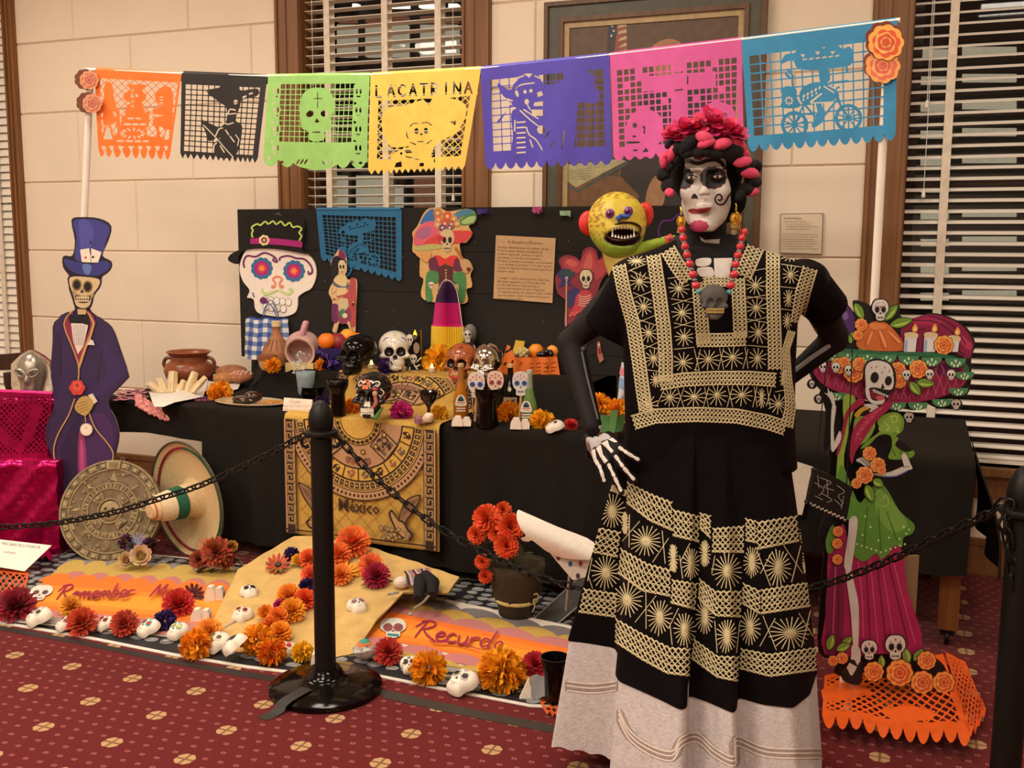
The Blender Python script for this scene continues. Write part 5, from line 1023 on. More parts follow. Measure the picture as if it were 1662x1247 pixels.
# tent card
g,k=K(484,668,TZ+.008);t=thing('tent_card','white handwritten tent card in front of the oval platter','card',g);M1=frame_of(WN);m=MB();w_,h_=27*k,21*k
m.add([g+M1@V(p)for p in((-w_,0,.012),(w_,0,.012),(w_,h_,-.002),(-w_,h_,-.002),(w_,0,-.03),(-w_,0,-.03))],[(0,1,2,3),(3,2,4,5)],'e8dccb');m.build('card',PAINT,t,False);PC=PS(g+M1@V((0,0,.014)),WN);text_on(t,'handwriting',PC,['Corn'],470,646,500,657,9,'b07a6a');paint(PC,'small_handwriting',scribble(460,656,508,668,2,4,'b07a6a',.8),t,lift=.001)
# gingham bag
g,k=K(433,584,RZ);t=thing('gingham_bag','blue and white checked market bag with blue loop handles on the riser','bag',g);M1=frame_of(V(WN)+V((.1,0,0)));m=MB();W_,H_=40*k,66*k;nx,ny=9,9
def bagp(u,v,s):w=1-.12*v;return g+V((0,.02,0))+M1@V(((u-.5)*2*W_*(1.05-.1*v)+.002*sin(v*20),v*H_+.006*sin(u*15)*v,s*.045*(1-.75*v)*(1-(2*u-1)**4)))
for s in(1,-1):
 for i in range(nx):
  for j in range(ny):
   a=(i%2)+(j%2);c=('d8d4d0','6a80b0','2c4c8c')[a];m.add([bagp((i+p)/nx,(j+q)/ny,s)for p,q in((0,0),(1,0),(1,1),(0,1))],[(0,1,2,3)if s>0 else(3,2,1,0)],c)
m.build('checked_mesh',SATIN,t,True,None);m=MB();m.tube([bagp(u,1,1)for u in np.linspace(0,1,9)]+[bagp(u,1,-1)for u in np.linspace(1,0,9)],.0035,'274a9a',6,closed=True);m.build('rim_binding',SATIN,t)
for s,h in((1,24),(-1,30)):m=MB();m.tube([bagp(.42,1,s)]+[bagp(.42+.34*q,1,s)+M1@V((-.0,h*k*sin(pi*q)**.6,0))for q in(.05,.2,.4,.6,.8,.95)]+[bagp(.76,1,s)],.003,'34508c',6);m.build('handle',SATIN,t)
# clay water bottle with lid, box
t,g,k=vessel('clay_water_bottle','tan clay bottle with flared shoulder and cream stopper in front of the checked bag','bottle',450,595,RZ,[(18,0),(23,5),(24,22),(23,26),(18,34),(11,44),(7,54),(6.5,64),(7.5,65)],'a06a48');m=MB();m.lathe([(7.5*k,65*k),(7.5*k,73*k),(6*k,74*k)],g,'d8c498',16);m.build('stopper',CLAY,t)
m=MB();
for i in range(14):a=2*pi*i/14;m.tube([g+V((cos(a)*r_*k,sin(a)*r_*k,h*k))for r_,h in((22.6,27),(18.5,34.5),(11.5,44.5))],.0025,'7a4a30',5)
m.build('shoulder_grooves',CLAY,t)['kind']='stuff'
g,k=K(434,600,RZ);t=thing('small_clay_bowl','small tan clay bowl with brown rim standing before the clay bottle','bowl',g-V((0,.0,0)));m=MB();m.lathe([(9*k,0),(13.5*k,8*k),(14.5*k,18*k),(12*k,14*k),(5*k,5*k)],g,'c09a68',18);m.build('bowl',CLAY,t);m=MB();m.lathe([(14.6*k,15*k),(15.6*k,20*k),(15.2*k,24*k),(13*k,23*k)],g,'8a5030',18);m.build('rim',CLAY,t)
# tilted pink mug pouring cellophane into a tumbler over a yellow block
g,k=K(489,604,RZ-.02);t=thing('wooden_block','pale yellow block under the pouring mug','block',g);m=MB();m.box(g+V((0,0,7.5*k)),(49*k,.05,15*k),'d8bd84',rz(PSI+.15));m.build('block',CLAY,t,False);m=MB();m.box(g+V((0,-.001,7.5*k)),(20*k,.054,15.4*k),'e0ccA0',rz(PSI+.15));m.build('paper_band',CLAY,t,False)
g=V(Yp(490,567,g.y+.03));t=thing('pink_mug','pink painted clay mug tipped toward the front, pouring clear cellophane','mug',g);M1=frame_of(V((-.05,-1,-.25)));m=MB()
m.lathe([(14*k,-30*k),(26*k,-20*k),(29*k,-6*k),(25*k,8*k),(23*k,14*k),(24*k,15*k),(21*k,14*k),(20.5*k,2*k),(24*k,-8*k),(2*k,-22*k)],g,'c09a94',28,M=M1);m.build('mug_body',CLAY,t)
m=MB();m.lathe([(25.2*k,12.5*k),(24.6*k,15.6*k),(21.4*k,15*k),(21.4*k,12.5*k)],g,'d8b4a4',28,M=M1,cap=False);m.build('rim',CLAY,t);m=MB();m.tube([g+M1@V((x*k,y*k,z*k))for x,y,z in((2,22,4),(6,36,2),(8,43,-6),(7,40,-16),(2,24,-18))],4.6*k,'c8909a',9);m.build('handle',CLAY,t)
CELL=mat('cellophane','e6f4f2',.12,trans=.4,ior=1.3,noise=(12,.1))
t=thing('cellophane_pour','crinkled iridescent cellophane spilling from the pink mug','cellophane',g+V((0,-.05,-.02)));m=MB()
for i in range(26):x=489+random.uniform(-13,13);y=572+i*1.5+random.uniform(-4,4);c=V(Yp(x,y,g.y-.07-random.uniform(0,.03)));a=[V((random.uniform(-1,1),random.uniform(-.5,.5),random.uniform(-1,1)))*random.uniform(.008,.02)for _ in range(4)];m.add([c+q for q in a],[(0,1,2),(0,2,3)],'dff0ee')
m.build('crinkles',CELL,t,False)['kind']='stuff'
t,g2,k2=vessel('glass_tumbler','iridescent glass tumbler with cellophane below the pouring mug','glass',497,648,TZ+.006,[(10,0),(12,2),(16,44),(15,44),(11,3),(1,3)],'d4e6ee',mat('iridescent_glass',None,.1,trans=.55,ior=1.3,noise=(12,.25),spec=.8),n=20)
m=MB()
for i in range(24):c=g2+V((random.uniform(-11,11)*k2,random.uniform(-9,9)*k2,random.uniform(4,42)*k2));m.add([c+V((random.uniform(-1,1),random.uniform(-1,1),random.uniform(-1,1)))*.012 for _ in range(3)],[(0,1,2)],'e8f4f0')
m.build('cellophane_filling',CELL,t,False)['kind']='stuff'
# dark goblets and candle bowls
FL=mat('led_flame','ffd23a',.4,emit='ffc020',es=3.)
FL2=mat('warm_led_flame','ffe9a0',.4,emit='ffd060',es=5.)
def flame(m,p,r):m.lathe([(r*.5,0),(r,r*.9),(r*.75,r*1.8),(r*.25,r*3),(.0001,r*3.4)],p,'ffffff',10)
t,g,k=vessel('candle_bowl','shiny black bowl holding a candle light, beside the tent card','bowl',508,650,TZ+.006,[(11,0),(17,4),(19,12),(17,20),(18.5,22),(16,21),(15,8),(2,5)],'12100f',BLACKGL);m=MB();flame(m,V(Yp(504,641,g.y-17.5*k)),.004);m.build('led_flame',FL,t)
t,g,k=vessel('black_goblet','tall black goblet left of the painted black skull','goblet',549,674,TZ+.016,[(12,0),(12.5,3),(11.5,34),(13,38),(17,46),(18,56),(17,57),(14,44),(3,40)],'12100f',BLACKGL)
t,g,k=vessel('black_goblet','short dark wine glass with a thin stem right of the magenta flower','goblet',696,684,TZ+.018,[(9,0),(9,1.5),(3,3),(2.6,22),(6,27),(13,36),(15.5,46),(16,49),(14,48),(9,34),(1,28)],'161212',mat('smoked_glass',None,.08,noise=(9,.1),coat=.5))
t,g,k=vessel('black_beaker','large black beaker with glass handle in front of the skull lollipops','beaker',791,692,TZ+.006,[(17,0),(18,3),(15,36),(17,42),(20,50),(21,61),(19.5,61),(17,48),(3,44)],'12100f',BLACKGL)
m=MB();m.tube([g+V((x*k,-.005,y*k))for x,y in sm([(-17,52),(-24,50),(-25,34),(-22,22),(-16,18)],False,4)],2.*k,'ffffff',8);m.build('handle',GLASS,t);m=MB();flame(m,V(Yp(789,640,g.y-15*k)),.005);m.build('led_flame',FL,t)
# fruit in a purple wrapped basket
g,k=K(553,602,RZ);t=thing('fruit_basket','basket wrapped in purple and blue tissue holding oranges on the riser','basket',g+V((0,.06,0)));m=MB();m.lathe([(26*k,0),(34*k,14*k),(40*k,36*k),(37*k,36*k),(28*k,12*k)],g+V((0,.09,0)),'2a2060',26,M=Matrix.Diagonal((1,.7,1)),wob=lambda a,z:1+.05*sin(a*9));m.build('wrapped_basket',PAPER,t)
m=MB()
for i in range(16):a=-2.9+i*.17;c=g+V((cos(a)*38*k,.09+sin(a)*27*k,random.uniform(6,34)*k));m.sheet([[c+V((random.uniform(-1,1),random.uniform(-.4,.2),random.uniform(-1,1)))*.03 for _ in range(3)]for _ in range(3)],random.choice(['4a2478','3a2a8a','5a2a70','2a2a7a']))
m.build('tissue_tufts',PAPER,t,True,None)['kind']='stuff'
def fruit(name,label,cat,x,y,r,Y,c,stem='4a5a2a',group=None,mt=None):
 p=V(Yp(x,y,Y));kk=mpp(p)*r;t=thing(name,label,cat,p-V((0,0,kk)),group);m=MB();m.lathe([(.001,-kk*.96),(kk*.5,-kk*.88),(kk*.9,-kk*.45),(kk,0),(kk*.9,kk*.48),(kk*.5,kk*.87),(kk*.12,kk*.93),(.001,kk*.88)],p,c,18);m.build('skin',mt or mat('fruit_skin',None,.4,noise=(60,.06),bump=.15,bscale=500),t);m=MB();m.lathe([(kk*.07,kk*.88),(kk*.05,kk*1.0)],p,stem,6);m.build('stem',SATIN,t);return t
fy=g.y+.08
fruit('orange','bright orange at the left of the purple basket','fruit',530,554,14,fy-.03,'f07c18');fruit('orange','pale orange behind the larger one in the purple basket','fruit',565,547,14,fy+.05,'e89a30');fruit('orange','large orange at the right of the purple basket','fruit',576,555,16,fy-.02,'f48420');fruit('apple','dark red apple between the oranges in the purple basket','fruit',548,557,17,fy+.02,'8a2434')
g,k=K(600,580,RZ);t=thing('purple_box','small purple wrapped box behind the black glass skull','box',g+V((0,.06,0)));m=MB();m.box(g+V((.01,.08,16*k)),(44*k,.08,32*k),'33205a',rz(PSI));m.build('wrapping',PAPER,t,False);m=MB();m.box(g+V((.01,.08,32.4*k)),(45*k,.082,.008),'40286c',rz(PSI));m.build('lid',PAPER,t,False)
# tall glass candles, tea lights
def glass_candle(label,x,y,r,h,art,z=RZ):
 g,k=K(x,y,z);t=thing('glass_candle',label,'candle',g);m=MB();m.lathe([(r*k*.9,0),(r*k,2*k),(r*k,h*k),(r*k*.9,h*k),(r*k*.9,4*k),(.001,4*k)],g,'ffffff',24);m.build('glass',mat('thin_glass','f4f4f4',.04,trans=1,ior=1.15,noise=(5,0)),t);m=MB();m.lathe([(r*k*.87,5*k),(r*k*.87,h*k*.84),(.001,h*k*.83)],g,art[0],20);m.build('wax',PAINT,t);m=MB();flame(m,g+V((0,0,h*k*.83)),3.2*k);m.build('led_flame',FL,t)
 P=PS(g+V((0,-r*k*1.02,0)),(0,-1,0));paint(P,'printed_wrap',art[1],t,lift=.001);m=MB();m.lathe([(r*k*1.06,0),(r*k*1.06,3*k)],g,'b8ac98',20);m.build('foot',PAINT,t);return t
glass_candle('tall glass candle wrapped with black skeleton pictures beside the white skull',674,603,11,68,('1c1816',[(c,p)for c,p in skull2(665,552,11,18,'d8d0c0')+skull2(671,583,11,15,'d8d0c0')+[('d0c8b8',q)for a in([(676,588),(684,580)],[(672,592),(678,600)],[(666,596),(664,602)],[(674,596),(682,592)])for q in stroke(a,2)]+[('8a7a6a',circ(676,565,5,9)),('5a5048',circ(673,547,4,4))]]))
glass_candle('lilac glass candle with a sugar skull print behind the orange wrapped box',832,598,9.5,62,('8a7a8a',skull2(829,558,13,22,'e0d4cc')+[('b04050',circ(827,548,2)),('b04050',circ(832,549,1.6))]))
for x,y,nm in((603,598,'left'),(653,602,'middle'),(701,604,'right')):
 g,k=K(x,y,RZ+.008);t=thing('tea_light',{'left':'lit tea light beside the black glass skull','middle':'lit tea light below the white skull jaw','right':'lit tea light below the big golden marigold'}[nm],'candle',g,'tea lights on the riser edge');m=MB();m.lathe([(5.6*k,0),(6*k,1*k),(6*k,6.4*k),(5.2*k,7*k),(.001,6.2*k)],g,'cbbd9c',16);m.build('cup',PAINT,t);m=MB();flame(m,g+V((0,0,6*k)),2.6*k);m.build('led_flame',FL2,t)
# skeleton groom figurine
g,k=K(763,602,RZ);t=thing('skeleton_figurine','small skeleton groom figurine in a grey hood and bow tie behind the skulls','figurine',g);fy_=g.y
q=lambda x,y,d=0.:V(Yp(x,y,fy_-d));m=MB();m.lathe([(12*k,0),(12*k,20*k),(9*k,38*k),(10*k,50*k)],g,'1a1715',14,M=Matrix.Diagonal((1,.7,1)));m.build('black_suit',SATIN,t);m=MB();m.ball(q(763,541,-.01),(11*k,8*k,15*k),'6a6660',14,10);m.build('hood',CLAY,t)
m=MB();m.ball(q(759,545,.02),(7*k,6*k,9*k),'b8b0a0',12,8);m.box(q(759,553,.025),(8*k,8*k,5*k),'b8b0a0');[m.ball(q(x,543,.035),2*k,'14100e',8,6)for x in(756,762)];m.build('skull_head',SATIN,t);m=MB();[m.add([q(759,558,.04),q(759+s*9,554,.04),q(759+s*9,562,.04)],[(0,1,2)],'0c0a0a')for s in(-1,1)];m.build('bow_tie',PAINT,t,False)
m=MB();[m.tube([q(753,567+4*i,.032),q(759,569+4*i,.036),q(766,566+4*i,.032)],1.*k,'c8c0b0',5)for i in range(4)];m.tube([q(769,560,.02),q(773,572,.025),q(772,590,.03)],1.2*k,'c8c0b0',6);m.tube([q(752,562,.02),q(751,580,.03),q(758,578,.04)],1.2*k,'c8c0b0',6);m.build('bones',SATIN,t)
# orange cut-paper wrapped crate with fruit
z9=Z(680,520,.16847);g,k=K(862,608,RZ);cY=g.y+.03;t=thing('orange_paper_box','box wrapped in orange cut paper holding fruit beside the person','box',g+V((0,.07,0)));bp=PS((0,cY-.02,0),(0,-1,0));P_q=[(p)for p in z9([(830,390),(1330,350),(1365,560),(770,480)])]
m=MB();m.prism([bp.hit(*p)for p in z9([(845,385),(1330,350),(1355,575),(1110,590),(860,560)])],(0,.13,0),'d86a2a');m.build('box',PAPER,t,False)
r=Ras(800,555,915,628,.7);r.poly(z9([(850,235),(880,250),(930,360),(1330,350),(1365,570),(1240,610),(1190,590),(1000,590),(860,540),(750,470),(800,420),(830,300)]))
for i in range(16):r.line(z9([(1060+(i%4)*70+random.uniform(-10,10),420+(i//4)*36),(1100+(i%4)*72,412+(i//4)*36+random.uniform(-8,8))]),1.3,-1)
for a in((850,300),(830,420),(880,280),(1240,450),(1050,540),(900,400),(980,420)):r.poly(z9(circ(*a,12,24,6,rot=random.random())),-1)
m=MB();r.mesh(PS((0,cY-.03,0),(0,-1,0)),m,'e8762e',.002,dz=lambda X,Y:.006*np.sin(X*.25)+.006);m.build('cut_paper_wrap',PAPER,t,True,None)
fruit('orange','orange in the paper-wrapped box left of the black grapes','fruit',870,570,12.5,cY+.04,'f0922a');fruit('orange','orange at the box edge behind the black sleeve','fruit',898,570,11.5,cY+.04,'f09a34')
def grapes(label,x,y,w,h,r,n,c,Y):
 p=V(Yp(x,y,Y));t=thing('grape_bunch',label,'grapes',p-V((0,0,h*mpp(p))));kk=mpp(p)
 for i in range(n):m=MB();m.ball(p+V((random.uniform(-w,w)*kk,random.uniform(-.02,.02),random.uniform(-h,h)*kk)),r*kk,c,10,7);m.build('grape',GLOSS,t)
 m=MB();m.tube([p+V((0,.01,0)),p+V((0,.01,h*kk*1.5))],.002,'6a5a34',5);m.build('stem',CLAY,t)
grapes('pale green grapes heaped in the orange paper box',846,573,12,6,4.2,16,'c0b070',cY+.0);grapes('black grapes in the orange paper box',884,574,11,6,4.6,13,'17141c',cY-.01)
p=V(Yp(843,560,cY+.03));t=thing('yellow_napkin','yellow paper napkin corner sticking up in the orange box','napkin',p);m=MB();m.sheet([[V(Yp(*q_,cY+.035))for q_ in r_]for r_ in(z9([(930,190),(1020,205)]),z9([(920,240),(1010,250)]),z9([(900,300),(1000,320)]))],'e0b840');m.sheet([[V(Yp(*q_,cY+.05))for q_ in r_]for r_ in(z9([(940,195),(1015,200)]),z9([(930,300),(1010,310)]))],'c8a030');m.build('folded_paper',PAPER,t,True)
# bottles
SODA=mat('soda_liquid',None,.1,trans=.35,ior=1.33,noise=(6,.05),coat=.5,spec=.6)
def bottle(label,x,y,c,prof,lab,neckc,cap,amber=False):
 g,k=K(x,y,TZ+.006);t=thing('soda_bottle' if not amber else 'beer_bottle',label,'bottle',g);m=MB();fill=prof[:-3];m.lathe([(r_*k,h*k)for r_,h in fill],g,c,22);m.build('filled_body',SODA if not amber else BLACKGL,t)
 m=MB();m.lathe([(r_*k,h*k)for r_,h in prof[-4:]]+[(prof[-1][0]*k*.8,prof[-1][1]*k)],g,neckc,18,cap=False);m.build('neck',mat('neck_glass',None,.08,trans=.5,noise=(5,.02),ior=1.3),t);m=MB();m.lathe([(cap[0]*k,prof[-1][1]*k-2*k),(cap[0]*k,prof[-1][1]*k+3*k),(cap[0]*k*.7,prof[-1][1]*k+4*k)],g,cap[1],14);m.build('bottle_cap',SATIN,t)
 P=PS(g+V((0,-prof[2][0]*k*1.03,0)),(0,-1,0));paint(P,'label',lab,t,lift=.0015);return t
def jlabel(x,y):return[('e6dccb',sm([(x-8,y-2),(x-5,y-9),(x,y-11),(x+5,y-9),(x+8,y-2),(x+9,y+6),(x,y+7.5),(x-9,y+6)])),('2f5a6c',sm([(x-5,y-1),(x-3,y-7),(x,y-9),(x+3,y-7),(x+5,y-1)])),('1c1a1a',[(x-4,y-1),(x-1,y-6),(x+1,y-1)]),('1c1a1a',[(x,y-1),(x+2,y-5),(x+4,y-1)]),('c86a4a',[(x-7,y+.6),(x+7,y+.6),(x+7,y+2.2),(x-7,y+2.2)]),('8a7a6a',[(x-5,y+3.6),(x+5,y+3.6),(x+5,y+4.4),(x-5,y+4.4)])]+[('e6dccb',[(x-8,y+10+4*j),(x+8,y+10+4*j),(x+7,y+12.2+4*j),(x-7,y+12.2+4*j)])for j in range(2)]
bpf=[(11,0),(12.5,2),(12.5,30),(11.5,38),(8,50),(5.6,62),(5,70),(4.6,78),(4.8,88)]
bottle('orange soda bottle with white oval label, left of the skull lollipops',748,681,'d0801e',bpf,jlabel(748,652),'c88a4a',(5.2,'c8a878'));bottle('green soda bottle with white oval label beside the brown bottle',859,690,'7aa05a',[(r_,h*.98)for r_,h in bpf],jlabel(854,662),'b8c4b0',(5,'b0b8a8'))
bottle('dark brown beer bottle with tan label behind a marigold',828,672,'1c100c',[(11,0),(12,2),(12,36),(11,42),(7,52),(5,64),(4.6,70),(4.6,74),(4.6,78)],[('a08a64',[(817,645),(839,645),(839,660),(817,660)]),('3a3a44',[(820,651),(836,648),(836,652),(820,655)]),('d8ccb8',circ(827,632,3,4))],'2a140c',(5,'d8b078'),True)
# skull lollipops
def lolly(label,x,y,w,h,bone,ec,base,ink='3a3440'):
 g,k=K(x,base,TZ+.01);Y=g.y+.02;P=PS((0,Y,0),(0,-1,0));t=thing('skull_lollipop',label,'skull stick',(P.hit(x,base)[0],Y,TZ));sh=sm([(x+w*a,y+h*b)for a,b in((0,-.5),(.38,-.42),(.5,-.12),(.42,.12),(.28,.25),(.24,.46),(-.24,.46),(-.28,.25),(-.42,.12),(-.5,-.12),(-.38,-.42))]);cutout('skull_card',P,sh,.005,bone,t)
 P2_=PS((0,Y-.005,0),(0,-1,0));it=[(ec[1],scal(x+s*w*.22,y-.02*h,w*.17,7,.15))for s in(-1,1)]+[(ink,circ(x+s*w*.22,y-.02*h,w*.08))for s in(-1,1)]+[(ink,[(x-1.5,y+h*.16),(x,y+h*.08),(x+1.5,y+h*.16)])]+[(ec[0],circ(x+a*w,y+b*h,w*.05))for a,b in((0,-.36),(-.2,-.3),(.2,-.3),(-.34,-.2),(.34,-.2),(0,-.22))]+[(ink,q)for q in stroke([(x-w*.2,y+h*.32),(x+w*.2,y+h*.32)],.8)]+[(ink,q)for j in range(5)for q in stroke([(x-w*.16+j*w*.08,y+h*.28),(x-w*.16+j*w*.08,y+h*.36)],.6)]
 paint(P2_,'painted_face',it,t);m=MB();a,b=P.hit(x+1,y+h*.4),P.hit(x-2,base-6);m.tube([a+np.array([0,.004,0]),b+np.array([0,.004,0])],2.2*k,'c89a70',8);m.build('stick',CLAY,t)
lolly('skull lollipop with blue flower eyes behind the orange soda bottle',773,625,28,42,'e4d4c4',('d8604a','3a5ab8'),690);lolly('pinkish skull lollipop behind the black beaker',804,622,27,40,'e8c8b4',('c83a3a','a86060'),690,'6a3030');lolly('skull lollipop with blue eyes behind the green soda bottle',845,623,27,40,'d8d4cc',('d88a9a','3a60b0'),690)
# white plaster skull halves, crystals
PLAST=mat('white_plaster',None,.75,noise=(40,.05),bump=.15,bscale=150)
def mini_skull(label,x,y,w,z,rot,tilt=None,face=None,group=None,roll=0.,bone='e6dccb',name='plaster_skull',lift=0.):
 """half-round moulded plaster skull, painted; w is its width in photo pixels"""
 g,k=K(x,y+.3*w,z);t=thing(name,label,'skull',(0,0,0),group);LOCAL.add(t.name);m=MB()
 o=[(0,.5),(.3,.45),(.48,.22),(.48,-.04),(.34,-.2),(.3,-.46),(0,-.52)];o=o+[(-a,b)for a,b in o[-2:0:-1]];o=sm(o,True,3);n=len(o)
 lay=[(1.,0),(1.,.12),(.9,.26),(.68,.36),(.36,.41)]
 m.add([(a*s,b*s,h)for s,h in lay for a,b in o],[(i*n+j,i*n+(j+1)%n,(i+1)*n+(j+1)%n,(i+1)*n+j)for i in range(len(lay)-1)for j in range(n)]+[tuple(range((len(lay)-1)*n,len(lay)*n)),tuple(range(n))[::-1]],bone);m.build('moulded_shell',PLAST,t,True,60)
 H=lambda a,b:float(np.interp(math.hypot(a/.47,b/.5),[0,.36,.68,.9,1],[.41,.41,.36,.26,.12]))+.022
 def pp(nm,pts,c):m=MB();m.add([(a,b,H(a,b))for a,b in pts],[tuple(range(len(pts)))],c);m.build(nm,PAINT,t,False)
 if face:
  ec,ic=face
  for s in(-1,1):pp('painted_eye_ring',scal(s*.2,.06,.17,7,.15),ec);m=MB();m.add([(a,b,H(a,b)+.012)for a,b in circ(s*.2,.06,.1,n=12)],[tuple(range(12))],ic);m.build('painted_eye',PAINT,t,False)
  pp('painted_nose',[(0,-.06),(.06,-.17),(-.06,-.17)],'2a2020');m=MB()
  for j in range(6):a=-.2+j*.08;m.add([(q_,b,H(q_,b))for q_,b in((a,-.28),(a+.02,-.28),(a+.02,-.38),(a,-.38))],[(0,1,2,3)],'4a4040')
  m.build('painted_teeth',PAINT,t,False)['kind']='stuff';m=MB()
  for j in range(7):a=j*2*pi/7;q_,b=.07*cos(a),.3+.06*sin(a);m.add([(p_,r_,H(p_,r_))for p_,r_ in circ(q_,b,.03,n=7)],[tuple(range(7))],ec)
  m.build('painted_dots',PAINT,t,False)['kind']='stuff'
 tilt=.42 if tilt is None else tilt+.3;loc(t,g+V((0,0,lift+.42*sin(tilt)*w*k)),(tilt,roll,rot),w*k);return t
def half_skull(label,x,y,w,h,z,rot,group='plaster skull halves on the altar'):
 """plaster skull halves seen from their flat backs, two lobes with a cleft"""
 g,k=K(x,y+h*.5,z);t=thing('plaster_half',label,'skull',g,group)
 for s,ww,hh in((-1,.30,1.),(1,.22,.86)):
  m=MB();o=[(-1,0),(1,0),(1,.55),(.6,1),(-.35,1),(-.9,.5)]if s<0 else[(-1,0),(1,0),(1.1,.6),(.6,1),(-.6,1),(-1,.7)]
  m.prism([g+rz(rot)@V((s*w*.26*k+a*w*ww*k,-.012 if s<0 else-.006,b*h*hh*k+.001))for a,b in o],(0,.035,0),'e8dccb');m.build('plaster_lobe',PLAST,t,False)
 return t
half_skull('white plaster skull halves standing at the table edge below the orange soda bottle',750,684,30,16,TZ+.006,-.1);half_skull('white plaster skull halves below the green soda bottle',845,688,30,18,TZ+.006,-.1)
mini_skull('white plaster skull lying face up at the table edge beside the black sleeve',902,692,30,TZ+.006,-1.2,face=('d8c8b8','2a2020'))
g,k=K(682,686,TZ+.016);t=thing('pink_crystal','rough pink crystal cluster on the runner beside the magenta flower','crystal',g);m=MB()
for i in range(7):a=i*.9;b=g+V((cos(a)*7*k,sin(a)*5*k,0));d=V((random.uniform(-.5,.5),random.uniform(-.5,.2),1)).normalized();m.tube([b,b+d*9*k,b+d*14*k],[4.5*k,4*k,.4*k],'9a6a78',6)
m.build('crystal_points',GLOSS,t,False);g,k=K(694,687,TZ+.016);t=thing('white_shell','cream spiral seashell beside the pink crystal','shell',g);m=MB();m.lathe([(1*k,-14*k),(5*k,-9*k),(8*k,-2*k),(9*k,3*k),(6*k,8*k),(1*k,12*k)],g+V((0,0,9*k)),'dcc4ac',14,M=ry(1.0)@rx(.4),wob=lambda a,z:1+.12*sin(z*900+a));m.build('shell',GLOSS,t)
# green wrapped pot of marigolds beyond the bent arm
g,k=K(985,712,TZ);t=thing('green_paper_pot','brown pot wrapped in green cut paper between the arm and the body','pot',g+V((0,.0,0)));m=MB();m.lathe([(17*k,0),(26*k,40*k),(24*k,40*k),(14*k,4*k)],g,'6a4630',20);m.build('pot',CLAY,t);m=MB()
for i in range(14):a=2*pi*i/14;d=V((cos(a),sin(a),0));c=g+d*26*k;m.sheet([[c+V((0,0,14*k))-d*.004+V((-d.y,d.x,0))*q_*5*k for q_ in(-1,1)],[c+d*.003+V((0,0,30*k))+V((-d.y,d.x,0))*q_*7*k for q_ in(-1,1)],[c+d*.02+V((0,0,(44+8*(i%2))*k))+V((-d.y,d.x,0))*q_*6*k for q_ in(-1,1)]],('5f9a5a','74ae68')[i%2])
m.build('green_cut_paper',PAPER,t,True,None)
flower('pom','orange marigold at the left in the green wrapped pot',972,640,17,0,OR1,OR2,at=g+V((-13*k,-.02,48*k)));flower('pom','orange marigold low in the green wrapped pot beside the body',997,655,17,0,OR1,OR2,at=g+V((14*k,-.03,40*k)))
g2=V(Yp(1003,655,g.y+.03));t=thing('paper_cone','white and blue printed paper cone in the green wrapped pot','paper cone',g2);m=MB();m.lathe([(.004,0),(.05,.17)],g2,'d8e0ea',16,cap=False,M=ry(.35));m.build('cone',PAPER,t);m=MB();m.lathe([(.024,.065),(.036,.11)],g2,'8ab0d8',16,cap=False,M=ry(.35));m.lathe([(.0405,.12),(.047,.15)],g2,'d88a9a',16,cap=False,M=ry(.35));m.build('printed_bands',PAPER,t)
flower('mum','small red flower at the table edge beside the wrist',926,692,12,TZ,'d8382c','b02420')
# ================================================================== FLOOR DISPLAY
FLR=LS(W0,WD,WN,[0,0,1])
def gcut(name,pts,z,th,colr,parent,side=None,mt=None):
 m=MB();m.prism([np.array(G(x,y,z+th))for x,y in pts],(0,0,-th),colr,side);return m.build(name,mt or PAINT,parent,False)
def gp(z):return PS((0,0,z),(0,0,1))
# pebble-print paper
mo=[(-40,1000),(0,1012),(140,1036),(280,1064),(400,1084),(490,1095),(600,1096),(720,1120),(860,1147),(925,1150),(955,1060),(960,1000),(890,955),(770,938),(640,945),(470,925),(300,905),(170,892),(30,880),(-40,900)]
t=thing('pebble_paper','black paper printed with grey pebbles and a white front edge, under the floor display','paper',G(430,1000));gcut('paper_sheet',mo,.001,.003,'d8d2c6',t)
inn=[(x,y-(4 if y>1005 else-2))for x,y in mo];it=[('1c1c1f',inn)]
import bisect
def inside(p,poly):
 c=False
 for(ax,ay),(bx,by)in zip(poly,poly[1:]+poly[:1]):
  if(ay>p[1])!=(by>p[1])and p[0]<(bx-ax)*(p[1]-ay)/(by-ay)+ax:c=not c
 return c
def pxof(P):v=np.asarray(P)-CAM;z=v@FW;return CX+F*(v@RT)/z,CY-F*(v@UP)/z
s=-4.9
while s<-1.2:
 tt=.75
 while tt<2.4:
  P=ST(s+random.uniform(-.012,.012),tt+random.uniform(-.01,.01));q=pxof(P)
  if inside(q,inn)and inside((q[0]+9,q[1]+4),inn)and inside((q[0]-9,q[1]+4),inn):
   a,b=random.uniform(.026,.038),random.uniform(.02,.028);g_=random.choice(['7e7e7e','92908c','6a6a6c','86888a']);ph=random.uniform(0,3);w=[random.uniform(.85,1.12)for _ in range(9)]
   pts=[pxof(P+WD*a*w[k]*cos(k*.698)+WN*b*w[k]*sin(k*.698))for k in range(9)];it.append((g_,pts));pc=pts[:];it+=[('b4b2ac',[tuple(np.array(q)*.45+np.array(p)*.55-[1,.6])for p in pts[4:9]])]if random.random()<.6 else[]
  tt+=.058
 s+=.072
paint(gp(.004),'printed_pebbles',it,t,lift=.0004,dl=.000002)
t=thing('floor_strip','dark floor strip along the front of the pebble paper','tape',G(230,1068));gcut('tape',[(0,1016),(140,1041),(280,1069),(400,1090),(455,1099),(452,1107),(395,1099),(275,1077),(140,1048),(0,1023)],.0005,.001,'2a2220',t)  # thin dark strip following the front edge of the pebble paper
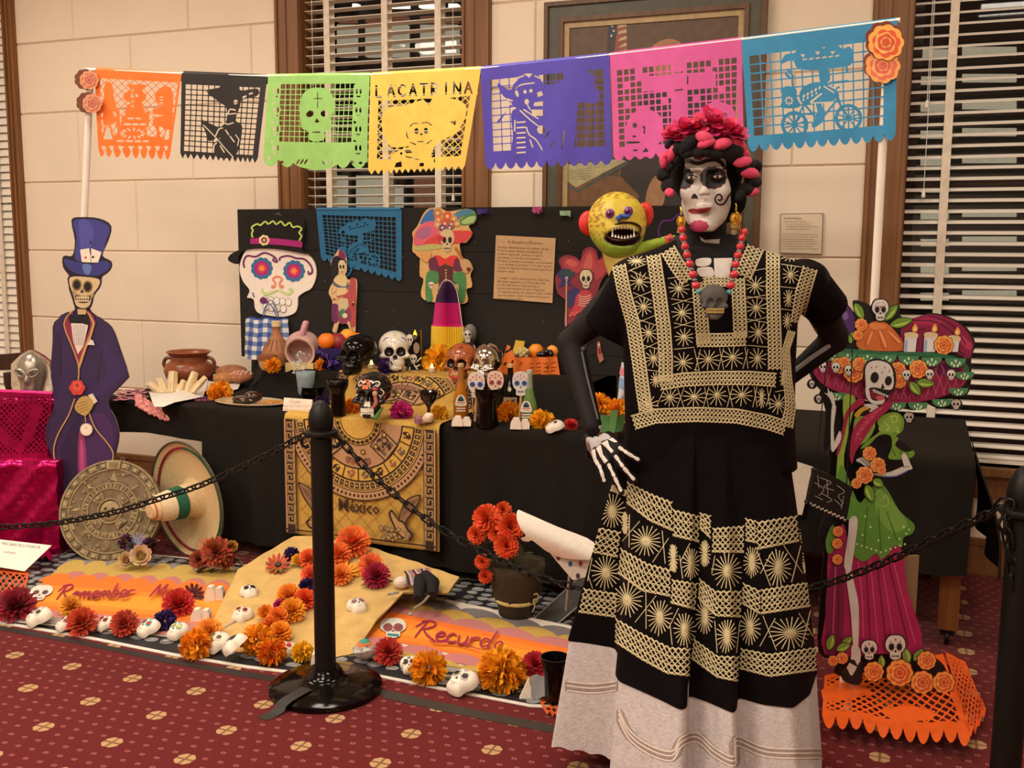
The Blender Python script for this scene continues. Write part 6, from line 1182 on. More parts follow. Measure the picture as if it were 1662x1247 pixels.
t=thing('floor_strip','dark flat tape strip running from the stanchion base to the right along the carpet','tape',G(760,1160));gcut('tape',[(590,1108),(625,1120),(760,1150),(915,1180),(1010,1200),(1010,1212),(915,1193),(760,1163),(625,1134)],.0005,.0015,'37302a',t)
# "Remember" and "Recuerda" boards
GLY={'R':(([(0,.55),(.22,.92),(.34,1.02)],[(.34,1.),(.22,.5),(.12,-.02)],[(.12,.93),(.5,1.02),(.62,.82),(.45,.6),(.22,.5)],[(.28,.5),(.5,.2),(.85,-.06)]),.78),'e':(([(0,.22),(.22,.28),(.3,.42),(.17,.5),(.04,.3),(.1,.05),(.25,0),(.42,.12)],),.4),'m':(([(0,.48),(.02,0)],[(.02,.25),(.14,.48),(.22,.4),(.22,0)],[(.22,.25),(.36,.48),(.44,.38),(.44,.05),(.55,.06)]),.56),'b':(([(.08,1),(.02,0)],[(.02,.3),(.2,.5),(.32,.3),(.2,.02),(.02,.08)]),.4),'r':(([(0,.48),(.02,0)],[(.02,.28),(.12,.46),(.3,.46)]),.34),'M':(([(0,0),(.2,1)],[(.2,1),(.3,.25)],[(.3,.25),(.56,1)],[(.56,1),(.6,.1),(.68,0)]),.76),'c':(([(.3,.42),(.15,.5),(.02,.25),(.12,.02),(.38,.1)],),.4),'u':(([(0,.48),(.03,.1),(.15,0),(.28,.15),(.3,.48)],[(.3,.48),(.3,.05),(.42,.05)]),.44),'d':(([(.3,.45),(.12,.5),(.02,.25),(.12,.02),(.3,.15)],[(.42,1),(.31,.1),(.44,.02)]),.5),'o':(([(.15,.48),(.02,.25),(.15,0),(.3,.25),(.15,.48)],),.38)}
def hand(s_,x,y,ux,uy,vx,vy,w,c):
 o=[];p=0
 for ch in s_:
  for st in GLY[ch][0]:o+=[(c,q)for q in stroke([(x+(p+a)*ux+b*vx,y+(p+a)*uy+b*vy)for a,b in st],[w*.75,w*1.1,w*.8],5)]
  p+=GLY[ch][1]
 return o
def arcs(q,u0,u1,n,v,h,c):
 o=[]
 for i in range(n):
  a,b=u0+(u1-u0)*i/n,u0+(u1-u0)*(i+1)/n;w=(b-a)*.56;m_=(a+b)/2;o.append((c,[lerp2(q,m_+w*cos(t_),v-h*sin(t_))for t_ in np.linspace(0,pi,9)]))
 return o
def board(name,label,q,word,z=.005):
 t=thing(name,label,'poster',G(*lerp2(q,.5,.5)));gcut('board_panel',q,z,.006,'e2d8c8',t);return t,gp(z+.006)
q1=[(111,908),(388,921),(338,1038),(4,1006)];t,P=board('remember_poster','orange poster lettered Remember Me with scalloped borders, left of the floor display',q1,'')
it=[('8a827c',[lerp2(q1,u,v)for u,v in((0,0),(1,0),(1,.12),(0,.12))])]+arcs(q1,0,1,8,.16,.16,'c2a356')+[('c2a356',[lerp2(q1,u,v)for u,v in((0,.14),(1,.14),(1,.34),(0,.34))])]+arcs(q1,.06,1.0,7,.36,.18,'c07a72')+[('f07a2c',[lerp2(q1,u,v)for u,v in((0,.36),(1,.36),(1,.8),(0,.8))])]+arcs(q1,-.02,1.0,7,.38,.15,'f07a2c')+[('f48c30',[lerp2(q1,u,v)for u,v in((0,.43),(1,.43),(1,.75),(0,.75))]),('f89c34',[lerp2(q1,u,v)for u,v in((0,.5),(1,.5),(1,.68),(0,.68))])]
it+=[('c07a72',[lerp2(q1,u,v)for u,v in((0,.8),(1,.8),(1,1),(0,1))])]+[('9a948c',[lerp2(q1,u,v)for u,v in((0,.9),(.42,.9),(.42,1),(0,1))])]
it=[(c,[(x,y)for x,y in p])for c,p in it];it+=hand('Remember',88,975,33.5,.6,11,-24,3.2,'9c2c3c')+hand('M',243,977,33,.6,12,-21,3.2,'9c2c3c')+hand('e',270,978,33,.6,12,-21,3,'9c2c3c')+[('9c2c3c',q)for q in stroke([(133,976),(150,976),(162,978)],2)]
paint(P,'painted_design',it,t);paint(P,'skull_sticker',[(c,[(66+(a-66)*1.0+(b-966)*-.45,b)for a,b in p])for c,p in skull2(66,966,36,25,'e4d8cc','5a4a4a',ol=False)],t,z0=140)
q2=[(655,958),(948,1021),(912,1120),(578,1052)];t,P=board('recuerda_poster','orange poster with purple Spanish lettering and scallops, right of the stanchion base',q2,'')
it=arcs(q2,.12,1,4,.16,.12,'7e7678')+[('7e7678',[lerp2(q2,u,v)for u,v in((0,.15),(1,.15),(1,.2),(0,.2))])]+arcs(q2,.0,1.1,5,.27,.14,'c2a050')+[('c2a050',[lerp2(q2,u,v)for u,v in((0,.26),(1,.26),(1,.3),(0,.3))])]+arcs(q2,-.1,1,5,.37,.15,'c07a78')+[('f07a2c',[lerp2(q2,u,v)for u,v in((0,.36),(1,.36),(1,.8),(0,.8))]),('f58a2c',[lerp2(q2,u,v)for u,v in((0,.43),(1,.43),(1,.75),(0,.75))]),('f99a34',[lerp2(q2,u,v)for u,v in((0,.52),(1,.52),(1,.67),(0,.67))])]
it+=arcs(q2,.0,1,5,.9,.13,'c07a78')+[('c07a78',[lerp2(q2,u,v)for u,v in((0,.89),(1,.89),(1,.93),(0,.93))])]+arcs(q2,.1,1.1,5,1.,.09,'c2a050')
it=[(c,p)for c,p in it];it+=hand('Recurdo',668,1035,46,8.6,12,-28,3.4,'a03048')+[('a03048',q)for q in stroke([(697,1040),(706,1049),(735,1050),(760,1056),(780,1062)],[3,2,1.4],4)]
paint(P,'painted_design',it,t);paint(P,'skull_sticker',skull2(638,1023,42,32,'dcdad0','8a4a4a',ol=False,flower='8a5a5a')+[('3a8a8a',[(628,1032),(648,1034),(647,1038),(629,1036)])],t,z0=120)
# slanting tan paper
_a,_b,_c=np.array(G(330,1047,.012)),np.array(G(575,1062,.012)),np.array(Wp(500,872,TF+.075));TPN=np.cross(_b-_a,_c-_a);TPN=TPN if TPN[2]>0 else-TPN;TAN=PS(_a,TPN)
to=[(326,1046),(355,990),(386,926),(432,897),(477,871),(518,872),(600,889),(680,915),(746,938),(727,964),(655,963),(610,1010),(576,1060),(500,1082),(420,1066)]
t=thing('tan_paper','wrinkled tan kraft paper sloping up to the tablecloth under the flower trail','paper',TAN.hit(480,1000));r=Ras(320,868,750,1086,2.5);r.poly(to);m=MB();r.mesh(TAN,m,'c9a765',.003,dz=lambda X,Y:.003*np.sin(X*.13+Y*.05)*np.sin(Y*.11+1));m.build('kraft_sheet',mat('kraft_paper',None,.75,noise=(14,.12),bump=.5,bscale=28),t,True,None)
m=MB();m.prism([TAN.hit(*p)-TAN.n*.001 for p in to],-TAN.n*.003,'b8965a');m.build('backing_card',PAINT,t,False)
# flowers (axis faces up and towards the viewer)
RU1,RU2='b8482c','8a2c1e';AX=V((0,-.75,1))
def tf(kind,lab,x,y,r,c1,c2,**k):return flower(kind,lab,x,y,r,0,c1,c2,at=TAN.hit(x,y+r*.5)+TAN.n*.006,axis=AX,**k)
def gf(kind,lab,x,y,r,c1,c2,z=.012,**k):return flower(kind,lab,x,y,r,z,c1,c2,axis=k.pop('axis',AX),**k)
gf('mum','dark crimson chrysanthemum at the far left end of the floor display',27,985,30,'9c1c30','6c1020');gf('mum','golden yellow chrysanthemum on the lower edge of the Remember poster',116,986,18,'eaa43a','d8862a');gf('mum','rust orange chrysanthemum left of the small red-painted skull',134,1012,24,'d04a26','a8341c');gf('mum','rust chrysanthemum between the red-painted and blue-painted skulls',203,1014,22,'c4442a','9c3020')
gf('mum','bright red chrysanthemum covering the end of the Remember lettering',290,982,25,'d8342a','b02218');gf('daisy','dark maroon daisy beside the bright red chrysanthemum',313,962,19,'6a2a2a','4a1a1e',axis=V((.2,-1,.5)));gf('pom','indigo tissue flower between two painted skulls',268,1010,18,'3a2274','281550',name='tissue_flower');gf('mum','golden orange marigold above another at the left front',340,1028,22,'f0a03a','e08422',name='marigold');gf('pom','orange marigold at the front edge below the golden one',319,1048,25,'f4981e','e87c10')
tf('daisy','rust lily flower at the left end of the flower trail',452,916,20,'c85a34','9c3c24',leaves=3);tf('pom','small indigo flower beside the rust lily',474,903,12,'3c2270','2a1650',name='tissue_flower');tf('rose','yellow rose right of the rust lily',484,914,12,'f0b83a','d89a28',leaves=2);tf('mum','coral chrysanthemum half hidden left of the stanchion post',502,912,17,'ee7038','d85628');tf('mum','orange-red chrysanthemum low behind the stanchion post',506,938,17,'ee6a3a','d85028')
tf('mum','large coral-orange chrysanthemum at the head of the trail, right of the post',573,886,27,'f07c3c','dc5c24');tf('pom','dark violet flower behind the coral-orange chrysanthemum',584,868,13,'34205c','241444',name='tissue_flower');tf('mum','orange chrysanthemum touching the right side of the stanchion post',550,905,20,'f08038','e06424');tf('mum','orange chrysanthemum below the sunflower beside the post',553,938,18,'f08a38','e07024');tf('daisy','sunflower with a dark centre in the flower trail',562,929,18,'f0b02c','dd9020');tf('daisy','yellow daisy between the sunflower and the crimson chrysanthemum',582,926,15,'f0b428','e09a20',cen='d89a20')
tf('mum','coral chrysanthemum behind the crimson one at the right of the trail',602,922,20,'ee7a40','d85c2c');tf('mum','crimson chrysanthemum at the right end of the flower trail',611,940,22,'b01c40','84122c',leaves=2);tf('pom','indigo flower left of the stanchion post in the middle of the trail',500,956,14,'34206e','241450',name='tissue_flower');tf('mum','long orange flower left of the middle indigo flower',470,972,20,'f2962c','e27c18');tf('pom','small magenta flower in the middle of the trail',455,985,10,'d82aa0','b01e80',name='tissue_flower');tf('mum','orange-red chrysanthemum left of the post, below the middle indigo flower',496,978,18,'ee5c28','d4461c')
tf('mum','amber chrysanthemum in the lower trail beside the magenta flower',475,996,21,'f2a42c','e48a18');tf('rose','small orange rose at the left of the lower trail',432,1000,15,'f09a2c','e07c18');tf('mum','orange chrysanthemum below the small orange rose',452,1008,18,'f28a2c','e06c18');tf('pom','deep orange marigold left of the amber one in the lower trail',441,1022,17,'f08430','e0641c');tf('mum','amber chrysanthemum right of the deep orange marigold',455,1032,19,'f4a024','e68412')
gf('pom','big golden orange marigold left of the darkest front marigold',417,1040,25,'f4a020','e88610',z=.02);gf('pom','dark orange marigold at the front edge of the pebble paper, left of the post',441,1060,23,'ea7c14','d8640c');gf('pom','yellow marigold at the front edge, touching the left side of the post',491,1060,17,'f6b82c','eaa01a')
gf('mum','rust-red chrysanthemum on the lower left corner of the Recuerda poster',630,1060,23,'cc3c2a','a02a20');gf('pom','large amber marigold in front of the Recuerda poster beside a white skull',695,1087,29,'f0a01c','e4860e');gf('pom','largest amber marigold, covering the end of the Recuerda lettering',815,1092,37,'f0a01e','e2860e',n=1.6);gf('mum','raspberry red chrysanthemum beside the black cup',868,1080,21,'cc2a38','a41c2a')
def bunch(name,label,P,flowers,leaves_,cat='flowers'):
 """one artificial spray: several heads and leaves fixed together"""
 t=thing(name,label,cat,P);P=V(P);k=mpp(P)
 for kind,x,y,r,c1,c2,d in flowers:
  p=V(Yp(x,y,P.y-d));m=MB();bloom(kind,m,p,r*k,c1,c2,V((random.uniform(-.3,.3),-1,.6)),.8);m.build({'mum':'chrysanthemum_head','rose':'rose_head','pom':'marigold_head','daisy':'daisy_head'}[kind],PETAL,t,True,None)
  m=MB();m.tube([p,V((P.x*.6+p.x*.4,P.y,max(.01,P.z+.01)))],.003,'4a5a30',5);m.build('stem',PETAL,t)
 for x0,y0,x1,y1,w,c in leaves_:m=MB();leaf(m,V(Yp(x0,y0,P.y-.02)),V(Yp(x1,y1,P.y-.06)),w*k,c);m.build('leaf',PETAL,t,True,None)
 return t
bunch('autumn_bouquet','spray of rust chrysanthemums with brown leaves in front of the sombrero',G(345,925,.012),[('mum',352,897,24,'b4522c','7c2e1a',.06),('mum',323,908,15,'b0502e','7a301c',.05),('daisy',335,885,12,'d07a48','a85a34',.0),('rose',378,888,11,'dcA850','b88438',.02),('mum',368,908,16,'a04428','702a18',.04)],[(340,920,312,936,16,'4a4024'),(350,922,330,940,12,'4a4526'),(365,915,392,906,14,'5a5230'),(372,905,396,920,14,'5c5030'),(335,912,308,920,12,'4f4a2a'),(350,905,385,880,12,'4a4a2a')])
bunch('cream_rose_spray','cream rose with purple and grey blossoms at the foot of the calendar disc',G(222,920,.012),[('rose',229,903,19,'e0caa4','c8a878',.05),('rose',205,910,14,'dac09a','c0a074',.05),('pom',205,880,12,'6a2a58','4a1c40',.0),('pom',243,884,12,'5c2450','3c1634',.0),('daisy',222,878,13,'8a8aa0','6a6a84',.0),('mum',214,888,9,'70607a','504458',.02)],[(205,890,185,885,10,'4a5a3c'),(215,895,200,872,10,'46563a'),(235,892,252,880,10,'4a5a3a')])
# plaster and paper skulls on the floor
GA='painted plaster skulls on the floor display'
mini_skull('white painted skull at the left end beside the dark crimson flower',66,1000,40,.012,-.9,face=('c8b8a8','3a3030'));mini_skull('white painted skull half hidden behind the rust orange flower',108,1012,30,.012,-.8,face=('d8a090','4a4040'));mini_skull('small skull with red-painted eyes between two rust flowers',172,1011,30,.012,-.7,face=('c84a3a','30201c'));mini_skull('skull painted turquoise and red left of the indigo flower',243,1018,36,.012,-.75,.15,face=('4aa0a0','b03030'));mini_skull('skull painted with green-ringed eyes right of the indigo flower',290,1023,34,.012,-.5,.15,face=('6aa08a','d8c06a'));mini_skull('plain painted skull at the front edge below the tan paper',355,1041,42,.012,-.7,.1,face=('d8ccb8','5a5040'))
mini_skull('tilted white skull wedge standing on its edge at the front',385,1048,42,.03,-.9,.2,face=('5a5a5a','2a2020'),roll=-.5,lift=.005);half_skull('white plaster piece standing on the right end of the Remember poster',348,963,28,24,.012,.2,None);half_skull('white plaster piece below it beside the red flower',326,998,28,20,.012,.1,None)
def tsk(lab,x,y,w,rot,face,tilt=.5):t=mini_skull(lab,x,y,w,0,rot,face=face);P=TAN.hit(x,y+.3*w)+TAN.n*.005;t.location=V(P);t.scale=(w*mpp(P),)*3;t.rotation_euler=(.12+tilt*.3,0,rot);return t
tsk('white plaster skull with black eyes high on the tan paper',405,957,30,.5,('2a2624','1a1614'));tsk('plaster skull with pinkish markings right of the post on the tan paper',580,979,34,.5,('9a7a74','8a6a64'));st_=tsk('flower-painted skull on a stick in the middle of the tan paper',394,993,34,-.4,('d88a6a','3a2a2a'))
m=MB();m.tube([(.0,-.4,.1),(-.25,-1.3,.1)],.08,'b0a08a',6);m.build('stick',CLAY,st_)
tsk('red-swirled skull half hidden between marigolds by the post',465,1050,32,-.3,('b03a34','b03a34'));half_skull('white plaster sliver behind the left edge of the post',513,1075,14,30,.012,0,None)
mini_skull('small white skull left of the large amber marigold',664,1080,30,.012,.1,.4,face=('2a2424','2a2424'));mini_skull('white skull lying at the front of the Recuerda poster',752,1105,50,.012,-.8,.1,face=('b0a8a0','2a2424'))
g,k=K(592,1070,.012);t=thing('wrapped_skull','rainbow sugar skull in clear plastic wrap at the corner of the Recuerda poster','skull',g);m=MB();m.ball(g+V((0,0,.035)),(.045,.035,.035),'c0a49a',14,9);m.build('sugar_skull',PLAST,t);m=MB();m.ball(g+V((0,0,.048)),(.035,.03,.026),'d87a3a',12,8);m.ball(g+V((0,0,.058)),(.025,.022,.02),'3a9a8a',12,8);m.build('rainbow_topping',PLAST,t);m=MB()
for i in range(16):c=g+V((random.uniform(-.06,.06),random.uniform(-.05,.0),random.uniform(0.01,.07)));m.add([c+V((random.uniform(-1,1),random.uniform(-1,1),random.uniform(-1,1)))*.02 for _ in range(3)],[(0,1,2)])
m.build('plastic_wrap',CELL,t,False)['kind']='stuff'
g,k=K(862,1135,.005);t=thing('paper_shard','white folded paper triangle with a grey printed scrap beside the largest marigold','paper',g);m=MB();m.prism([g+V(p)for p in((-.04,0,0),(.012,0,0),(-.008,.004,.07))],(0,.02,0),'e6dccc');m.build('white_fold',PAINT,t,False);m=MB();m.sheet([[g+V((.0+.02*i,.02-.01*j,.075-.022*j+.008*sin(i*2+j)))for i in range(4)]for j in range(4)],'8a8a8c');m.build('printed_scrap',PAPER,t)
# skeleton doll
dp=lambda x,y,h=.02:V(TAN.hit(x,y))+V(TAN.n)*h
t=thing('skeleton_doll','small toy skeleton in striped serape and black trousers lying on the tan paper','doll',dp(675,975,.0));m=MB();m.ball(dp(652,956,.03),(.035,.028,.026),'d8c8bc',12,8);m.build('wig_head',mat('fluffy_white',None,.95,noise=(60,.2),bump=.8,bscale=120),t)
m=MB()
for i in range(12):a=i/12;p=[(656+40*a,944-6*a),(660+40*a,944-6*a),(668+38*a,966-9*a),(663+38*a,966-9*a)];m.sheet([[dp(*p[0],.05),dp(*p[1],.05)],[dp((p[0][0]+p[3][0])/2,(p[0][1]+p[3][1])/2,.065),dp((p[1][0]+p[2][0])/2,(p[1][1]+p[2][1])/2,.065)],[dp(*p[3],.045),dp(*p[2],.045)]],('2a2a34','c8a088','7a7a90','a86a5a')[i%4])
m.build('striped_serape',CLOTHC,t,True,None);m=MB();m.tube([dp(690,950,.04),dp(703,962,.045),dp(702,978,.03)],[.03,.03,.022],'14110f',10);m.tube([dp(682,955,.04),dp(682,968,.04),dp(679,984,.03)],[.03,.026,.02],'14110f',10);m.build('trousers',CLOTHC,t)
for a in([(700,974),(688,988),(672,1000)],[(696,962),(704,972),(708,976)],[(640,975),(630,976),(648,972)]):m=MB();m.tube([dp(x,y,.03)for x,y in a],[.006,.005,.006],'8e8678',7);m.build('bone_limb',CLAY,t)
m=MB();m.ball(dp(667,1004,.02),(.014,.012,.007),'8e8678',8,6);m.build('foot',CLAY,t)
# ------------------------------------------------------------------ calendar disc
cb=V(G(172,914));cn=V((-.02,-1,.36)).normalized();kc=mpp(cb);Rc=84*kc;CM=frame_of(cn);cc=cb+CM@V((0,Rc,0));STONE=mat('carved_stone',None,.7,noise=(25,.25),bump=.4,bscale=90)
t=thing('calendar_disc','round carved tan stone calendar disc leaning at the feet of the top hat skeleton','plaque',cb);c2p=lambda x,y,h=0.:cc+CM@V((x*Rc,y*Rc,h))
def ring(nm,r0,r1,h,c,n=64):
 m=MB();pr=[(r0,0),(r0,h),(r1,h),(r1,0)];m.add([c2p(r*cos(2*pi*i/n),r*sin(2*pi*i/n),z)for r,z in pr for i in range(n)],[(j*n+i,j*n+(i+1)%n,(j+1)*n+(i+1)%n,(j+1)*n+i)for j in range(3)for i in range(n)],c);return m.build(nm,STONE,t,True,30)
m=MB();n=72;pr=[(1.,-.03),(1.,.0),(.985,.006),(0.001,.006)];m.add([c2p(r*cos(2*pi*i/n),r*sin(2*pi*i/n),z)for r,z in pr for i in range(n)],[(j*n+i,j*n+(i+1)%n,(j+1)*n+(i+1)%n,(j+1)*n+i)for j in range(3)for i in range(n)]+[tuple(range(n))[::-1]],'6a5a40');m.build('disc',STONE,t,True,30)
for r0,r1,h in((.965,1.,.012),(.80,.83,.012),(.53,.56,.013),(.43,.45,.012),(.22,.25,.016)):ring('carved_ring',r0,r1,h,'8a7856')
def blk(m,r0,r1,a0,a1,h,c):m.add([c2p(r*cos(a),r*sin(a),z)for z in(.004,h)for r,a in((r0,a0),(r1,a0),(r1,a1),(r0,a1))],[(4,5,6,7),(0,1,5,4),(1,2,6,5),(2,3,7,6),(3,0,4,7)],c)
m=MB()
for i in range(26):a=2*pi*i/26;blk(m,.85,.95,a+.03,a+.2,.013,('8a7856','75654a','94825e')[i%3]);blk(m,.87,.93,a+.07,a+.15,.018,'9a8864')
m.build('outer_glyph_blocks',STONE,t,False)['kind']='stuff';m=MB()
for i in range(20):a=2*pi*i/20;blk(m,.455,.525,a+.03,a+.28,.012,('857352','98865f')[i%2]);blk(m,.47,.51,a+.1,a+.2,.016,'6a5a40')
for i in range(60):a=random.uniform(0,6.28);r=random.uniform(.58,.77);blk(m,r,r+random.uniform(.03,.06),a,a+random.uniform(.04,.1),random.uniform(.009,.014),random.choice(['857352','8f7d58','75654a']))
m.build('inner_glyph_blocks',STONE,t,False)['kind']='stuff'
for i in range(8):
 a=pi/2+i*pi/4;big=1 if i%2==0 else.75;m=MB();Pw=lambda r,w,h:c2p(r*cos(a)-w*sin(a),r*sin(a)+w*cos(a),h)
 m.add([Pw(.57,-.075*big,.006),Pw(.57+.23*big,0,.006),Pw(.57,.075*big,.006),Pw(.6,0,.026)],[(0,1,3),(1,2,3),(2,0,3)],'a08e68');m.build('ray_point',STONE,t,False)
for a in(pi/4,3*pi/4,5*pi/4,7*pi/4):m=MB();blk(m,.27,.41,a-.3,a+.3,.016,'8a7856');blk(m,.3,.38,a-.18,a+.18,.022,'75654a');blk(m,.32,.36,a-.08,a+.08,.026,'9a8864');m.build('square_panel',STONE,t,False)
m=MB();m.ball(c2p(0,0,.006),(.2*Rc,.2*Rc,.02),'94825e',20,8,CM);m.build('sun_face',STONE,t);m=MB();[m.ball(c2p(x,y,.024),r*Rc,'4a3c28',8,6)for x,y,r in((-.07,.04,.03),(.07,.04,.03),(0,-.1,.035))];m.ball(c2p(0,-.02,.026),(.02*Rc,.05*Rc,.01),'a8966e',8,6,CM);m.build('face_features',STONE,t)
m=MB();m.prism([c2p(x,y,.022)for x,y in((-.12,.82),(.12,.82),(.14,.98),(-.14,.98))],-V(cn)*.02,'a08e68');m.prism([c2p(x,y,.026)for x,y in((-.08,.85),(.08,.85),(.09,.94),(-.09,.94))],-V(cn)*.004,'75654a');m.build('date_square',STONE,t,False);m=MB();m.tube([c2p(.12+.035*cos(a),1.02+.035*sin(a),-.01)for a in np.arange(0,6.28,.5)],.004,'5a4c38',6,closed=True);m.build('hanging_loop',STONE,t)
# ------------------------------------------------------------------ sombrero
hb=V(Yp(305,812,5.0));ks=mpp(hb);ax=V((-.62,-.77,-.06)).normalized();HM=frame_of(ax);STRAW=mat('woven_straw',None,.85,noise=(120,.15),bump=.6,bscale=260)
t=thing('sombrero','straw sombrero with red, white and green bands standing on its brim by the table','hat',(hb.x,hb.y,0));R_b=97*ks
bump_=lambda r:.16*R_b*(max(0,r-.55)/.45)**2
m=MB();pr=[(r*R_b,bump_(r)-.12*R_b)for r in(1.,.93,.85,.75,.65,.55,.45,.36)]+[(.30*R_b,-.05*R_b),(.27*R_b,.08*R_b),(.235*R_b,.3*R_b),(.21*R_b,.5*R_b),(.18*R_b,.66*R_b),(.12*R_b,.72*R_b),(.001,.73*R_b)]
m.lathe([(r-.0,z-.008)for r,z in pr[:8]][::-1]+pr,hb,'d2b98a',48,M=HM,cap=False);m.build('straw_body',STRAW,t)
for nm,r0,r1,z0,z1_2,c in(('red_band',.185,.155,.60,.69,'b02430'),('green_band',.27,.25,.14,.34,'1f5a40'),('white_band',.25,.205,.34,.6,'d8c8a4')):m=MB();m.lathe([(r0*R_b*1.03,z0*R_b),(r1*R_b*1.05,z1_2*R_b)],hb,c,40,M=HM,cap=False);m.build(nm,CLOTHC,t)
up_=HM.inverted()@V((0,0,1));ua=math.atan2(up_.y,up_.x)
for nm,c,a0,a1 in(('red_rim_trim','8a2030',ua,ua+pi),('green_rim_trim','1f5a40',ua-pi,ua)):
 pts=[]
 for i in range(70):a=a0+(a1-a0)*i/69;r=(.88+.008*(i%2));pts.append(hb+HM@V((r*R_b*cos(a),r*R_b*sin(a),bump_(r)-.12*R_b+.004)))
 m=MB();m.tube(pts,.0065,c,6);m.build(nm,CLOTHC,t)
m=MB();pts=[hb+HM@V((R_b*cos(a),R_b*sin(a),bump_(1)-.12*R_b))for a in np.linspace(0,2*pi,60)[:-1]];m.tube(pts,.006,'4a4434',6,closed=True);m.build('brim_edge',STRAW,t)
low=min(p.z for p in pts)
for o in[t]:o.location.z=0
# ------------------------------------------------------------------ potted chrysanthemums, white paper hat, black cup, folder
g,k=K(838,1000,.004);t=thing('potted_chrysanthemum','orange chrysanthemums in a burlap-wrapped pot in front of the tablecloth','plant',g);m=MB();m.lathe([(26*k,0),(29*k,6*k),(33*k,34*k),(30*k,34*k)],g,'2c241a',24);m.build('pot',CLAY,t);m=MB();m.lathe([(33*k,26*k),(39*k,44*k),(45*k,76*k),(47*k,92*k),(40*k,84*k),(32*k,50*k)],g,'3c3220',30,wob=lambda a,z:1+.05*sin(a*7+z*20)+.03*sin(a*13),cap=False);m.build('burlap_wrap',mat('burlap',None,.95,noise=(150,.3),bump=.7,bscale=300),t,True,None)
m=MB();m.lathe([(34*k,26*k),(36.5*k,29*k),(36*k,33*k),(33*k,32*k)],g,'cbbf84',30);m.build('tie_ribbon',CLOTHC,t);m=MB();m.tube([V(Yp(x,y,g.y-34*k))for x,y in sm([(866,966),(872,964),(873,972),(866,974),(868,984),(864,994)],False,3)],.003,'a89a6c',6);m.build('tie_bow',CLOTHC,t)
for x,y,r,d in((790,842,22,.02),(828,856,22,.06),(822,887,19,.09),(817,828,13,-.04),(774,868,15,.03),(806,866,14,.05),(783,912,12,.04),(788,936,11,.04)):p=V(Yp(x,y,g.y-.03-d));m=MB();bloom('mum',m,p,r*k,'f0622e','d8481e',V((random.uniform(-.3,.3)+(x-810)*.01,-1,.5)));m.build('chrysanthemum_head',PETAL,t,True,None);m=MB();m.tube([p,g+V((0,0,50*k))],.003,'3f4a28',5);m.build('stem',PETAL,t)
for x0,y0,x1,y1 in((812,850,830,830),(830,880,852,868),(800,880,770,890),(810,890,836,912),(840,905,866,898),(836,880,850,905),(790,860,760,880)):m=MB();leaf(m,V(Yp(x0,y0,g.y-.04)),V(Yp(x1,y1,g.y-.08)),14*k,random.choice(['4a4c2c','55542f','3c4426']));m.build('leaf',PETAL,t,True,None)
hp=PS((0,3.95,0),(-.1,-1,.12));zB=Z(720,800,.17644);t=thing('white_paper_hat','large curved white paper hat with a polka-dot cone, leaning behind the skirt','paper hat',hp.hit(900,985)*[1,1,0])
r=Ras(836,820,975,905,1.5);r.poly(sm(zB([(690,150),(740,165),(1050,300),(1380,440),(1370,575),(1240,590),(1080,580),(950,520),(830,420),(790,432),(735,425),(725,395),(768,372),(720,300),(685,210)]),n=4));m=MB();r.mesh(hp,m,'e8e0d2',.0,dz=lambda X,Y:.05*np.sin(np.clip((Y-820-(X-840)*.42)/60,0,1)*pi)+.02);m.build('white_brim',PAINT,t,True,None)
m=MB();m.prism([hp.hit(*p)+hp.n*.012 for p in zB([(985,560),(1380,560),(1350,760),(1190,800)])],-hp.n*.004,'d2cabd');m.build('polka_dot_cone',PAINT,t,False);paint(PS(hp.p+hp.n*.0125,hp.n),'polka_dots',[(c,circ(*zB([(x,y)])[0],3.4,4.6,10))for x,y,c in((1055,600,'8a3040'),(1165,655,'3a5a78'),(1260,650,'9a2c3c'),(1300,595,'7a2c34'),(1235,765,'4a3440'))],t);m=MB();m.tube([hp.hit(925,925)-hp.n*.01,hp.hit(918,995)-hp.n*.05],.006,'8a8070',6);m.build('support_stick',CLAY,t)
t=thing('dark_folder','dark grey folded stand with metal edges on the floor beside the burlap pot','stand',G(905,1006));A=[np.array(G(868,1003,.006)),np.array(G(906,1012,.006)),np.array(Yp(958,968,G(906,1012)[1]+.06)),np.array(Yp(952,927,G(868,1003)[1]+.1))];m=MB();nn=np.cross(A[1]-A[0],A[3]-A[0]);nn/=np.linalg.norm(nn);m.prism(A,-nn*.012*np.sign(nn[2]),'2a2622');m.build('panel',PAINT,t,False);m=MB();m.tube([A[0],A[3]],.003,'8a8478',6);m.tube([A[1],A[2]],.003,'8a8478',6);m.build('metal_edge',SATIN,t);
m=MB();m.tube([(A[2]+A[3])/2,((A[2]+A[3])/2)*[1,1,0]+np.array([0,.05,0])],.004,'2a2622',6);m.build('prop_leg',PAINT,t)
t,g,k=vessel('black_cup','tall flared black cup holding a candle light at the right of the Recuerda poster','cup',900,1140,.006,[(15,0),(16,2),(17.5,48),(19,52),(23,72),(23.5,76),(22,76),(18,54),(3,50)],'100e0d',BLACKGL);m=MB();flame(m,V(Yp(899,1084,g.y-.02)),.005);m.build('candle_tip',mat('pale_candle','d8d0c0',.5),t)
papel('cut_paper_mat','scrap of orange cut paper on the carpet beside the skirt hem',[(876,1142),(925,1144),(925,1162),(884,1158)],gp(.003),'cc5c22',(4,2),(.1,.9,.15,.9),(5,8),lw_=3,wave=.003,side=0,cat='cut paper')
papel('cut_paper_mat','orange cut paper mat on the floor at the far left edge',[(-30,922),(48,934),(34,985),(-30,998)],gp(.007),'c85820',(7,4),(.02,.95,.08,.9),(8,8),diag=True,lw_=2.2,wave=.006,cat='cut paper')
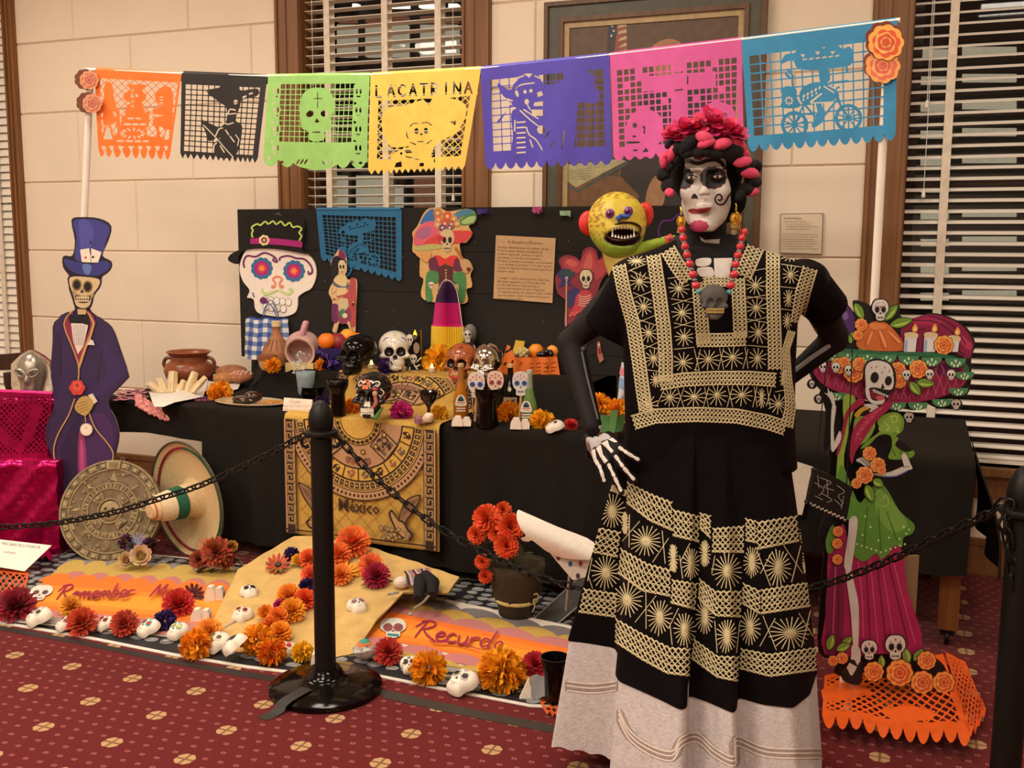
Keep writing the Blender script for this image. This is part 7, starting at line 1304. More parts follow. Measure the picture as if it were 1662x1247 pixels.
# ------------------------------------------------------------------ stanchions and chains
def stanchion(label,base,h=1.03,tape=False):
 b=V(base);t=thing('stanchion',label,'stanchion',b);m=MB();m.lathe([(.19,.0),(.197,.008),(.196,.022),(.175,.034),(.13,.043),(.075,.05),(.062,.062),(.058,.075),(.05,.085)],b,'0c0b0a',48);m.build('base',BLACKGL,t)
 hp_=h-.115;m=MB();m.lathe([(.0375,.08),(.0365,.09),(.0365,hp_)],b,'16130f',28);m.build('post',BLACKPL,t);m=MB();m.lathe([(.04,hp_-.015),(.056,hp_-.006),(.058,hp_+.002),(.056,hp_+.008),(.04,hp_+.014)],b,'16130f',32);m.build('collar',BLACKPL,t);m=MB();m.lathe([(.038,hp_+.012),(.042,hp_+.03),(.043,hp_+.05),(.038,hp_+.075),(.026,hp_+.1),(.014,hp_+.112),(.003,hp_+.115)],b,'16130f',28);m.build('finial',BLACKPL,t)
 for sd in(-1,1):m=MB();m.tube([b+V((sd*x,-.01,hp_-z))for x,z in sm([(.036,.012),(.056,.012),(.066,.028),(.056,.045),(.042,.042)],False,4)],.005,'16130f',8);m.build('chain_hook',BLACKPL,t)
 return t
sb=G(529,1120);S1=stanchion('black plastic stanchion with acorn top standing in front of the altar',sb)
t=thing('gaffer_tape','black tape strip stuck over the stanchion base and carpet','tape',np.array(sb)+np.array([-.12,-.17,0]));tp=[V(sb)+V(p)for p in((-.045,-.10,.0505),(-.07,-.13,.046),(-.1,-.158,.037),(-.118,-.172,.025),(-.125,-.178,.008),(-.15,-.21,.002),(-.17,-.23,.002))];m=MB();m.sheet([[p+V((-.02,.012,0)),p+V((.02,-.012,0))]for p in tp],'2b2926');m.build('tape_strip',PAINT,t,True,None)
s2=np.array(G(1668,756,1.03))*[1,1,0];S2=stanchion('second black stanchion cut off by the frame edge beyond the person',s2)
LINK=None
def chain(label,pts,ph=0):
 global LINK
 P=[V(p)for p in pts];D=[0]
 for a,b in zip(P,P[1:]):D.append(D[-1]+(b-a).length)
 t=thing('chain',label,'chain',P[0]);pit=.037;n=int(D[-1]/pit)
 if LINK is None:
  m=MB();o=[(.015*sgn+.0105*cos(a),.0105*sin(a),0)for sgn,r in((1,np.linspace(-pi/2,pi/2,7)),(-1,np.linspace(pi/2,3*pi/2,7)))for a in r];m.tube(o,.0036,'16130f',7,closed=True);LINK=mesh_from('link',np.array([tuple(q)for q in m.v]),m.f,m.c);LINK.materials.append(BLACKPL)
 at_=lambda d:next((P[i]+(P[i+1]-P[i])*((d-D[i])/(D[i+1]-D[i]))for i in range(len(D)-1)if d<=D[i+1]),P[-1])
 for i in range(n):
  a,b=at_(i*pit),at_((i+1)*pit);x=(b-a).normalized();y=x.cross(V((0,0,1))).normalized();z=x.cross(y);ang=(pi/4 if i%2 else-pi/4)+ph;y2=y*cos(ang)+z*sin(ang);M4=Matrix((x,y2,x.cross(y2))).transposed();o=link('link',LINK,t);o.location=(a+b)/2-P[0];o.rotation_euler=M4.to_euler()
 return t
cpts=lambda px,Ya,Yb:[Yp(x,y,Ya+(Yb-Ya)*i/(len(px)-1))for i,(x,y)in enumerate(px)]
chain('black plastic chain sagging from the stanchion to the left past the calendar disc',cpts(sm([(497,704),(440,735),(380,764),(320,790),(270,806),(200,828),(150,839),(100,848),(50,853),(-30,858)],False,4),sb[1],3.9))
chain('black plastic chain sagging from the stanchion behind the person to the second stanchion',[Yp(x,y,np.interp(x,[541,900,1325,1500,1650],[sb[1],3.3,3.1,2.75,s2[1]]))for x,y in sm([(545,706),(580,745),(620,785),(690,842),(760,884),(860,932),(940,955),(1040,978),(1180,980),(1325,952),(1380,935),(1440,911),(1500,884),(1560,855),(1612,830),(1642,800)],False,4)])
chain('black plastic chain hanging down from the second stanchion',[Yp(x,y,s2[1]-.02)for x,y in sm([(1640,815),(1632,850),(1640,900),(1645,950),(1662,1010),(1690,1060)],False,4)])
# ------------------------------------------------------------------ left: foil stand, mask, railing, card
FOIL=mat('pink_foil','b01058',.22,.75,noise=(30,.25),bump=.6,bscale=24);FOILP=mat('pink_foil_sheet',None,.3,.7,noise=(30,.2),bump=.4,bscale=30)
t=thing('foil_stand','two-step stand draped in shiny pink foil at the left edge, under the silver mask','stand',Yp(30,905,4.95)*[1,1,0])
def fbox(nm,x0,x1,Y0,dY,z0,z1_,n=14):
 A=Yp(x0,700,Y0)[0];B=Yp(x1,700,Y0)[0];m=MB();rows=[]
 for j in range(n+1):
  r=[];
  for i in range(n*2+1):u=i/(2*n);w=.014*sin(u*19+j*.9)+.008*sin(u*47+j*2.1);r.append((A+(B-A)*u,Y0+w*(1-j/n*.4),z1_+(z0-z1_)*j/n))
  rows.append(r)
 top=[[(p[0],p[1]+dY*q,p[2])for p in rows[0]]for q in(1,.6,.25)];m.sheet(top+rows);m.sheet([[(B+.004*sin(j),Y0+dY*q+(rows[j][-1][1]-Y0)*(1-q),rows[j][-1][2])for j in range(n+1)]for q in(0,.5,1)]);return m.build(nm,FOIL,t,True,None)
ztop=Yp(40,648,5.2)[2];fbox('foil_drape',-110,92,5.2,.3,.3,ztop);zlow=Yp(40,750,5.0)[2];fbox('foil_drape',-110,88,5.0,.45,.005,zlow)
zF=Z(0,560,.32086);fp=PS((0,5.175,0),(0,-1,0));papel('foil_cut_paper','magenta lattice cut foil hanging on the front of the pink stand',zF([(-60,232),(272,246),(245,575),(-60,590)]),fp,'a81458',(11,10),(.02,.98,.06,.9),(9,6),[zF([(-60,400),(10,400),(130,520),(110,545),(-60,440)]),zF([(170,300),(230,300),(175,470),(120,520),(110,500)])],diag=True,lw_=2.4,wave=.006,lift=.012,cat='cut paper',mt=FOILP)
papel('foil_cut_paper','pink cut foil spilling onto the floor at the foot of the stand',zF([(-60,930),(200,990),(270,1090),(-60,1060)]),gp(.012),'a81458',(8,4),(.05,.95,.1,.9),(9,8),diag=True,lw_=4,wave=.01,cat='cut paper',mt=FOILP)
# silver mask in a clear bag
mb_=V((Yp(55,640,5.3)[0],5.3,ztop+.005));km=mpp(mb_)
def maskf(x,y,z):
 d=dell(x,y,z,(0,0,.1),(.42,.42,.6));d=smin(d,dell(x,y,z,(0,-.1,-.45),(.3,.3,.3)),.2);d=smin(d,dell(x,y,z,(0,-.42,-.12),(.07,.1,.14)),.06)
 return d
Vt,Fc=snet(maskf,(-.6,-.7,-.8),(.6,.6,.8),.04);sc_=52*km;t=thing('silver_wrestling_mask','silver wrestling mask inside a clear plastic bag on the pink foil stand','mask',mb_);Vm=Vt*sc_+np.array(mb_)+np.array([0,0,.62*sc_+.004])
link('mask',mesh_from('mask',Vm-np.array(mb_),Fc,None,True,0),t,mat('silver_cloth','b4b0a8',.3,.85,noise=(30,.1)))
mp_=lambda x,y,z:mb_+V((x*sc_,y*sc_,(z+.62)*sc_+.004));SILV=bpy.data.materials['silver_cloth']
for s in(-1,1):
 m=MB();m.tube([mp_(s*(.2+.155*cos(a)),-.405+.22*(abs(.2+.155*cos(a))-.2),.1+.1*sin(a)+.05*cos(a))for a in np.linspace(0,2*pi,22)[:-1]],.035*sc_,'ffffff',8,closed=True);e_=m.build('eye_rim',SILV,t);m=MB();m.ball(mp_(s*.2,-.375,.1),(.13*sc_,.05*sc_,.085*sc_),'57524c',14,8,ry(-s*.35));m.build('eye_mesh',SATIN,e_)
m=MB();m.tube([mp_(.17*cos(a),-.37+.1*abs(cos(a)),-.42+.075*sin(a))for a in np.linspace(0,2*pi,22)[:-1]],.032*sc_,'ffffff',8,closed=True);e_=m.build('mouth_rim',SILV,t);m=MB();m.ball(mp_(0,-.345,-.42),(.15*sc_,.04*sc_,.06*sc_),'57524c',14,8);m.build('mouth_mesh',SATIN,e_);m=MB();m.lathe([(.62*sc_,0),(.66*sc_,.3*sc_),(.62*sc_,1.*sc_),(.36*sc_,1.26*sc_),(.1*sc_,1.42*sc_)],mb_,'ffffff',22,wob=lambda a,z:1+.04*sin(5*a)+.03*sin(11*a+z*30),cap=False,M=Matrix.Diagonal((1,.8,1)));m.build('plastic_bag',mat('clear_bag','f2efe8',.12,trans=.97,ior=1.08,noise=(9,.05),bump=.5,bscale=30),t)
t=thing('wooden_bench','dark turned-wood bench arm behind the pink stand at the left edge','bench',Yp(-20,880,5.75)*[1,1,0]);q=lambda x,y:V(Yp(x,y,5.75));m=MB();m.prism([q(-80,583),q(38,573),q(40,588),q(36,600),q(-80,604)],(0,.06,0),'2a1a10');m.build('arm_rail',DARKWOOD,t,False);m=MB();b_=q(12,606);m.lathe([(.03,-b_.z),(.03,-.6),(.018,-.5),(.03,-.4),(.012,-.25),(.022,-.12),(.035,-.06),(.035,0)],b_+V((0,.03,0)),'2a1a10',14);m.build('turned_post',DARKWOOD,t)
cq=[(-20,874),(84,886),(40,928),(-20,918)];cpl=PS(G(30,925,.03),(0,-.55,1));t=sheet_thing('printed_card','white printed card lying tilted against the foot of the pink stand','card',cq,cpl,.002,'e6dfd4');text_on(t,'printed_text',PS(cpl.p+cpl.n*.0022,cpl.n),['MASCARA DE LUCHADOR'],3,878,66,886,6.5,'4a4440',slope=.11);text_on(t,'printed_text',PS(cpl.p+cpl.n*.0022,cpl.n),['Luchador'],6,892,40,899,6,'7a6a5a',slope=.11)
# ------------------------------------------------------------------ top hat skeleton standee
zS=Z(0,330,.40107);sp=PS((0,4.95,0),(-.06,-1,0));TH=thing('top_hat_skeleton_standee','cardboard standee of a top-hatted skeleton gentleman in purple tails','standee',sp.hit(150,890)*[1,1,0])
body=sm(zS([(292,72),(330,58),(400,62),(450,95),(440,150),(415,215),(452,240),(448,270),(415,298),(410,330),(385,370),(365,425),(400,460),(455,500),(490,590),(522,690),(515,715),(440,800),(470,870),(485,940),(470,1020),(455,1100),(440,1200),(430,1320),(300,1330),(260,1250),(230,1100),(215,1030),(190,970),(190,900),(225,800),(208,700),(215,560),(222,480),(290,440),(305,425),(292,380),(280,340),(285,300),(258,260),(258,215),(295,212),(305,150)]),n=3)
cutout('card_panel',sp,body,.006,'2a1c3c',TH,side='a08a68')
zz_h=sp.hit(*zS([(360,1330)])[0])[2];q=[zS([(262,1250)])[0],zS([(430,1320)])[0]];m=MB();a,b=sp.hit(*q[0]),sp.hit(*q[1]);m.prism([np.array([a[0],a[1],a[2]+.02]),np.array([b[0],b[1],b[2]+.02]),np.array([b[0],b[1],0]),np.array([a[0],a[1],0])],(0,.008,0),'24183a');m.build('leg_panel',PAINT,TH,False);m=MB();m.add([(a[0],a[1]+.02,.6),(b[0],b[1]+.02,.6),(b[0],b[1]+.16,0),(a[0],a[1]+.16,0)],[(0,1,2,3)],'8a7050');m.build('easel_back',PAINT,TH,False)
T2=PS(sp.p+sp.n*.0065,sp.n);I_='1c1220'
def reg(nm,items,surf,par,z0=0):return paint(surf,nm,items,par,z0=z0)
ZC_=[1000]
def orn(fn,*a,**k):its=fn(*a,**k);ZC_[0]+=len(its);return paint(C2,{'rose':'printed_rose','skull2':'printed_skull','leaf2':'printed_leaf'}[fn.__name__],its,CT,z0=ZC_[0]-len(its))
reg('coat',[('34234e',sm(zS([(225,485),(300,440),(345,520),(385,455),(452,505),(486,600),(517,692),(440,790),(450,860),(330,860),(230,850),(215,700)]),n=3)),('3a2858',sm(zS([(420,560),(455,600),(500,690),(430,760),(370,790),(385,740),(430,700)]),n=3)),('2c1e46',sm(zS([(215,560),(240,520),(245,700),(225,800),(212,700)]),n=3))]+[(I_,q)for p in([(410,600),(400,690),(395,740)],[(325,700),(325,850)],[(245,530),(248,700)])for q in stroke(zS(p),1.,3)],T2,TH)
reg('trousers',[('33204c',sm(zS([(225,850),(330,860),(450,855),(480,930),(460,1030),(430,1250),(340,1270),(250,1230),(220,1040),(194,960)]),n=3)),('2a1a42',sm(zS([(300,870),(330,880),(300,1200),(250,1220),(235,1050)]),n=3)),('44265c',sm(zS([(350,880),(430,860),(460,960),(420,1150),(370,1160)]),n=3)),('8a3468',sm(zS([(320,930),(345,960),(352,1110),(318,1120)]),n=3)),('b04a80',sm(zS([(326,960),(338,980),(342,1100),(326,1105)]),n=3))],T2,TH,10)
reg('hat',[(I_,sm(zS([(290,68),(330,56),(405,62),(452,92),(440,150),(415,210),(453,236),(448,272),(400,302),(330,300),(270,275),(253,235),(262,212),(296,210),(305,140)]),n=3)),('3a3c88',sm(zS([(297,75),(335,64),(400,70),(444,98),(432,150),(405,225),(360,238),(305,225),(312,140)]),n=3)),('4a4c9c',sm(zS([(320,75),(360,72),(380,120),(360,200),(330,190)]),n=3)),('34367c',sm(zS([(260,225),(300,235),(370,248),(410,232),(445,242),(440,268),(395,292),(335,290),(280,268)]),n=3)),('5a74b0',sm(zS([(335,248),(370,250),(365,285),(345,285)]),n=3)),('e6dccc',zS([(325,188),(362,182),(372,240),(333,238)])),('e6dccc',zS([(370,182),(412,198),(398,240),(366,240)])),('c83a3a',circ(*zS([(348,220)])[0],2)),('2a2424',circ(*zS([(378,218)])[0],2)),('2a2424',circ(*zS([(368,158)])[0],1.6,3))]+[(I_,q)for q in stroke(zS([(369,182),(370,240)]),.7)],T2,TH,30)
it=[(I_,sm(zS([(280,295),(345,292),(410,305),(408,340),(385,372),(372,420),(340,432),(305,420),(292,372),(280,335)]),n=3)),('cdb68a',sm(zS([(286,300),(345,298),(403,308),(400,338),(376,372),(365,412),(340,425),(310,412),(300,372),(286,335)]),n=3)),('a88f64',sm(zS([(295,350),(330,372),(370,368),(385,350),(370,390),(310,392)]),n=3))]
it+=[(c,circ(*zS([(x,y)])[0],r,r*1.25))for x,y in((313,330),(357,338))for c,r in(('7a6440',8),('15100c',5.6))]+[('2a1c12',zS([(334,345),(342,362),(326,362)])),('2a1c12',sm(zS([(308,372),(340,380),(368,374),(362,398),(340,404),(314,398)]),n=3))]+[('e2d2a4',zS([(311+9*k,377),(318+9*k,378),(318+9*k,387),(311+9*k,386)]))for k in range(6)]+[('e2d2a4',zS([(313+8.5*k,390),(319+8.5*k,390),(319+8.5*k,399),(313+8.5*k,398)]))for k in range(6)]+[('c0a878',zS([(316,428),(352,430),(350,450),(318,450)]))]
reg('skull',it,T2,TH,60)
it=[('8a2a4a',sm(zS([(300,435),(262,490),(300,590),(322,650),(326,600),(290,500)]),n=3)),('8a2a4a',sm(zS([(352,432),(390,480),(350,590),(322,660),(325,600),(368,500)]),n=3)),('d8d0c4',zS([(290,485),(362,487),(340,580),(318,610),(300,560)]))]+[('8a8a98',q)for k in range(6)for q in stroke(zS([(302+9*k,492),(306+6.5*k,575)]),.8)]+[('16121a',sm(zS([(284,448),(322,462),(362,452),(364,494),(322,480),(286,486)]),n=2)),('c09a58',sm(zS([(345,430),(388,485),(352,590),(322,680),(322,650),(345,580),(378,486)]),n=2))]
it+=[('c09a58',q)for p in([(298,432),(262,488),(300,590),(322,660),(320,720)],[(306,790),(280,860),(240,930),(222,990),(226,1045)],[(365,850),(390,910),(440,970),(462,1010),(458,1042)])for q in stroke(zS(p),2.,3)]+[('d8d0c8',zS([(355,572),(372,548),(388,574)])),('d8d0c8',zS([(370,565),(380,552),(388,574)]))]
reg('shirt_and_trim',it,T2,TH,100)
it=[('c8403a',scal(*zS([(318,745)])[0],13,6,.14)),('d8584a',scal(*zS([(318,738)])[0],8,5,.2)),('a8302c',circ(*zS([(318,736)])[0],3.2)),('d8ccb4',zS([(362,775),(380,768),(400,800),(385,812)])),('b89a58',sm(zS([(330,785),(362,780),(384,808),(370,840),(350,858),(320,845),(308,820)]),n=3))]+[('6a5228',q)for k in range(4)for q in stroke(zS([(312+4*k,812+12*k),(356+4*k,800+10*k)]),.8)]+[('c8b080',q)for q in stroke(zS([(350,855),(352,885)]),1.2)]+[('b8a888',circ(*zS([(355,914)])[0],10.5)),('ece2d0',circ(*zS([(355,914)])[0],9.2))]+[('8a7a6a',q)for q in stroke(zS([(355,914),(355,900)]),.7)]
reg('hand_with_watch',it,T2,TH,190)
# ------------------------------------------------------------------ catrina standee (right)
zC=Z(1300,470,.26455);zD=Z(1290,720,.42273);cp_=PS((0,3.36,0),(.05,-1,0));CT=thing('catrina_standee','cardboard standee of a catrina in green and magenta dress with a huge decorated hat','standee',cp_.hit(1400,1105)*[1,1,0]);CI='161014'
hat=sm(zC([(60,480),(130,400),(215,350),(240,270),(215,180),(225,80),(280,90),(325,140),(318,66),(400,85),(425,100),(450,60),(500,60),(532,110),(600,98),(605,160),(680,185),(790,145),(900,165),(1010,230),(1065,330),(1040,420),(1040,550),(1010,650),(910,660),(840,725),(760,700),(700,740),(620,730),(560,730),(510,720),(480,690),(360,660),(240,650),(200,680),(120,620),(60,540)]),n=3)
tor=sm(zC([(225,640),(300,640),(420,690),(520,690),(590,735),(600,850),(570,900),(660,960),(665,1000),(640,1060),(650,1090),(560,1140),(470,1130),(400,1110),(480,1190),(510,1300),(180,1300),(185,1000),(215,850),(160,980),(135,960),(150,740),(110,640),(160,590),(200,680)]),n=3)
dres=sm(zD([(140,0),(300,130),(380,250),(430,290),(420,330),(372,370),(400,530),(460,760),(510,800),(570,850),(575,900),(520,930),(400,910),(300,890),(230,870),(220,900),(150,880),(160,830),(90,800),(95,600),(110,400),(90,350),(130,200)]),n=3)
for nm,o,lf in(('hat_panel',hat,.0),('torso_panel',tor,.0),('skirt_panel',dres,.0)):cutout(nm,cp_,o,.006,CI,CT,lf)
C2=PS(cp_.p+cp_.n*.0065,cp_.n);n2=lambda p,k=3:sm(p,n=k)
it=[('8a1c48',n2(zC([(620,200),(690,175),(790,152),(900,172),(1000,235),(1055,330),(1035,420),(990,410),(900,380),(640,380)]))),('a82a58',n2(zC([(680,200),(780,170),(880,190),(840,220),(740,215)]))),('b43a62',n2(zC([(960,260),(1020,310),(1050,345),(1030,370),(980,330)])))]+[(CI,q)for p in([(690,190),(830,200),(960,290)],[(800,165),(930,220),(1010,340)],[(640,260),(760,240)],[(900,330),(1000,400)])for q in stroke(zC(p),1.2,4)]
it+=[('4a2a68',n2(zC([(218,100),(260,85),(320,150),(325,260),(260,290),(225,200)]))),('7a5a98',circ(*zC([(270,160)])[0],5,7))]
reg('plume',it,C2,CT)
ZC_[0]=20
for x,y,l,w,a in((330,85,110,55,1.1),(500,190,130,60,-.8),(545,220,140,60,-.25),(350,380,110,55,-.6),(300,330,70,40,-1.4)):orn(leaf2,*zC([(x,y)])[0],l*.2646,w*.2646,a)
it=[('c86a34',n2(zC([(335,330),(370,250),(430,200),(500,195),(560,240),(620,320),(625,375),(390,370)]))),('e08a4c',n2(zC([(420,215),(470,200),(520,225),(500,240),(440,245)])))]+[('b85a28',n2(zC(p)))for p in([(420,260),(445,250),(420,330),(395,350),(385,330)],[(470,255),(490,250),(530,340),(515,365),(490,350)],[(520,250),(540,250),(615,310),(600,335),(570,320)])]+[('e8985a',n2(zC(p)))for p in([(424,265),(440,258),(416,325),(398,340)],[(474,260),(488,256),(522,340),(510,352)],[(526,256),(540,256),(604,312),(594,326)])]
reg('bread_ornament',it,C2,CT,50);ZC_[0]=70;orn(rose,*zC([(365,215)])[0],11);orn(rose,*zC([(345,280)])[0],9)
for x,y in((670,320),(790,320),(930,340)):it=[(CI,zC([(x-42,y-50),(x+42,y-50),(x+30,385),(x-50,385)])),('dcdce0',zC([(x-38,y-48),(x+38,y-48),(x+26,382),(x-46,382)])),('9ab0cc',zC([(x-38,y-10),(x-20,y-10),(x-26,382),(x-46,382)])),('dcc8a0',n2(zC([(x-40,y-52),(x,y-60),(x+42,y-48),(x+36,y-20),(x+20,y-30),(x+8,y-14),(x-10,y-30),(x-26,y-12),(x-36,y-26)])))]+[('e89a3a',n2(zC([(x+25,y-112),(x+42,y-78),(x+24,y-58),(x+4,y-74)]))),('f4d88a',n2(zC([(x+24,y-95),(x+34,y-76),(x+22,y-64),(x+12,y-74)])))];reg('printed_candle',it,C2,CT,90)
ZC_[0]=110;orn(rose,*zC([(868,340)])[0],17);orn(skull2,*zC([(480,125)])[0],26,34,'dcd8d0',CI,flower='b8b0b0');paint(C2,'skull_dots',[('a03a3a',circ(*zC([(480,105)])[0],1.6))]+[('a05a98',circ(*zC([(x,y)])[0],1.,n=6))for x,y in((450,95),(510,95),(465,85),(500,80))],CT,z0=ZC_[0])
it=[('2f6a48',n2(zC([(170,385),(240,360),(500,380),(800,385),(960,420),(1020,480),(1035,560),(1010,520),(930,440),(780,410),(450,410),(240,395),(180,420)]))),('9c2450',n2(zC([(65,485),(150,410),(300,420),(800,430),(960,460),(1000,520),(1000,570),(900,640),(700,690),(500,690),(330,660),(140,590)]))),('6a1c50',n2(zC([(780,450),(900,450),(970,480),(960,540),(860,530),(790,500)])))]
for k in range(-6,22):it+=[('c8627a',q)for sg in(1,-1)for q in stroke([p for p in zC([(60+48*k+sg*j*10,430+26*j)for j in range(11)])if inside(p,zC([(70,485),(150,425),(800,440),(985,500),(990,570),(890,635),(700,682),(500,682),(330,650),(140,585)]))]or[(0,0),(0,.01)],.9)]
for x in(185,265,385,500,635,775,920):it+=[(CI,zC([(x+68*cos(t_),395+(x-500)*.05+62*sin(t_))for t_ in np.linspace(0,pi,10)])),('48875a',zC([(x+64*cos(t_),395+(x-500)*.05+57*sin(t_))for t_ in np.linspace(0,pi,10)]))]+[('dcecc8',circ(*zC([(x+dx,425+(x-500)*.05+dy)])[0],1.7,2.8,7))for dx,dy in((-24,0),(0,-14),(24,0),(-10,14),(12,14))]
for x,y in((560,700),(690,700),(835,680),(935,612),(972,515),(195,640)):it+=[('48875a',zC([(x+60*cos(t_),y-8+40*sin(t_))for t_ in np.linspace(-.2,pi+.2,10)]))]+[('dcecc8',circ(*zC([(x+dx,y+8+dy)])[0],1.5,2.4,7))for dx,dy in((-20,0),(0,-10),(20,0),(-6,14),(12,12))]
reg('hat_brim',it,C2,CT,150)
ZC_[0]=480
for x,y,r in((210,460,14),(300,500,18),(240,440,10),(565,490,15),(575,555,12),(690,480,16),(330,450,12)):orn(rose,*zC([(x,y)])[0],r)
orn(leaf2,*zC([(640,560)])[0],26,15,.9);orn(leaf2,*zC([(680,560)])[0],28,15,.1)
for x,y in((110,468),(187,470),(265,488),(615,516),(755,512),(885,515)):orn(skull2,*zC([(x,y)])[0],13,16,'e0dcd4',CI)
for x,y,r in((108,672,8),(66,580,8)):cutout('hanging_charm',cp_,circ(*zC([(x,y)])[0],r),.006,CI,CT,.0);paint(C2,'charm_skull',skull2(*zC([(x,y)])[0],8,11,'dcd8d0',CI,ol=False),CT)
for x,y in((950,705),(662,785)):cutout('hanging_charm',cp_,circ(*zC([(x,y)])[0],9.6),.006,CI,CT,.0);paint(C2,'charm_skull',skull2(*zC([(x,y)])[0],15,16,'dcd8d0',CI,ol=False),CT)
it=[(CI,n2(zC([(352,480),(380,428),(450,416),(526,450),(552,530),(536,610),(490,650),(470,690),(400,690),(365,640),(360,560)]))),('d8d6d0',n2(zC([(364,480),(388,438),(450,428),(514,456),(536,530),(526,600),(470,600),(420,590),(385,600),(385,660),(370,620),(366,560)]))),('d8d6d0',n2(zC([(385,600),(400,660),(440,672),(480,655),(470,690),(410,690),(372,650),(366,590)]))),('7a1c2c',n2(zC([(395,600),(440,620),(480,635),(470,660),(430,665),(400,650)]))),('c85a6a',n2(zC([(430,645),(470,645),(478,665),(440,668)])))]
it+=[('d8d6d0',zC([(410+16*k,600+7*k),(424+16*k,604+7*k),(422+16*k,622+6*k),(410+16*k,618+6*k)]))for k in range(6)]+[(CI,circ(*zC([(x,y)])[0],r,r*1.35,rot=.15))for x,y,r in((420,530,6.6),(503,550,5.6))]+[(CI,zC([(468,565),(482,595),(456,600)]))]+[('a05a88',circ(*zC([(x,y)])[0],1.3,n=7))for x,y in((400,470),(430,465),(480,470),(510,490),(530,520),(465,500))]+[(CI,q)for k in range(6)for q in stroke(zC([(412+18*k,606+5*k),(412+18*k,624+5*k)]),.6)]
it+=[('d0cec8',n2(zC([(360,690),(440,700),(420,745),(360,720)]))),(CI,zC([(300,760),(350,700),(400,720),(350,760)]))]
reg('skull',it,C2,CT,600)
it=[('8fb040',n2(zC([(225,650),(290,640),(300,700),(280,760),(250,900),(230,1060),(280,1290),(190,1290),(190,1020),(230,880)]))),('6f9a34',n2(zC([(360,920),(450,850),(430,800),(480,750),(550,740),(592,780),(585,850),(545,880),(560,900),(540,940),(600,980),(650,970),(655,1000),(610,1020),(500,1020),(520,950),(510,880),(440,880),(380,940),(330,960)]))),('86ae46',n2(zC([(440,830),(500,760),(560,755),(575,820),(530,860),(460,860)]))),('7aa43c',n2(zC([(290,800),(330,760),(420,800),(380,900),(300,960),(280,1050)])))]
it+=[('9c2048',n2(zC([(500,670),(520,700),(420,800),(340,920),(300,980),(280,1050),(265,1000),(280,860),(330,780),(420,720)]))),('b83860',n2(zC([(470,700),(440,740),(350,840),(300,920),(310,860),(380,760)]))),('9c2048',n2(zC([(330,650),(355,680),(300,720),(260,760),(240,850),(200,990),(185,990),(220,840),(240,740),(290,680)])))]+[('e0a0b0',circ(*zC([(x,y)])[0],1.,n=6))for x,y in((400,770),(370,800),(340,840),(420,740),(450,720),(330,900),(310,870),(360,770))]
it+=[('c8d878',q)for p in([(510,770),(540,760),(550,790),(525,800),(520,780)],[(470,800),(500,830),(480,850)],[(550,830),(560,860),(540,850)])for q in stroke(zC(p),1.4,4)]+[(CI,q)for p in([(520,960),(540,1000)],[(570,970),(580,1010)],[(610,980),(615,1020)])for q in stroke(zC(p),.8,3)]+[('c8a03a',n2(zC([(290,750),(340,705),(380,715),(340,735),(310,770)])))]
it+=[('d2cfc8',n2(zC(p)))for p in([(150,610),(165,640),(175,700),(160,700),(140,650),(110,620),(130,625),(128,590),(145,620)],[(155,700),(180,705),(165,830),(170,960),(150,965),(148,830)],[(200,850),(210,900),(170,970),(160,950)],[(575,1000),(600,990),(630,1050),(640,1080),(600,1080)],[(400,1110),(500,1100),(600,1060),(620,1085),(540,1120),(470,1128)],[(300,1030),(340,1010),(390,1040),(410,1090),(380,1105),(350,1060)])]+[('5a70a8',q)for q in stroke(zC([(470,1126),(540,1124),(610,1092)]),2,3)]+[(CI,q)for p in([(310,1030),(380,1090)],[(325,1022),(395,1080)],[(580,1070),(620,1065)])for q in stroke(zC(p),.8)]
reg('bodice',it,C2,CT,700);ZC_[0]=1000
for x,y,r in((370,980,12),(420,1050,13),(340,1110,15),(290,1160,9),(440,1080,8)):orn(rose,*zC([(x,y)])[0],r)
orn(leaf2,*zC([(350,1170)])[0],28,16,1.2);orn(leaf2,*zC([(390,1140)])[0],18,14,.5)
it=[('a82058',n2(zD([(105,380),(160,290),(200,400),(370,370),(400,530),(458,760),(300,780),(90,780),(98,600)]))),('7a1848',n2(zD([(100,500),(150,400),(165,560),(150,760),(95,770)])))]+[('c84a7c',q)for p in([(215,430),(230,560),(235,720)],[(260,420),(290,740)],[(300,410),(350,730)],[(340,400),(380,560),(430,740)],[(130,450),(120,700)])for q in stroke(zD(p),2.2,4)]+[('6a1440',q)for p in([(245,430),(262,740)],[(285,420),(320,730)],[(325,410),(405,745)],[(145,460),(140,730)])for q in stroke(zD(p),1.6,4)]
it+=[('5c9238',n2(zD([(150,60),(210,200),(240,190),(290,130),(330,170),(370,240),(425,290),(418,325),(385,340),(380,375),(350,370),(330,400),(300,420),(280,400),(240,430),(205,415),(190,380),(205,300),(150,240)]))),('78aa48',n2(zD([(290,160),(330,190),(400,290),(340,320),(280,240)]))),('5c9238',n2(zD([(92,350),(120,290),(125,380),(100,400)])))]+[('d8e8a0',circ(*zD([(x,y)])[0],1.7,n=7))for x,y in[(210+18*k,395-6*abs(k-5))for k in range(11)]+[(385,300),(405,310),(395,325),(370,345),(230,330),(260,300),(240,260),(290,350),(330,340)]]+[('3a6a28',q)for p in([(250,220),(235,380)],[(290,230),(300,390)],[(320,240),(360,350)])for q in stroke(zD(p),1.2,4)]
it+=[('b8cc70',q)for p in([(300,200),(320,180),(325,215),(305,225)],[(270,190),(290,160)])for q in stroke(zD(p),1.3,4)]
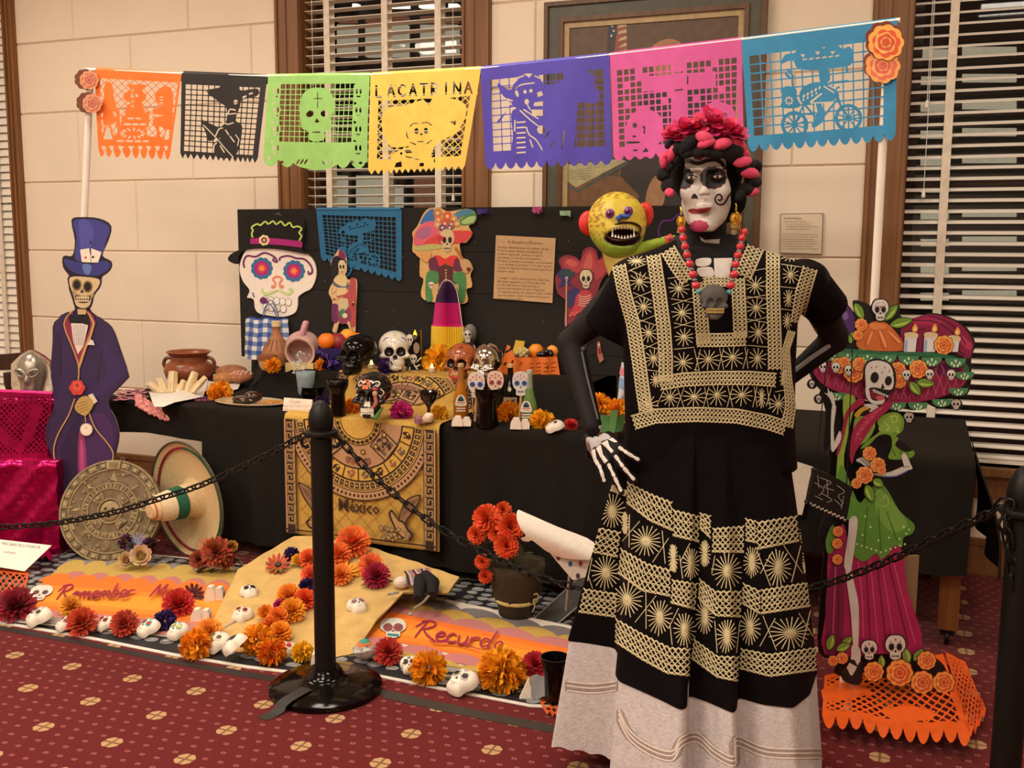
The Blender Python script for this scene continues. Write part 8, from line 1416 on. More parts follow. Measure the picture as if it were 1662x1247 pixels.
it+=[('d2cfc8',n2(zD(p)))for p in([(180,270),(205,260),(210,300),(190,440),(185,465),(165,460),(160,430),(175,330)],[(165,460),(182,465),(205,600),(212,745),(195,750),(185,620)],[(185,470),(200,520),(215,600),(214,740),(206,745),(200,620)],[(190,745),(222,760),(215,830),(180,880),(160,850),(185,800)])]+[(CI,n2(zD([(150,840),(170,830),(190,860),(225,800),(228,880),(200,895),(155,875)]))),(CI,zD([(174,795),(200,800),(215,830),(180,810)]))]+[('9ab8c8',q)for q in stroke(zD([(182,330),(172,370),(180,400)]),1,3)]
reg('skirt',it,C2,CT,900)
for x,y in((135,315),(132,360),(133,420)):orn(rose,*zD([(x,y)])[0],9)
for x,y,l,w,a in((100,760,60,34,-1.3),(150,745,50,30,-.7),(300,830,50,28,-1.6),(400,810,60,34,-1.8),(420,800,55,30,-.9),(130,760,55,34,-.4)):orn(leaf2,*zD([(x,y)])[0],l*.42,w*.42,a,'7a9a3a')
for x,y,w in((252,760,58),(350,750,74)):orn(skull2,*zD([(x,y)])[0],w*.42,w*.52,'dcd8d0',CI,flower='c0b4b0');paint(C2,'skull_dots',[('b03a4a',circ(*zD([(x,y-w*.4)])[0],1.6)),('4a7a98',circ(*zD([(x-w*.25,y-w*.3)])[0],1.2,n=6)),('4a7a98',circ(*zD([(x+w*.25,y-w*.3)])[0],1.2,n=6))],CT,z0=ZC_[0])
for x,y,r in((150,790,10),(115,800,9),(268,840,17),(365,845,23),(466,798,16),(450,880,20),(530,880,19)):orn(rose,*zD([(x,y)])[0],r)
b_=cp_.hit(*zD([(400,900)])[0]);m=MB();m.prism([np.array([b_[0]+x,b_[1]+.012,z])for x,z in((-.03,0),(.05,0),(.05,.5),(-.03,.5))],(0,.012,0),'8a7050');m.build('easel_strut',PAINT,CT,False);m=MB();m.tube([cp_.hit(*zD([(192,880)])[0])+np.array([0,.014,0]),cp_.hit(1370,1098)*[1,1,0]+np.array([0,.014,0])],.011,'d8d2c6',10);m.build('support_tube',WHITEPL,CT)
papel('cut_paper_drape','orange plastic cut paper draped over the pipe base below the catrina standee',[(1338,1102),(1530,1066),(1575,1200),(1334,1166)],gp(.034),'ee6424',(12,7),(.03,.95,.1,.88),(11,22),[zD([(100,960),(230,900),(300,980),(200,1000),(110,1010)]),zD([(330,1030),(430,1010),(540,1040),(520,1070),(400,1080)])],diag=True,lw_=3.2,wave=.008,cat='cut paper',mt=mat('glossy_tissue',None,.3,noise=(25,.08),coat=.3),tooth='r')
papel('cut_paper_drape','fringed orange cut paper strip at the right side of the pipe base',[(1534,1064),(1566,1080),(1600,1160),(1572,1200)],gp(.03),'e05a20',(4,8),(.1,.95,.05,.95),(4,10),diag=True,lw_=3,wave=.01,cat='cut paper',side=.0)
# card on the table front, alebrije
sheet_thing('white_sign','white paper sign taped to the tablecloth behind the person skirt','sign',[(1270,742),(1320,758),(1302,836),(1262,836)],wallp(TF+.075),.0015,'e2d8c6')
# ================================================================== ALEBRIJE MONKEY (on the table behind the person)
AY=4.62;q=lambda x,y,d=0.:V(Yp(x,y,AY-d));ka=mpp(q(1000,365));b0_=q(1040,640);t=thing('alebrije_monkey','yellow and green painted monkey figure with red ears and bared fangs, behind the person shoulder','figurine',(b0_.x,AY+.03,TZ+.006));hc_=q(1001,366)
def mk(x,y,z):
 d=dell(x,y,z,(0,.0,.04),(.48,.46,.5));d=smin(d,dell(x,y,z,(.03,-.2,-.2),(.36,.34,.34)),.12);e=dell(x,y,z,(.06,-.5,-.2),(.29,.22,.125));return smax(d,-e,.03)
Vt,Fc=snet(mk,(-.6,-.7,-.7),(.6,.6,.65),.035);x,y,z=Vt.T;c=np.tile(np.array(S('e8cf4a')),(len(Vt),1));g_=np.clip((-z+.0)/.3,0,1)[:,None];c=c*(1-g_)+np.array(S('8fae3a'))*g_;sp_=(np.sin(x*37+3*np.sin(z*29))*np.sin(z*41+y*23)>.35)&((x<-.22)|(x>.36)|(z>.42));c[sp_]=S('b08030');c[((x-.06)/.3)**2+((z+.2)/.135)**2<1]=S('2a0c0c');sc_=100*ka
link('head',mesh_from('head',Vt*sc_+np.array(hc_-t.location),Fc,None,True,0,c),t,SATIN)
for x,y,w,d in((956,362,17,0),(1047,348,14,0)):m=MB();m.ball(q(x,y,d),(w*ka,8*ka,20*ka),'e83c34',16,10);er_=m.build('ear',SATIN,t);m=MB();m.ball(q(x+(3 if x<1000 else-2),y+1,d+6*ka),(w*.6*ka,4*ka,13*ka),'c8282a',12,8);m.build('inner_ear',SATIN,er_)
for x,y in((990,347),(1020,343)):m=MB();m.ball(q(x,y,43*ka),(7.6*ka,5*ka,7.6*ka),'8a3aa0',14,8);m.ball(q(x-1,y-.5,47*ka),(4.4*ka,3*ka,4.4*ka),'5a1a38',10,6);m.ball(q(x-2,y-2,49.5*ka),1.2*ka,'f0e0e0',6,4);m.build('eye',GLOSS,t)
m=MB();m.tube([q(1001,357,50*ka),q(1008,351,51*ka),q(1018,352,49*ka),q(1023,349,46*ka)],[4.5*ka,4*ka,3.4*ka,2*ka],'3a5ab0',8);m.build('nose',SATIN,t)
m=MB();m.tube([q(1012+28*cos(a),376-3*cos(a)+14.5*sin(a),52*ka-10*ka*abs(cos(a)))for a in np.linspace(0,2*pi,22)[:-1]],2*ka,'3a1410',7,closed=True);m.build('lips',SATIN,t)
for i in range(8):xx=994+5.*i;m=MB();m.lathe([(2.1*ka,0),(.3*ka,-(9 if i in(0,7)else 5.5)*ka)],q(xx,369-3*sin(pi*i/7),52*ka-.4*abs(i-3.5)*ka),'ece4d4',7);m.lathe([(2.1*ka,0),(.3*ka,(10 if i in(0,7)else 5)*ka)],q(xx,388-1*abs(i-3.5),55*ka-.4*abs(i-3.5)*ka),'ece4d4',7);m.build('teeth',GLOSS,t)
m=MB();m.tube([q(1005,400),q(1012,420),q(1050,470),q(1070,560),(q(1060,640).x,AY+.02,TZ+.01)],[30*ka,33*ka,52*ka,55*ka,50*ka],'c8b05a',18);m.build('torso',SATIN,t)
m=MB();m.tube([q(1020,412,20*ka),q(1050,400,26*ka),q(1085,390,28*ka),q(1120,388,25*ka)],[10*ka,9*ka,8*ka,7*ka],'9cba3a',12);m.build('arm',SATIN,t)
m=MB();m.lathe([(.001,4*ka),(5*ka,3*ka),(8*ka,0),(.001,-2*ka)],q(1087,388,36*ka),'d85a4a',9,M=frame_of((0,-1,.2)),wob=lambda a,z:1+.12*cos(4.5*a));m.ball(q(1087,388,40*ka),2.6*ka,'a82a5a',8,6);m.build('flower_ornament',SATIN,t)
m=MB();m.tube([q(x,y,30*ka)for x,y in sm([(1071,388),(1069,372),(1076,360),(1090,358),(1100,350),(1112,346)],False,5)],1.8*ka,'5a2472',7);m.build('pipe_cleaner',CLOTHC,t)
# ================================================================== PERSON
PY=2.74;VELVET=mat('black_velvet','0a0607',.9,noise=(40,.3),sheen=.12,sheen_tint='5a1018',spec=.12);GOLDTH=mat('gold_thread','c2b58c',.75,noise=(300,.14));WHLACE=mat('white_lace','c3bcbc',.85,noise=(60,.1),bump=.5,bscale=140);SKIN=mat('painted_skin',None,.68,noise=(60,.05),spec=.25);SUIT=mat('black_bodysuit','141112',.8,noise=(200,.2),bump=.2,bscale=500,spec=.25)
J=lambda x,y,Y:np.array(Yp(x,y,Y));pc=J(1130,1270,PY)*[1,1,0]
PE=thing('person','person with white skull face paint in gold-embroidered black velvet dress, hand on hip, flower crown','person',pc)
# head: local frame, face towards -y
HC=J(1146,300,2.705);HR=np.array(rz(-.22)@ry(-.03)@rx(-.03));
def headf(x,y,z):
 d=dell(x,y,z,(0,.02,.045),(.076,.098,.088));d=smin(d,dell(x,y,z,(0,-.02,-.036),(.0555,.062,.088)),.03);d=smin(d,dell(x,y,z,(0,-.066,-.106),(.017,.018,.016)),.03)
 for s in(-1,1):
  d=smin(d,dell(x,y,z,(s*.04,-.055,-.022),(.022,.024,.022)),.025);d=smin(d,dcone(x,y,z,(s*.042,.0,-.05),(s*.010,-.06,-.106),.011,.009),.03);d=smax(d,-dell(x,y,z,(s*.032,-.106,.012),(.02,.017,.012)),.018);d=smin(d,dell(x,y,z,(s*.032,-.075,.012),(.017,.016,.0125)),.004)
  d=smin(d,dcone(x,y,z,(s*.012,-.096,.03),(s*.046,-.08,.033),.004,.0035),.012);d=smin(d,dell(x,y,z,(s*.0095,-.101,-.03),(.007,.009,.0055)),.007)
 d=smin(d,dcone(x,y,z,(0,-.09,.026),(0,-.1095,-.025),.0045,.0068),.014);d=smin(d,dell(x,y,z,(0,-.092,-.0585),(.024,.013,.007)),.008);d=smin(d,dell(x,y,z,(0,-.091,-.0685),(.02,.013,.007)),.008);d=smax(d,-dell(x,y,z,(0,-.112,-.0632),(.024,.012,.0018)),.004)
 return smin(d,dcone(x,y,z,(0,.02,-.05),(.0,.03,-.2),.05,.054),.03)
hv,hf=snet(headf,(-.1,-.14,-.21),(.1,.14,.15),.0045);face=(hv[:,1]<.028)&(hv[:,2]>-.122+np.maximum(0,hv[:,1]+.05)*1.0);hcol=np.where(face[:,None],np.array(S('cac3bc')),np.array(S('141011')));hw=hv@HR.T+HC
H_=lambda p:V(HR@np.array(p)+HC)
# torso, arms, legs and hands as one field
shl,shr=J(1022,462,2.76),J(1312,458,2.78);ell_,elr=J(927,557,2.84),J(1356,549,2.9);wl,wr=J(962,692,2.70),J(1282,612,2.95);zt=J(1150,700,PY)[2]
zc4=Z(880,640,.1443)
FG=[([(600,545),(640,800),(672,890),(700,985)],.0085,(2.69,2.665,2.65,2.645)),([(655,530),(745,785),(815,935),(895,1105)],.0098,(2.69,2.655,2.635,2.62)),([(715,510),(820,690),(915,825),(1045,975)],.01,(2.685,2.645,2.625,2.615)),([(745,480),(865,598),(965,668),(1095,745)],.0095,(2.69,2.65,2.635,2.63))]
def bodyf(X,Y,Zz):
 c=np.array([J(1150,500,PY)[0],PY+.02,0]);zh=lambda y:J(1150,y,PY)[2]
 d=dell(X,Y,Zz,(c[0],c[1],zh(520)),(.17,.11,.26));d=smin(d,dell(X,Y,Zz,(c[0],c[1],zh(690)),(.155,.115,.2)),.06);d=smin(d,dcone(X,Y,Zz,shl,shr,.055,.055),.05)
 nk=HR@np.array([0,.025,-.1])+HC;d=smin(d,dcone(X,Y,Zz,nk,(c[0],c[1]-.0,zh(425)),.0565,.07),.04)
 for a,b,w,ra in((shl,ell_,wl,.052),(shr,elr,wr,.052)):d=smin(d,dcone(X,Y,Zz,a,b,ra,.037),.02);d=smin(d,dcone(X,Y,Zz,b,w,.038,.025),.012)
 for s in(-1,1):hp_=np.array([c[0]+s*.09,c[1],zh(740)]);kn=np.array([c[0]+s*.1,c[1]-.02,.5]);an=np.array([c[0]+s*.1,c[1]+.03,.09]);d=smin(d,dcone(X,Y,Zz,hp_,kn,.09,.058),.04);d=smin(d,dcone(X,Y,Zz,kn,an,.056,.036),.02);d=smin(d,dcone(X,Y,Zz,an-[0,0,.045],an+[s*.03,-.17,-.055],.038,.03),.02)
 return d
bv_,bf_=snet(bodyf,(J(895,560,PY)[0],2.48,-.02),(J(1400,560,PY)[0],3.1,J(1150,380,PY)[2]),.0095)
def handf(X,Y,Zz):
 d=dcone(X,Y,Zz,wl+(ell_-wl)*.12,wl,.0262,.024)
 for pts,r,Ys in FG:
  p=[J(*q_,Y_)for q_,Y_ in zip(zc4(pts),Ys)];d=smin(d,dcone(X,Y,Zz,p[0],p[1],.0155,r*1.28),.008)
 for k,(pts,r,Ys)in enumerate(FG):
  p=[J(*q_,Y_)for q_,Y_ in zip(zc4(pts),Ys)];e=dcone(X,Y,Zz,p[1],p[2],r*1.15,r);e=smin(e,dcone(X,Y,Zz,p[2],p[3],r,r*.8),.003);d=smin(d,e,.003)
 a=J(955,712,2.71);b=J(958,738,2.755);c=J(972,752,2.80);e=smin(dcone(X,Y,Zz,a,b,.015,.0115),dcone(X,Y,Zz,b,c,.0112,.0085),.004);return smin(d,e,.006)
hv2,hf2=snet(handf,(J(940,700,2.7)[0]-.02,2.57,J(960,815,2.62)[2]-.02),(J(1050,700,2.7)[0],2.84,J(960,670,2.7)[2]+.01),.0034)
def hand2(X,Y,Zz): # her other hand rests behind the hip
 d=dcone(X,Y,Zz,wr,wr+[-.06,.0,-.03],.024,.026)
 for k in range(4):a=wr+np.array([-.07,-.02+.016*k,-.035]);b=a+np.array([-.035,0,-.02-.004*abs(k-1.5)]);e=smin(dcone(X,Y,Zz,a,b,.0105,.0095),dcone(X,Y,Zz,b,b+[-.026,.004,-.022],.0095,.008),.003);d=smin(d,e,.004)
 return smin(d,dcone(X,Y,Zz,wr+[-.02,-.02,-.01],wr+[-.05,-.05,-.045],.013,.0095),.008)
hv3,hf3=snet(hand2,wr+[-.17,-.09,-.13],wr+[.04,.08,.04],.005)
VV,FF,CC=[],[],[];n0=0
for v_,f_,c_ in((bv_,bf_,None),(hv2,hf2,None),(hv3,hf3,None),(hw,hf,hcol)):VV.append(v_);FF.append(f_+n0);n0+=len(v_);CC.append(c_ if c_ is not None else np.tile(np.array(S('171314')),(len(v_),1)))
VV,FF,CC=np.concatenate(VV),np.concatenate(FF),np.concatenate(CC);BODY=link('body',mesh_from('body',VV-pc,FF,None,True,0,CC),PE,SKIN)
BS=MS([BODY])
zF2=Z(1040,160,.19248)
def facep(nm,col,polys=(),lines=(),lift=.0012,mt=PAINT,surf=None,h=.5,box=(1085,235,1205,385)):
 r=Ras(*box,h)
 for p in polys:r.poly(p)
 for p,w in lines:r.line(p,w)
 m=MB();r.mesh(surf or BS,m,col,lift);return m.build(nm,mt,PE,True,None)if m.v else None
def spot(x,y,rx_,ry_,k,amp=.1):return zF2([(x+rx_*(1-amp+amp*abs(cos(k*a/2)))*cos(a),y+ry_*(1-amp+amp*abs(cos(k*a/2)))*sin(a))for a in np.linspace(0,2*pi,60)[:-1]])
for x,y,a,b in((366,672,86,96),(610,668,116,98)):facep('face_paint_petals','5a2036',[spot(x,y,a,b,13,.09)],lift=.0008);facep('face_paint_eye_patch','17110f',[spot(x,y,a*.92,b*.9,13,.05)],lift=.0014)
facep('face_paint_brow','1a1614',lines=[(zF2(sm([(315,550),(350,528),(400,522),(450,542),(500,546),(560,524),(630,518),(680,545),(702,585)],False,5)),6.4)]);facep('face_paint_forehead_flower','8a2c44',[spot(488,492,44,30,5,.3)]);facep('face_paint_nose','14100e',[zF2([(424,842),(440,806),(455,800),(472,815),(484,848),(455,838)])],lift=.0018)
facep('face_paint_swirl','1c1816',lines=[(zF2(sm([(652,852),(668,858),(684,838),(672,812),(645,812),(626,846),(642,884),(684,892),(715,866),(735,825),(765,788)],False,5)),2.4)]);facep('face_paint_swirl','1c1816',lines=[(zF2(sm([(303,842),(320,850),(330,880),(318,915)],False,4)),2.)])
facep('lips','8f2434',[zF2(sm([(400,942),(440,926),(475,931),(505,923),(592,918),(560,954),(500,973),(432,970)]))],lift=.001);facep('lip_line','4a1018',lines=[(zF2(sm([(404,942),(460,944),(520,940),(588,920)],False,4)),.9)],lift=.0018);facep('face_paint_chin_flower','a8365a',[spot(492,1075,82,50,9,.14)])
facep('face_paint_glitter','b8a468',[circ(*zF2([(random.gauss(580,50),random.gauss(790,20))])[0],.55,n=5)for _ in range(26)]+[circ(*zF2([(random.gauss(350,30),random.gauss(800,16))])[0],.5,n=5)for _ in range(14)],lift=.001)['kind']='stuff'
for s in(-1,1):
 e=H_((s*.032,-.0895,.011));m=MB();M3=Matrix(HR.tolist());m.ball(e,(.0112,.0042,.0048),'b4a89c',14,8,M3);ew_=m.build('eye_white',GLOSS,PE);m=MB();m.ball(e+M3@V((-.001,-.0026,.0004)),(.0047,.0024,.0046),'20140e',10,6,M3);m.build('iris',GLOSS,ew_);m=MB();m.tube([e+M3@V((x,-.0035+.06*abs(x),.0052-22*x*x))for x in np.linspace(-.014,.014,7)],.0012,'120d0c',6);m.build('eyelid',PAINT,PE)
# hair, braided ribbons and flower crown
hr=dict();Vt,Fc=snet(lambda x,y,z:smax(dell(x,y,z,(0,.03,.045),(.095,.11,.105)),-(y+.055+.0*z)+0,.02),(-.12,-.1,-.1),(.12,.16,.17),.008);link('hair',mesh_from('hair',Vt@HR.T+HC-pc,Fc,None,True,0),PE,mat('black_hair','060505',.8,noise=(80,.3),bump=.6,bscale=120,spec=.15));m=MB();m.ball(H_((.02,.10,-.03)),(.085,.06,.07),'0d0a0a',16,10);m.build('hair_bun',MATS['black_hair'],PE)
FELT=mat('pink_ribbon','d8486c',.8,noise=(60,.12),sheen=.25,sheen_tint='ff8aa0',bump=.2,bscale=300);BRD=mat('black_braid','0c090a',.9,noise=(60,.3),bump=.3,bscale=200)
def hY(x):return 2.60+.12*((x-1146)/88)**2
def strand(x0,y0,x1,y1,w,mt,d=0.):
 a,b=np.array(zF2([(x0,y0)])[0]),np.array(zF2([(x1,y1)])[0]);w*=.19248*1.22;m=MB();mid=(a+b)/2;P=[V(Yp(*(a+(b-a)*t_),hY((a+(b-a)*t_)[0])-d-.012*sin(pi*t_)))for t_ in(0,.12,.3,.5,.7,.88,1)];k_=mpp(P[3])*w;m.tube(P,[k_*f for f in(.25,.7,.95,1,.95,.7,.25)],'ffffff',12,flat=.8);m.build('braid_strand',mt,PE)
for a in((200,700,250,780,48),(165,590,215,690,52),(270,480,350,380,60),(215,400,330,345,44),(330,470,470,320,62),(540,350,640,430,46),(600,470,480,430,40),(690,480,850,400,62),(860,520,760,480,44),(830,560,960,540,46),(940,600,800,590,46),(880,690,1000,700,52),(830,760,950,770,50),(990,620,960,520,40),(300,560,330,440,34),(820,860,850,780,40),(240,610,270,540,30),(430,455,570,440,46),(560,450,700,470,46),(350,470,450,440,44),(690,440,800,520,44)):strand(*a,BRD)
for a in((190,455,205,590,40),(250,520,300,390,44),(170,520,240,450,34),(470,300,610,360,44),(480,400,620,350,40),(600,405,760,360,44),(770,330,890,450,42),(775,545,925,515,46),(835,610,985,635,48),(880,800,985,770,36),(215,770,270,810,30),(850,440,905,490,30)):strand(*a,FELT,.010)
for x,y,r in((260,285,75),(360,230,90),(470,225,95),(590,175,115),(640,235,100),(740,245,100),(800,275,90),(420,290,60),(300,310,60),(540,270,80),(700,300,70),(820,320,55),(230,310,45)):
 p=zF2([(x,y+22)])[0];c=V(Yp(*p,2.62));k_=mpp(c)*.19248*r*1.15;m=MB();a_=V((random.uniform(-.4,.4),-.7,1.));A=frame_of(a_)
 for ring,(e,R)in enumerate(((1.2,.5),(.8,.8),(.3,1.),(-.1,1.05))):
  for i in range(6):a=2*pi*(i+.5*(ring%2))/6+random.uniform(-.2,.2);d=A@V((cos(e)*cos(a),cos(e)*sin(a),sin(e)));petal(m,c,d,A@V((-cos(a)*.4,-sin(a)*.4,1)),k_*R*random.uniform(.9,1.15),k_*.95,random.uniform(.1,.6),'c8205a','e64a78',4)
 m.build('crown_flower',PETAL,PE,True,None)
for x,y,dY in((800,1010,2.70),(340,1040,2.66)):
 f=.72 if x<500 else 1.;p=zF2([(x,y)])[0];c=V(Yp(*p,dY));k_=mpp(c)*.19248;m=MB();m.tube([c+V((0,0,60*k_)),c+V((0,0,95*k_)),c+V((.0,.01,120*k_))],9*k_,'d9b04a',8);m.lathe([(.001,8*k_),(30*k_,6*k_),(52*k_,0),(.001,-6*k_)],c,'d9b04a',22,M=frame_of((-.15,-1,0))@Matrix.Diagonal((f,1,1)));m.tube([c+V((46*f*k_*cos(a),-6*k_,46*k_*sin(a)))for a in np.linspace(0,2*pi,22)[:-1]],6*k_,'d9b04a',6,closed=True);m.ball(c+V((0,-10*k_,0)),16*k_,'d9b04a',10,6)
 for i in range(5):xx=(i-2)*17*f*k_;m.tube([c+V((xx,0,-44*k_)),c+V((xx,0,-82*k_))],5*k_,'d9b04a',5);m.ball(c+V((xx,0,-88*k_)),9*k_,'d9b04a',7,5)
 m.build('gold_earring',GOLD,PE)
# blouse
def blousef(X,Y,Zz):
 ys=[380,392,402,415,432,470,520,600,700,757];L_=[1108,1092,1070,1035,1004,1006,1012,1014,1016,1010];R__=[1192,1206,1226,1268,1316,1312,1292,1288,1288,1292];D_=[.03,.06,.085,.1,.118,.138,.15,.15,.148,.15]
 zs=np.array([J(1150,y,PY)[2]for y in ys]);xl=np.array([J(a,y,PY)[0]for a,y in zip(L_,ys)]);xr=np.array([J(a,y,PY)[0]for a,y in zip(R__,ys)]);o=np.argsort(zs)
 a=np.interp(Zz,zs[o],xl[o]);b=np.interp(Zz,zs[o],xr[o]);dd=np.interp(Zz,zs[o],np.array(D_)[o]);cx_=(a+b)/2;hw_=(b-a)/2;wv=.004*np.sin(X*60+Zz*9)*np.clip((zs[4]-Zz)*4,0,1)
 k=(np.abs((X-cx_)/hw_)**2.5+np.abs((Y-PY-.01)/(dd+wv))**2.5)**(1/2.5);d=(k-1)*np.minimum(hw_,dd);d=np.maximum(d,zs[-1]-Zz);d=np.maximum(d,Zz-zs[0])
 for s0_,s1_,r0,r1 in((J(1030,462,2.76),J(980,528,2.80),.066,.062),(J(1305,460,2.78),J(1343,500,2.83),.066,.058)):
  e=dcone(X,Y,Zz,s0_,s1_,r0,r1);n_=(s1_-s0_)/np.linalg.norm(s1_-s0_);e=np.maximum(e,(X-s1_[0])*n_[0]+(Y-s1_[1])*n_[1]+(Zz-s1_[2])*n_[2]-.012);d=smin(d,e,.03)
 return d
Vt,Fc=snet(blousef,(J(940,500,PY)[0],2.5,J(1150,765,PY)[2]),(J(1390,500,PY)[0],3.0,J(1150,375,PY)[2]),.0085);BL_=link('blouse',mesh_from('blouse',Vt-pc,Fc,None,True,0),PE,VELVET)
# skirt
hemp=[(922,2.85),(960,2.83),(1000,2.80),(1007,2.74),(1001,2.62),(1006,2.575),(1040,2.52),(1080,2.455),(1108,2.405),(1118,2.415),(1121,2.49),(1150,2.455),(1180,2.41),(1193,2.39),(1199,2.41),(1201,2.48),(1240,2.44),(1290,2.42),(1318,2.50),(1330,2.65),(1325,2.85),(1270,3.02),(1150,3.08),(1000,3.02),(935,2.93)]
zb_h=.42;zw=J(1150,690,PY)[2]
def on_ring(px_,Y_):return np.array([CAM[0]+(px_-CX)/F*(Y_*cos(P_)+(CAMH-zb_h)*sin(P_)),Y_])
hp2=np.array([on_ring(*q_)for q_ in hemp]);cen_=np.array([J(1140,1000,PY)[0],PY]);rs_=[]
for a,b in zip(hp2,np.roll(hp2,-1,0)):
 n_=max(2,int(np.linalg.norm(b-a)/.008));rs_+=[a+(b-a)*i/n_ for i in range(n_)]
rs_=np.array(rs_);
for _ in range(3):rs_=(np.roll(rs_,1,0)+2*rs_+np.roll(rs_,-1,0))/4
ang=np.unwrap(np.arctan2(rs_[:,1]-cen_[1],rs_[:,0]-cen_[0]));wx=J(1149,690,PY)[0];wst=np.stack([wx+.205*np.cos(ang),PY+.01+.15*np.sin(ang)],1)
def skirt_ring(q_,ex=0.):
 q_=q_ if q_<1 else 1+(q_-1)*.62;P=wst+(rs_-wst)*q_**.92;return P+(P-cen_)*ex
def skirt_mesh(nm,q0,q1,n_,mt,ex=0.,hem=None):
 m=MB();rows=[]
 for i in range(n_+1):
  q_=q0+(q1-q0)*i/n_;P=skirt_ring(q_,ex);z=zw+(zb_h-zw)*q_;dz_=(.008*np.abs(np.sin(np.arange(len(P))*.55))if hem and i==n_ else 0*P[:,0]);r=[(p[0],p[1],z+d_)for p,d_ in zip(P,dz_)];rows.append(r+[r[0]])
 m.sheet(rows);return m.build(nm,mt,PE,True,None)
SK_=skirt_mesh('skirt',0,1.,60,VELVET);LQ=(zw-.085)/(zw-zb_h);lace=skirt_mesh('lace_hem',.93,LQ,44,WHLACE,-.012,True)
# embroidery laid on the dress
ES=MS([SK_]);EB=MS([BL_]);zK=Z(900,740,.4067);zB2=Z(900,370,.32873)
def pl_at(p,t_):
 p=np.array(p,float);d=np.r_[0,np.cumsum(np.hypot(*np.diff(p,axis=0).T))];s_=t_*d[-1];return np.array([np.interp(s_,d,p[:,0]),np.interp(s_,d,p[:,1])])
def lattice(r,top,bot,pitch=9.5,w=1.9,rows_=3):
 n_=max(1,round(np.hypot(*(np.array(top[-1],float)-top[0]))/pitch));B=lambda u,v:tuple(pl_at(top,np.clip(u,0,1))*(1-v)+pl_at(bot,np.clip(u,0,1))*v)
 for k in range(-rows_,n_+rows_+1):
  for sg in(1,-1):
   pts=[((k+sg*v*rows_)/n_,v)for v in np.linspace(0,1,2*rows_+1)];pts=[B(*e)for e in pts if-.001<=e[0]<=1.001]
   if len(pts)>1:r.line(pts,w)
 for v in(.03,.97):r.line([B(u,v+(.035 if i%2 else-.035))for i,u in enumerate(np.linspace(0,1,2*n_+1))],w*1.1)
 for v in(.36,.66):r.line([B(u,v)for u in np.linspace(0,1,5)],w*.7)
def star(r,x,y,a,b,n_=16,w=1.5):
 for i in range(n_):t_=2*pi*i/n_+.1;f=random.uniform(.88,1.05);r.seg((x+a*.1*cos(t_),y+b*.1*sin(t_)),(x+a*f*cos(t_),y+b*f*sin(t_)),w)
 r.ell(x,y,max(.9,a*.13),b*.13)
def emb(nm,surf,box,fn,puff=.0022):
 r=Ras(*box,.7);fn(r);m=MB();r.mesh(surf,m,'c9b779',.0006,puff,1.);return m.build(nm,GOLDTH,PE,True,None)
LAT=[([(200,105),(290,140)],[(192,128),(283,160)]),([(170,285),(265,305)],[(150,385),(250,405)]),([(117,530),(250,550)],[(98,625),(243,645)]),([(292,105),(380,150),(470,185)],[(290,190),(380,260),(470,300)]),([(474,215),(575,240)],[(474,320),(575,345)]),([(265,370),(370,430),(465,455)],[(255,470),(350,540),(460,562)]),([(470,495),(570,510)],[(465,588),(560,615)]),([(245,650),(350,710),(460,765),(542,770)],[(243,745),(350,815),(450,870),(538,880)]),
 ([(580,228),(624,240)],[(580,290),(622,330)]),([(632,290),(756,280)],[(630,385),(754,387)]),([(762,250),(802,260)],[(764,340),(804,348)]),([(806,265),(966,240)],[(808,375),(974,342)]),([(578,490),(640,540),(746,540)],[(574,570),(645,640),(742,645)]),([(752,508),(822,540)],[(748,590),(820,632)]),([(826,535),(1012,505)],[(826,632),(1020,602)]),([(556,730),(650,800),(736,802)],[(546,810),(650,885),(730,902)]),([(744,770),(860,792),(1042,765)],[(738,850),(860,882),(1044,857)])]
for T_,B_ in LAT:T_,B_=zK(T_),zK(B_);xs=[p[0]for p in T_+B_];ys=[p[1]for p in T_+B_];emb('embroidered_band',ES,(min(xs)-3,min(ys)-3,max(xs)+3,max(ys)+3),lambda r:lattice(r,T_,B_,9.,1.9,4))
for x,y,a,b in((230,222,52,72),(205,465,58,72),(365,340,64,62),(290,575,62,68),(420,645,50,72),(474,410,20,58),(545,432,34,64),(520,695,44,70),(600,390,22,55),(690,460,60,74),(600,640,38,68),(688,720,42,70),(788,425,34,62),(780,685,44,72),(893,445,52,74),(940,708,82,68),(990,300,13,52),(1000,420,12,48),(282,270,14,45)):(px_,py_),=zK([(x,y)]);emb('embroidered_star',ES,(px_-a*.45-3,py_-b*.45-3,px_+a*.45+3,py_+b*.45+3),lambda r:star(r,px_,py_,a*.4067,b*.4067,20,1.7))
XL=[[(185,175),(172,270)],[(150,410),(132,500)],[(135,480),(152,530)],[(300,235),(298,365)],[(340,262),(272,340)],[(430,300),(442,430)],[(455,330),(392,425)],[(540,350),(505,420)],[(500,400),(512,490)],[(365,545),(366,690)],[(405,560),(322,665)],[(495,610),(455,690)],[(462,680),(470,755)],[(640,400),(628,470)],[(810,385),(862,520)],[(865,390),(822,470)],[(982,360),(945,505)],[(915,360),(990,470)],[(832,640),(885,775)],[(880,650),(820,760)],[(1020,620),(985,765)],[(975,630),(1030,720)],[(740,660),(725,790)],[(640,660),(650,790)]]
emb('embroidered_cross_stitches',ES,(925,780,1330,1060),lambda r:[r.line(zK(p),1.4)for p in XL])['kind']='stuff'
def bandp(pts,w):P=np.array(zB2(pts),float);T_=np.gradient(P,axis=0);T_/=np.hypot(*T_.T)[:,None];N_=np.stack([-T_[:,1],T_[:,0]],1);w_=np.array(w if hasattr(w,'__len__')else[w]*len(P))[:,None]*.32873/2;return(P+N_*w_).tolist(),(P-N_*w_).tolist()
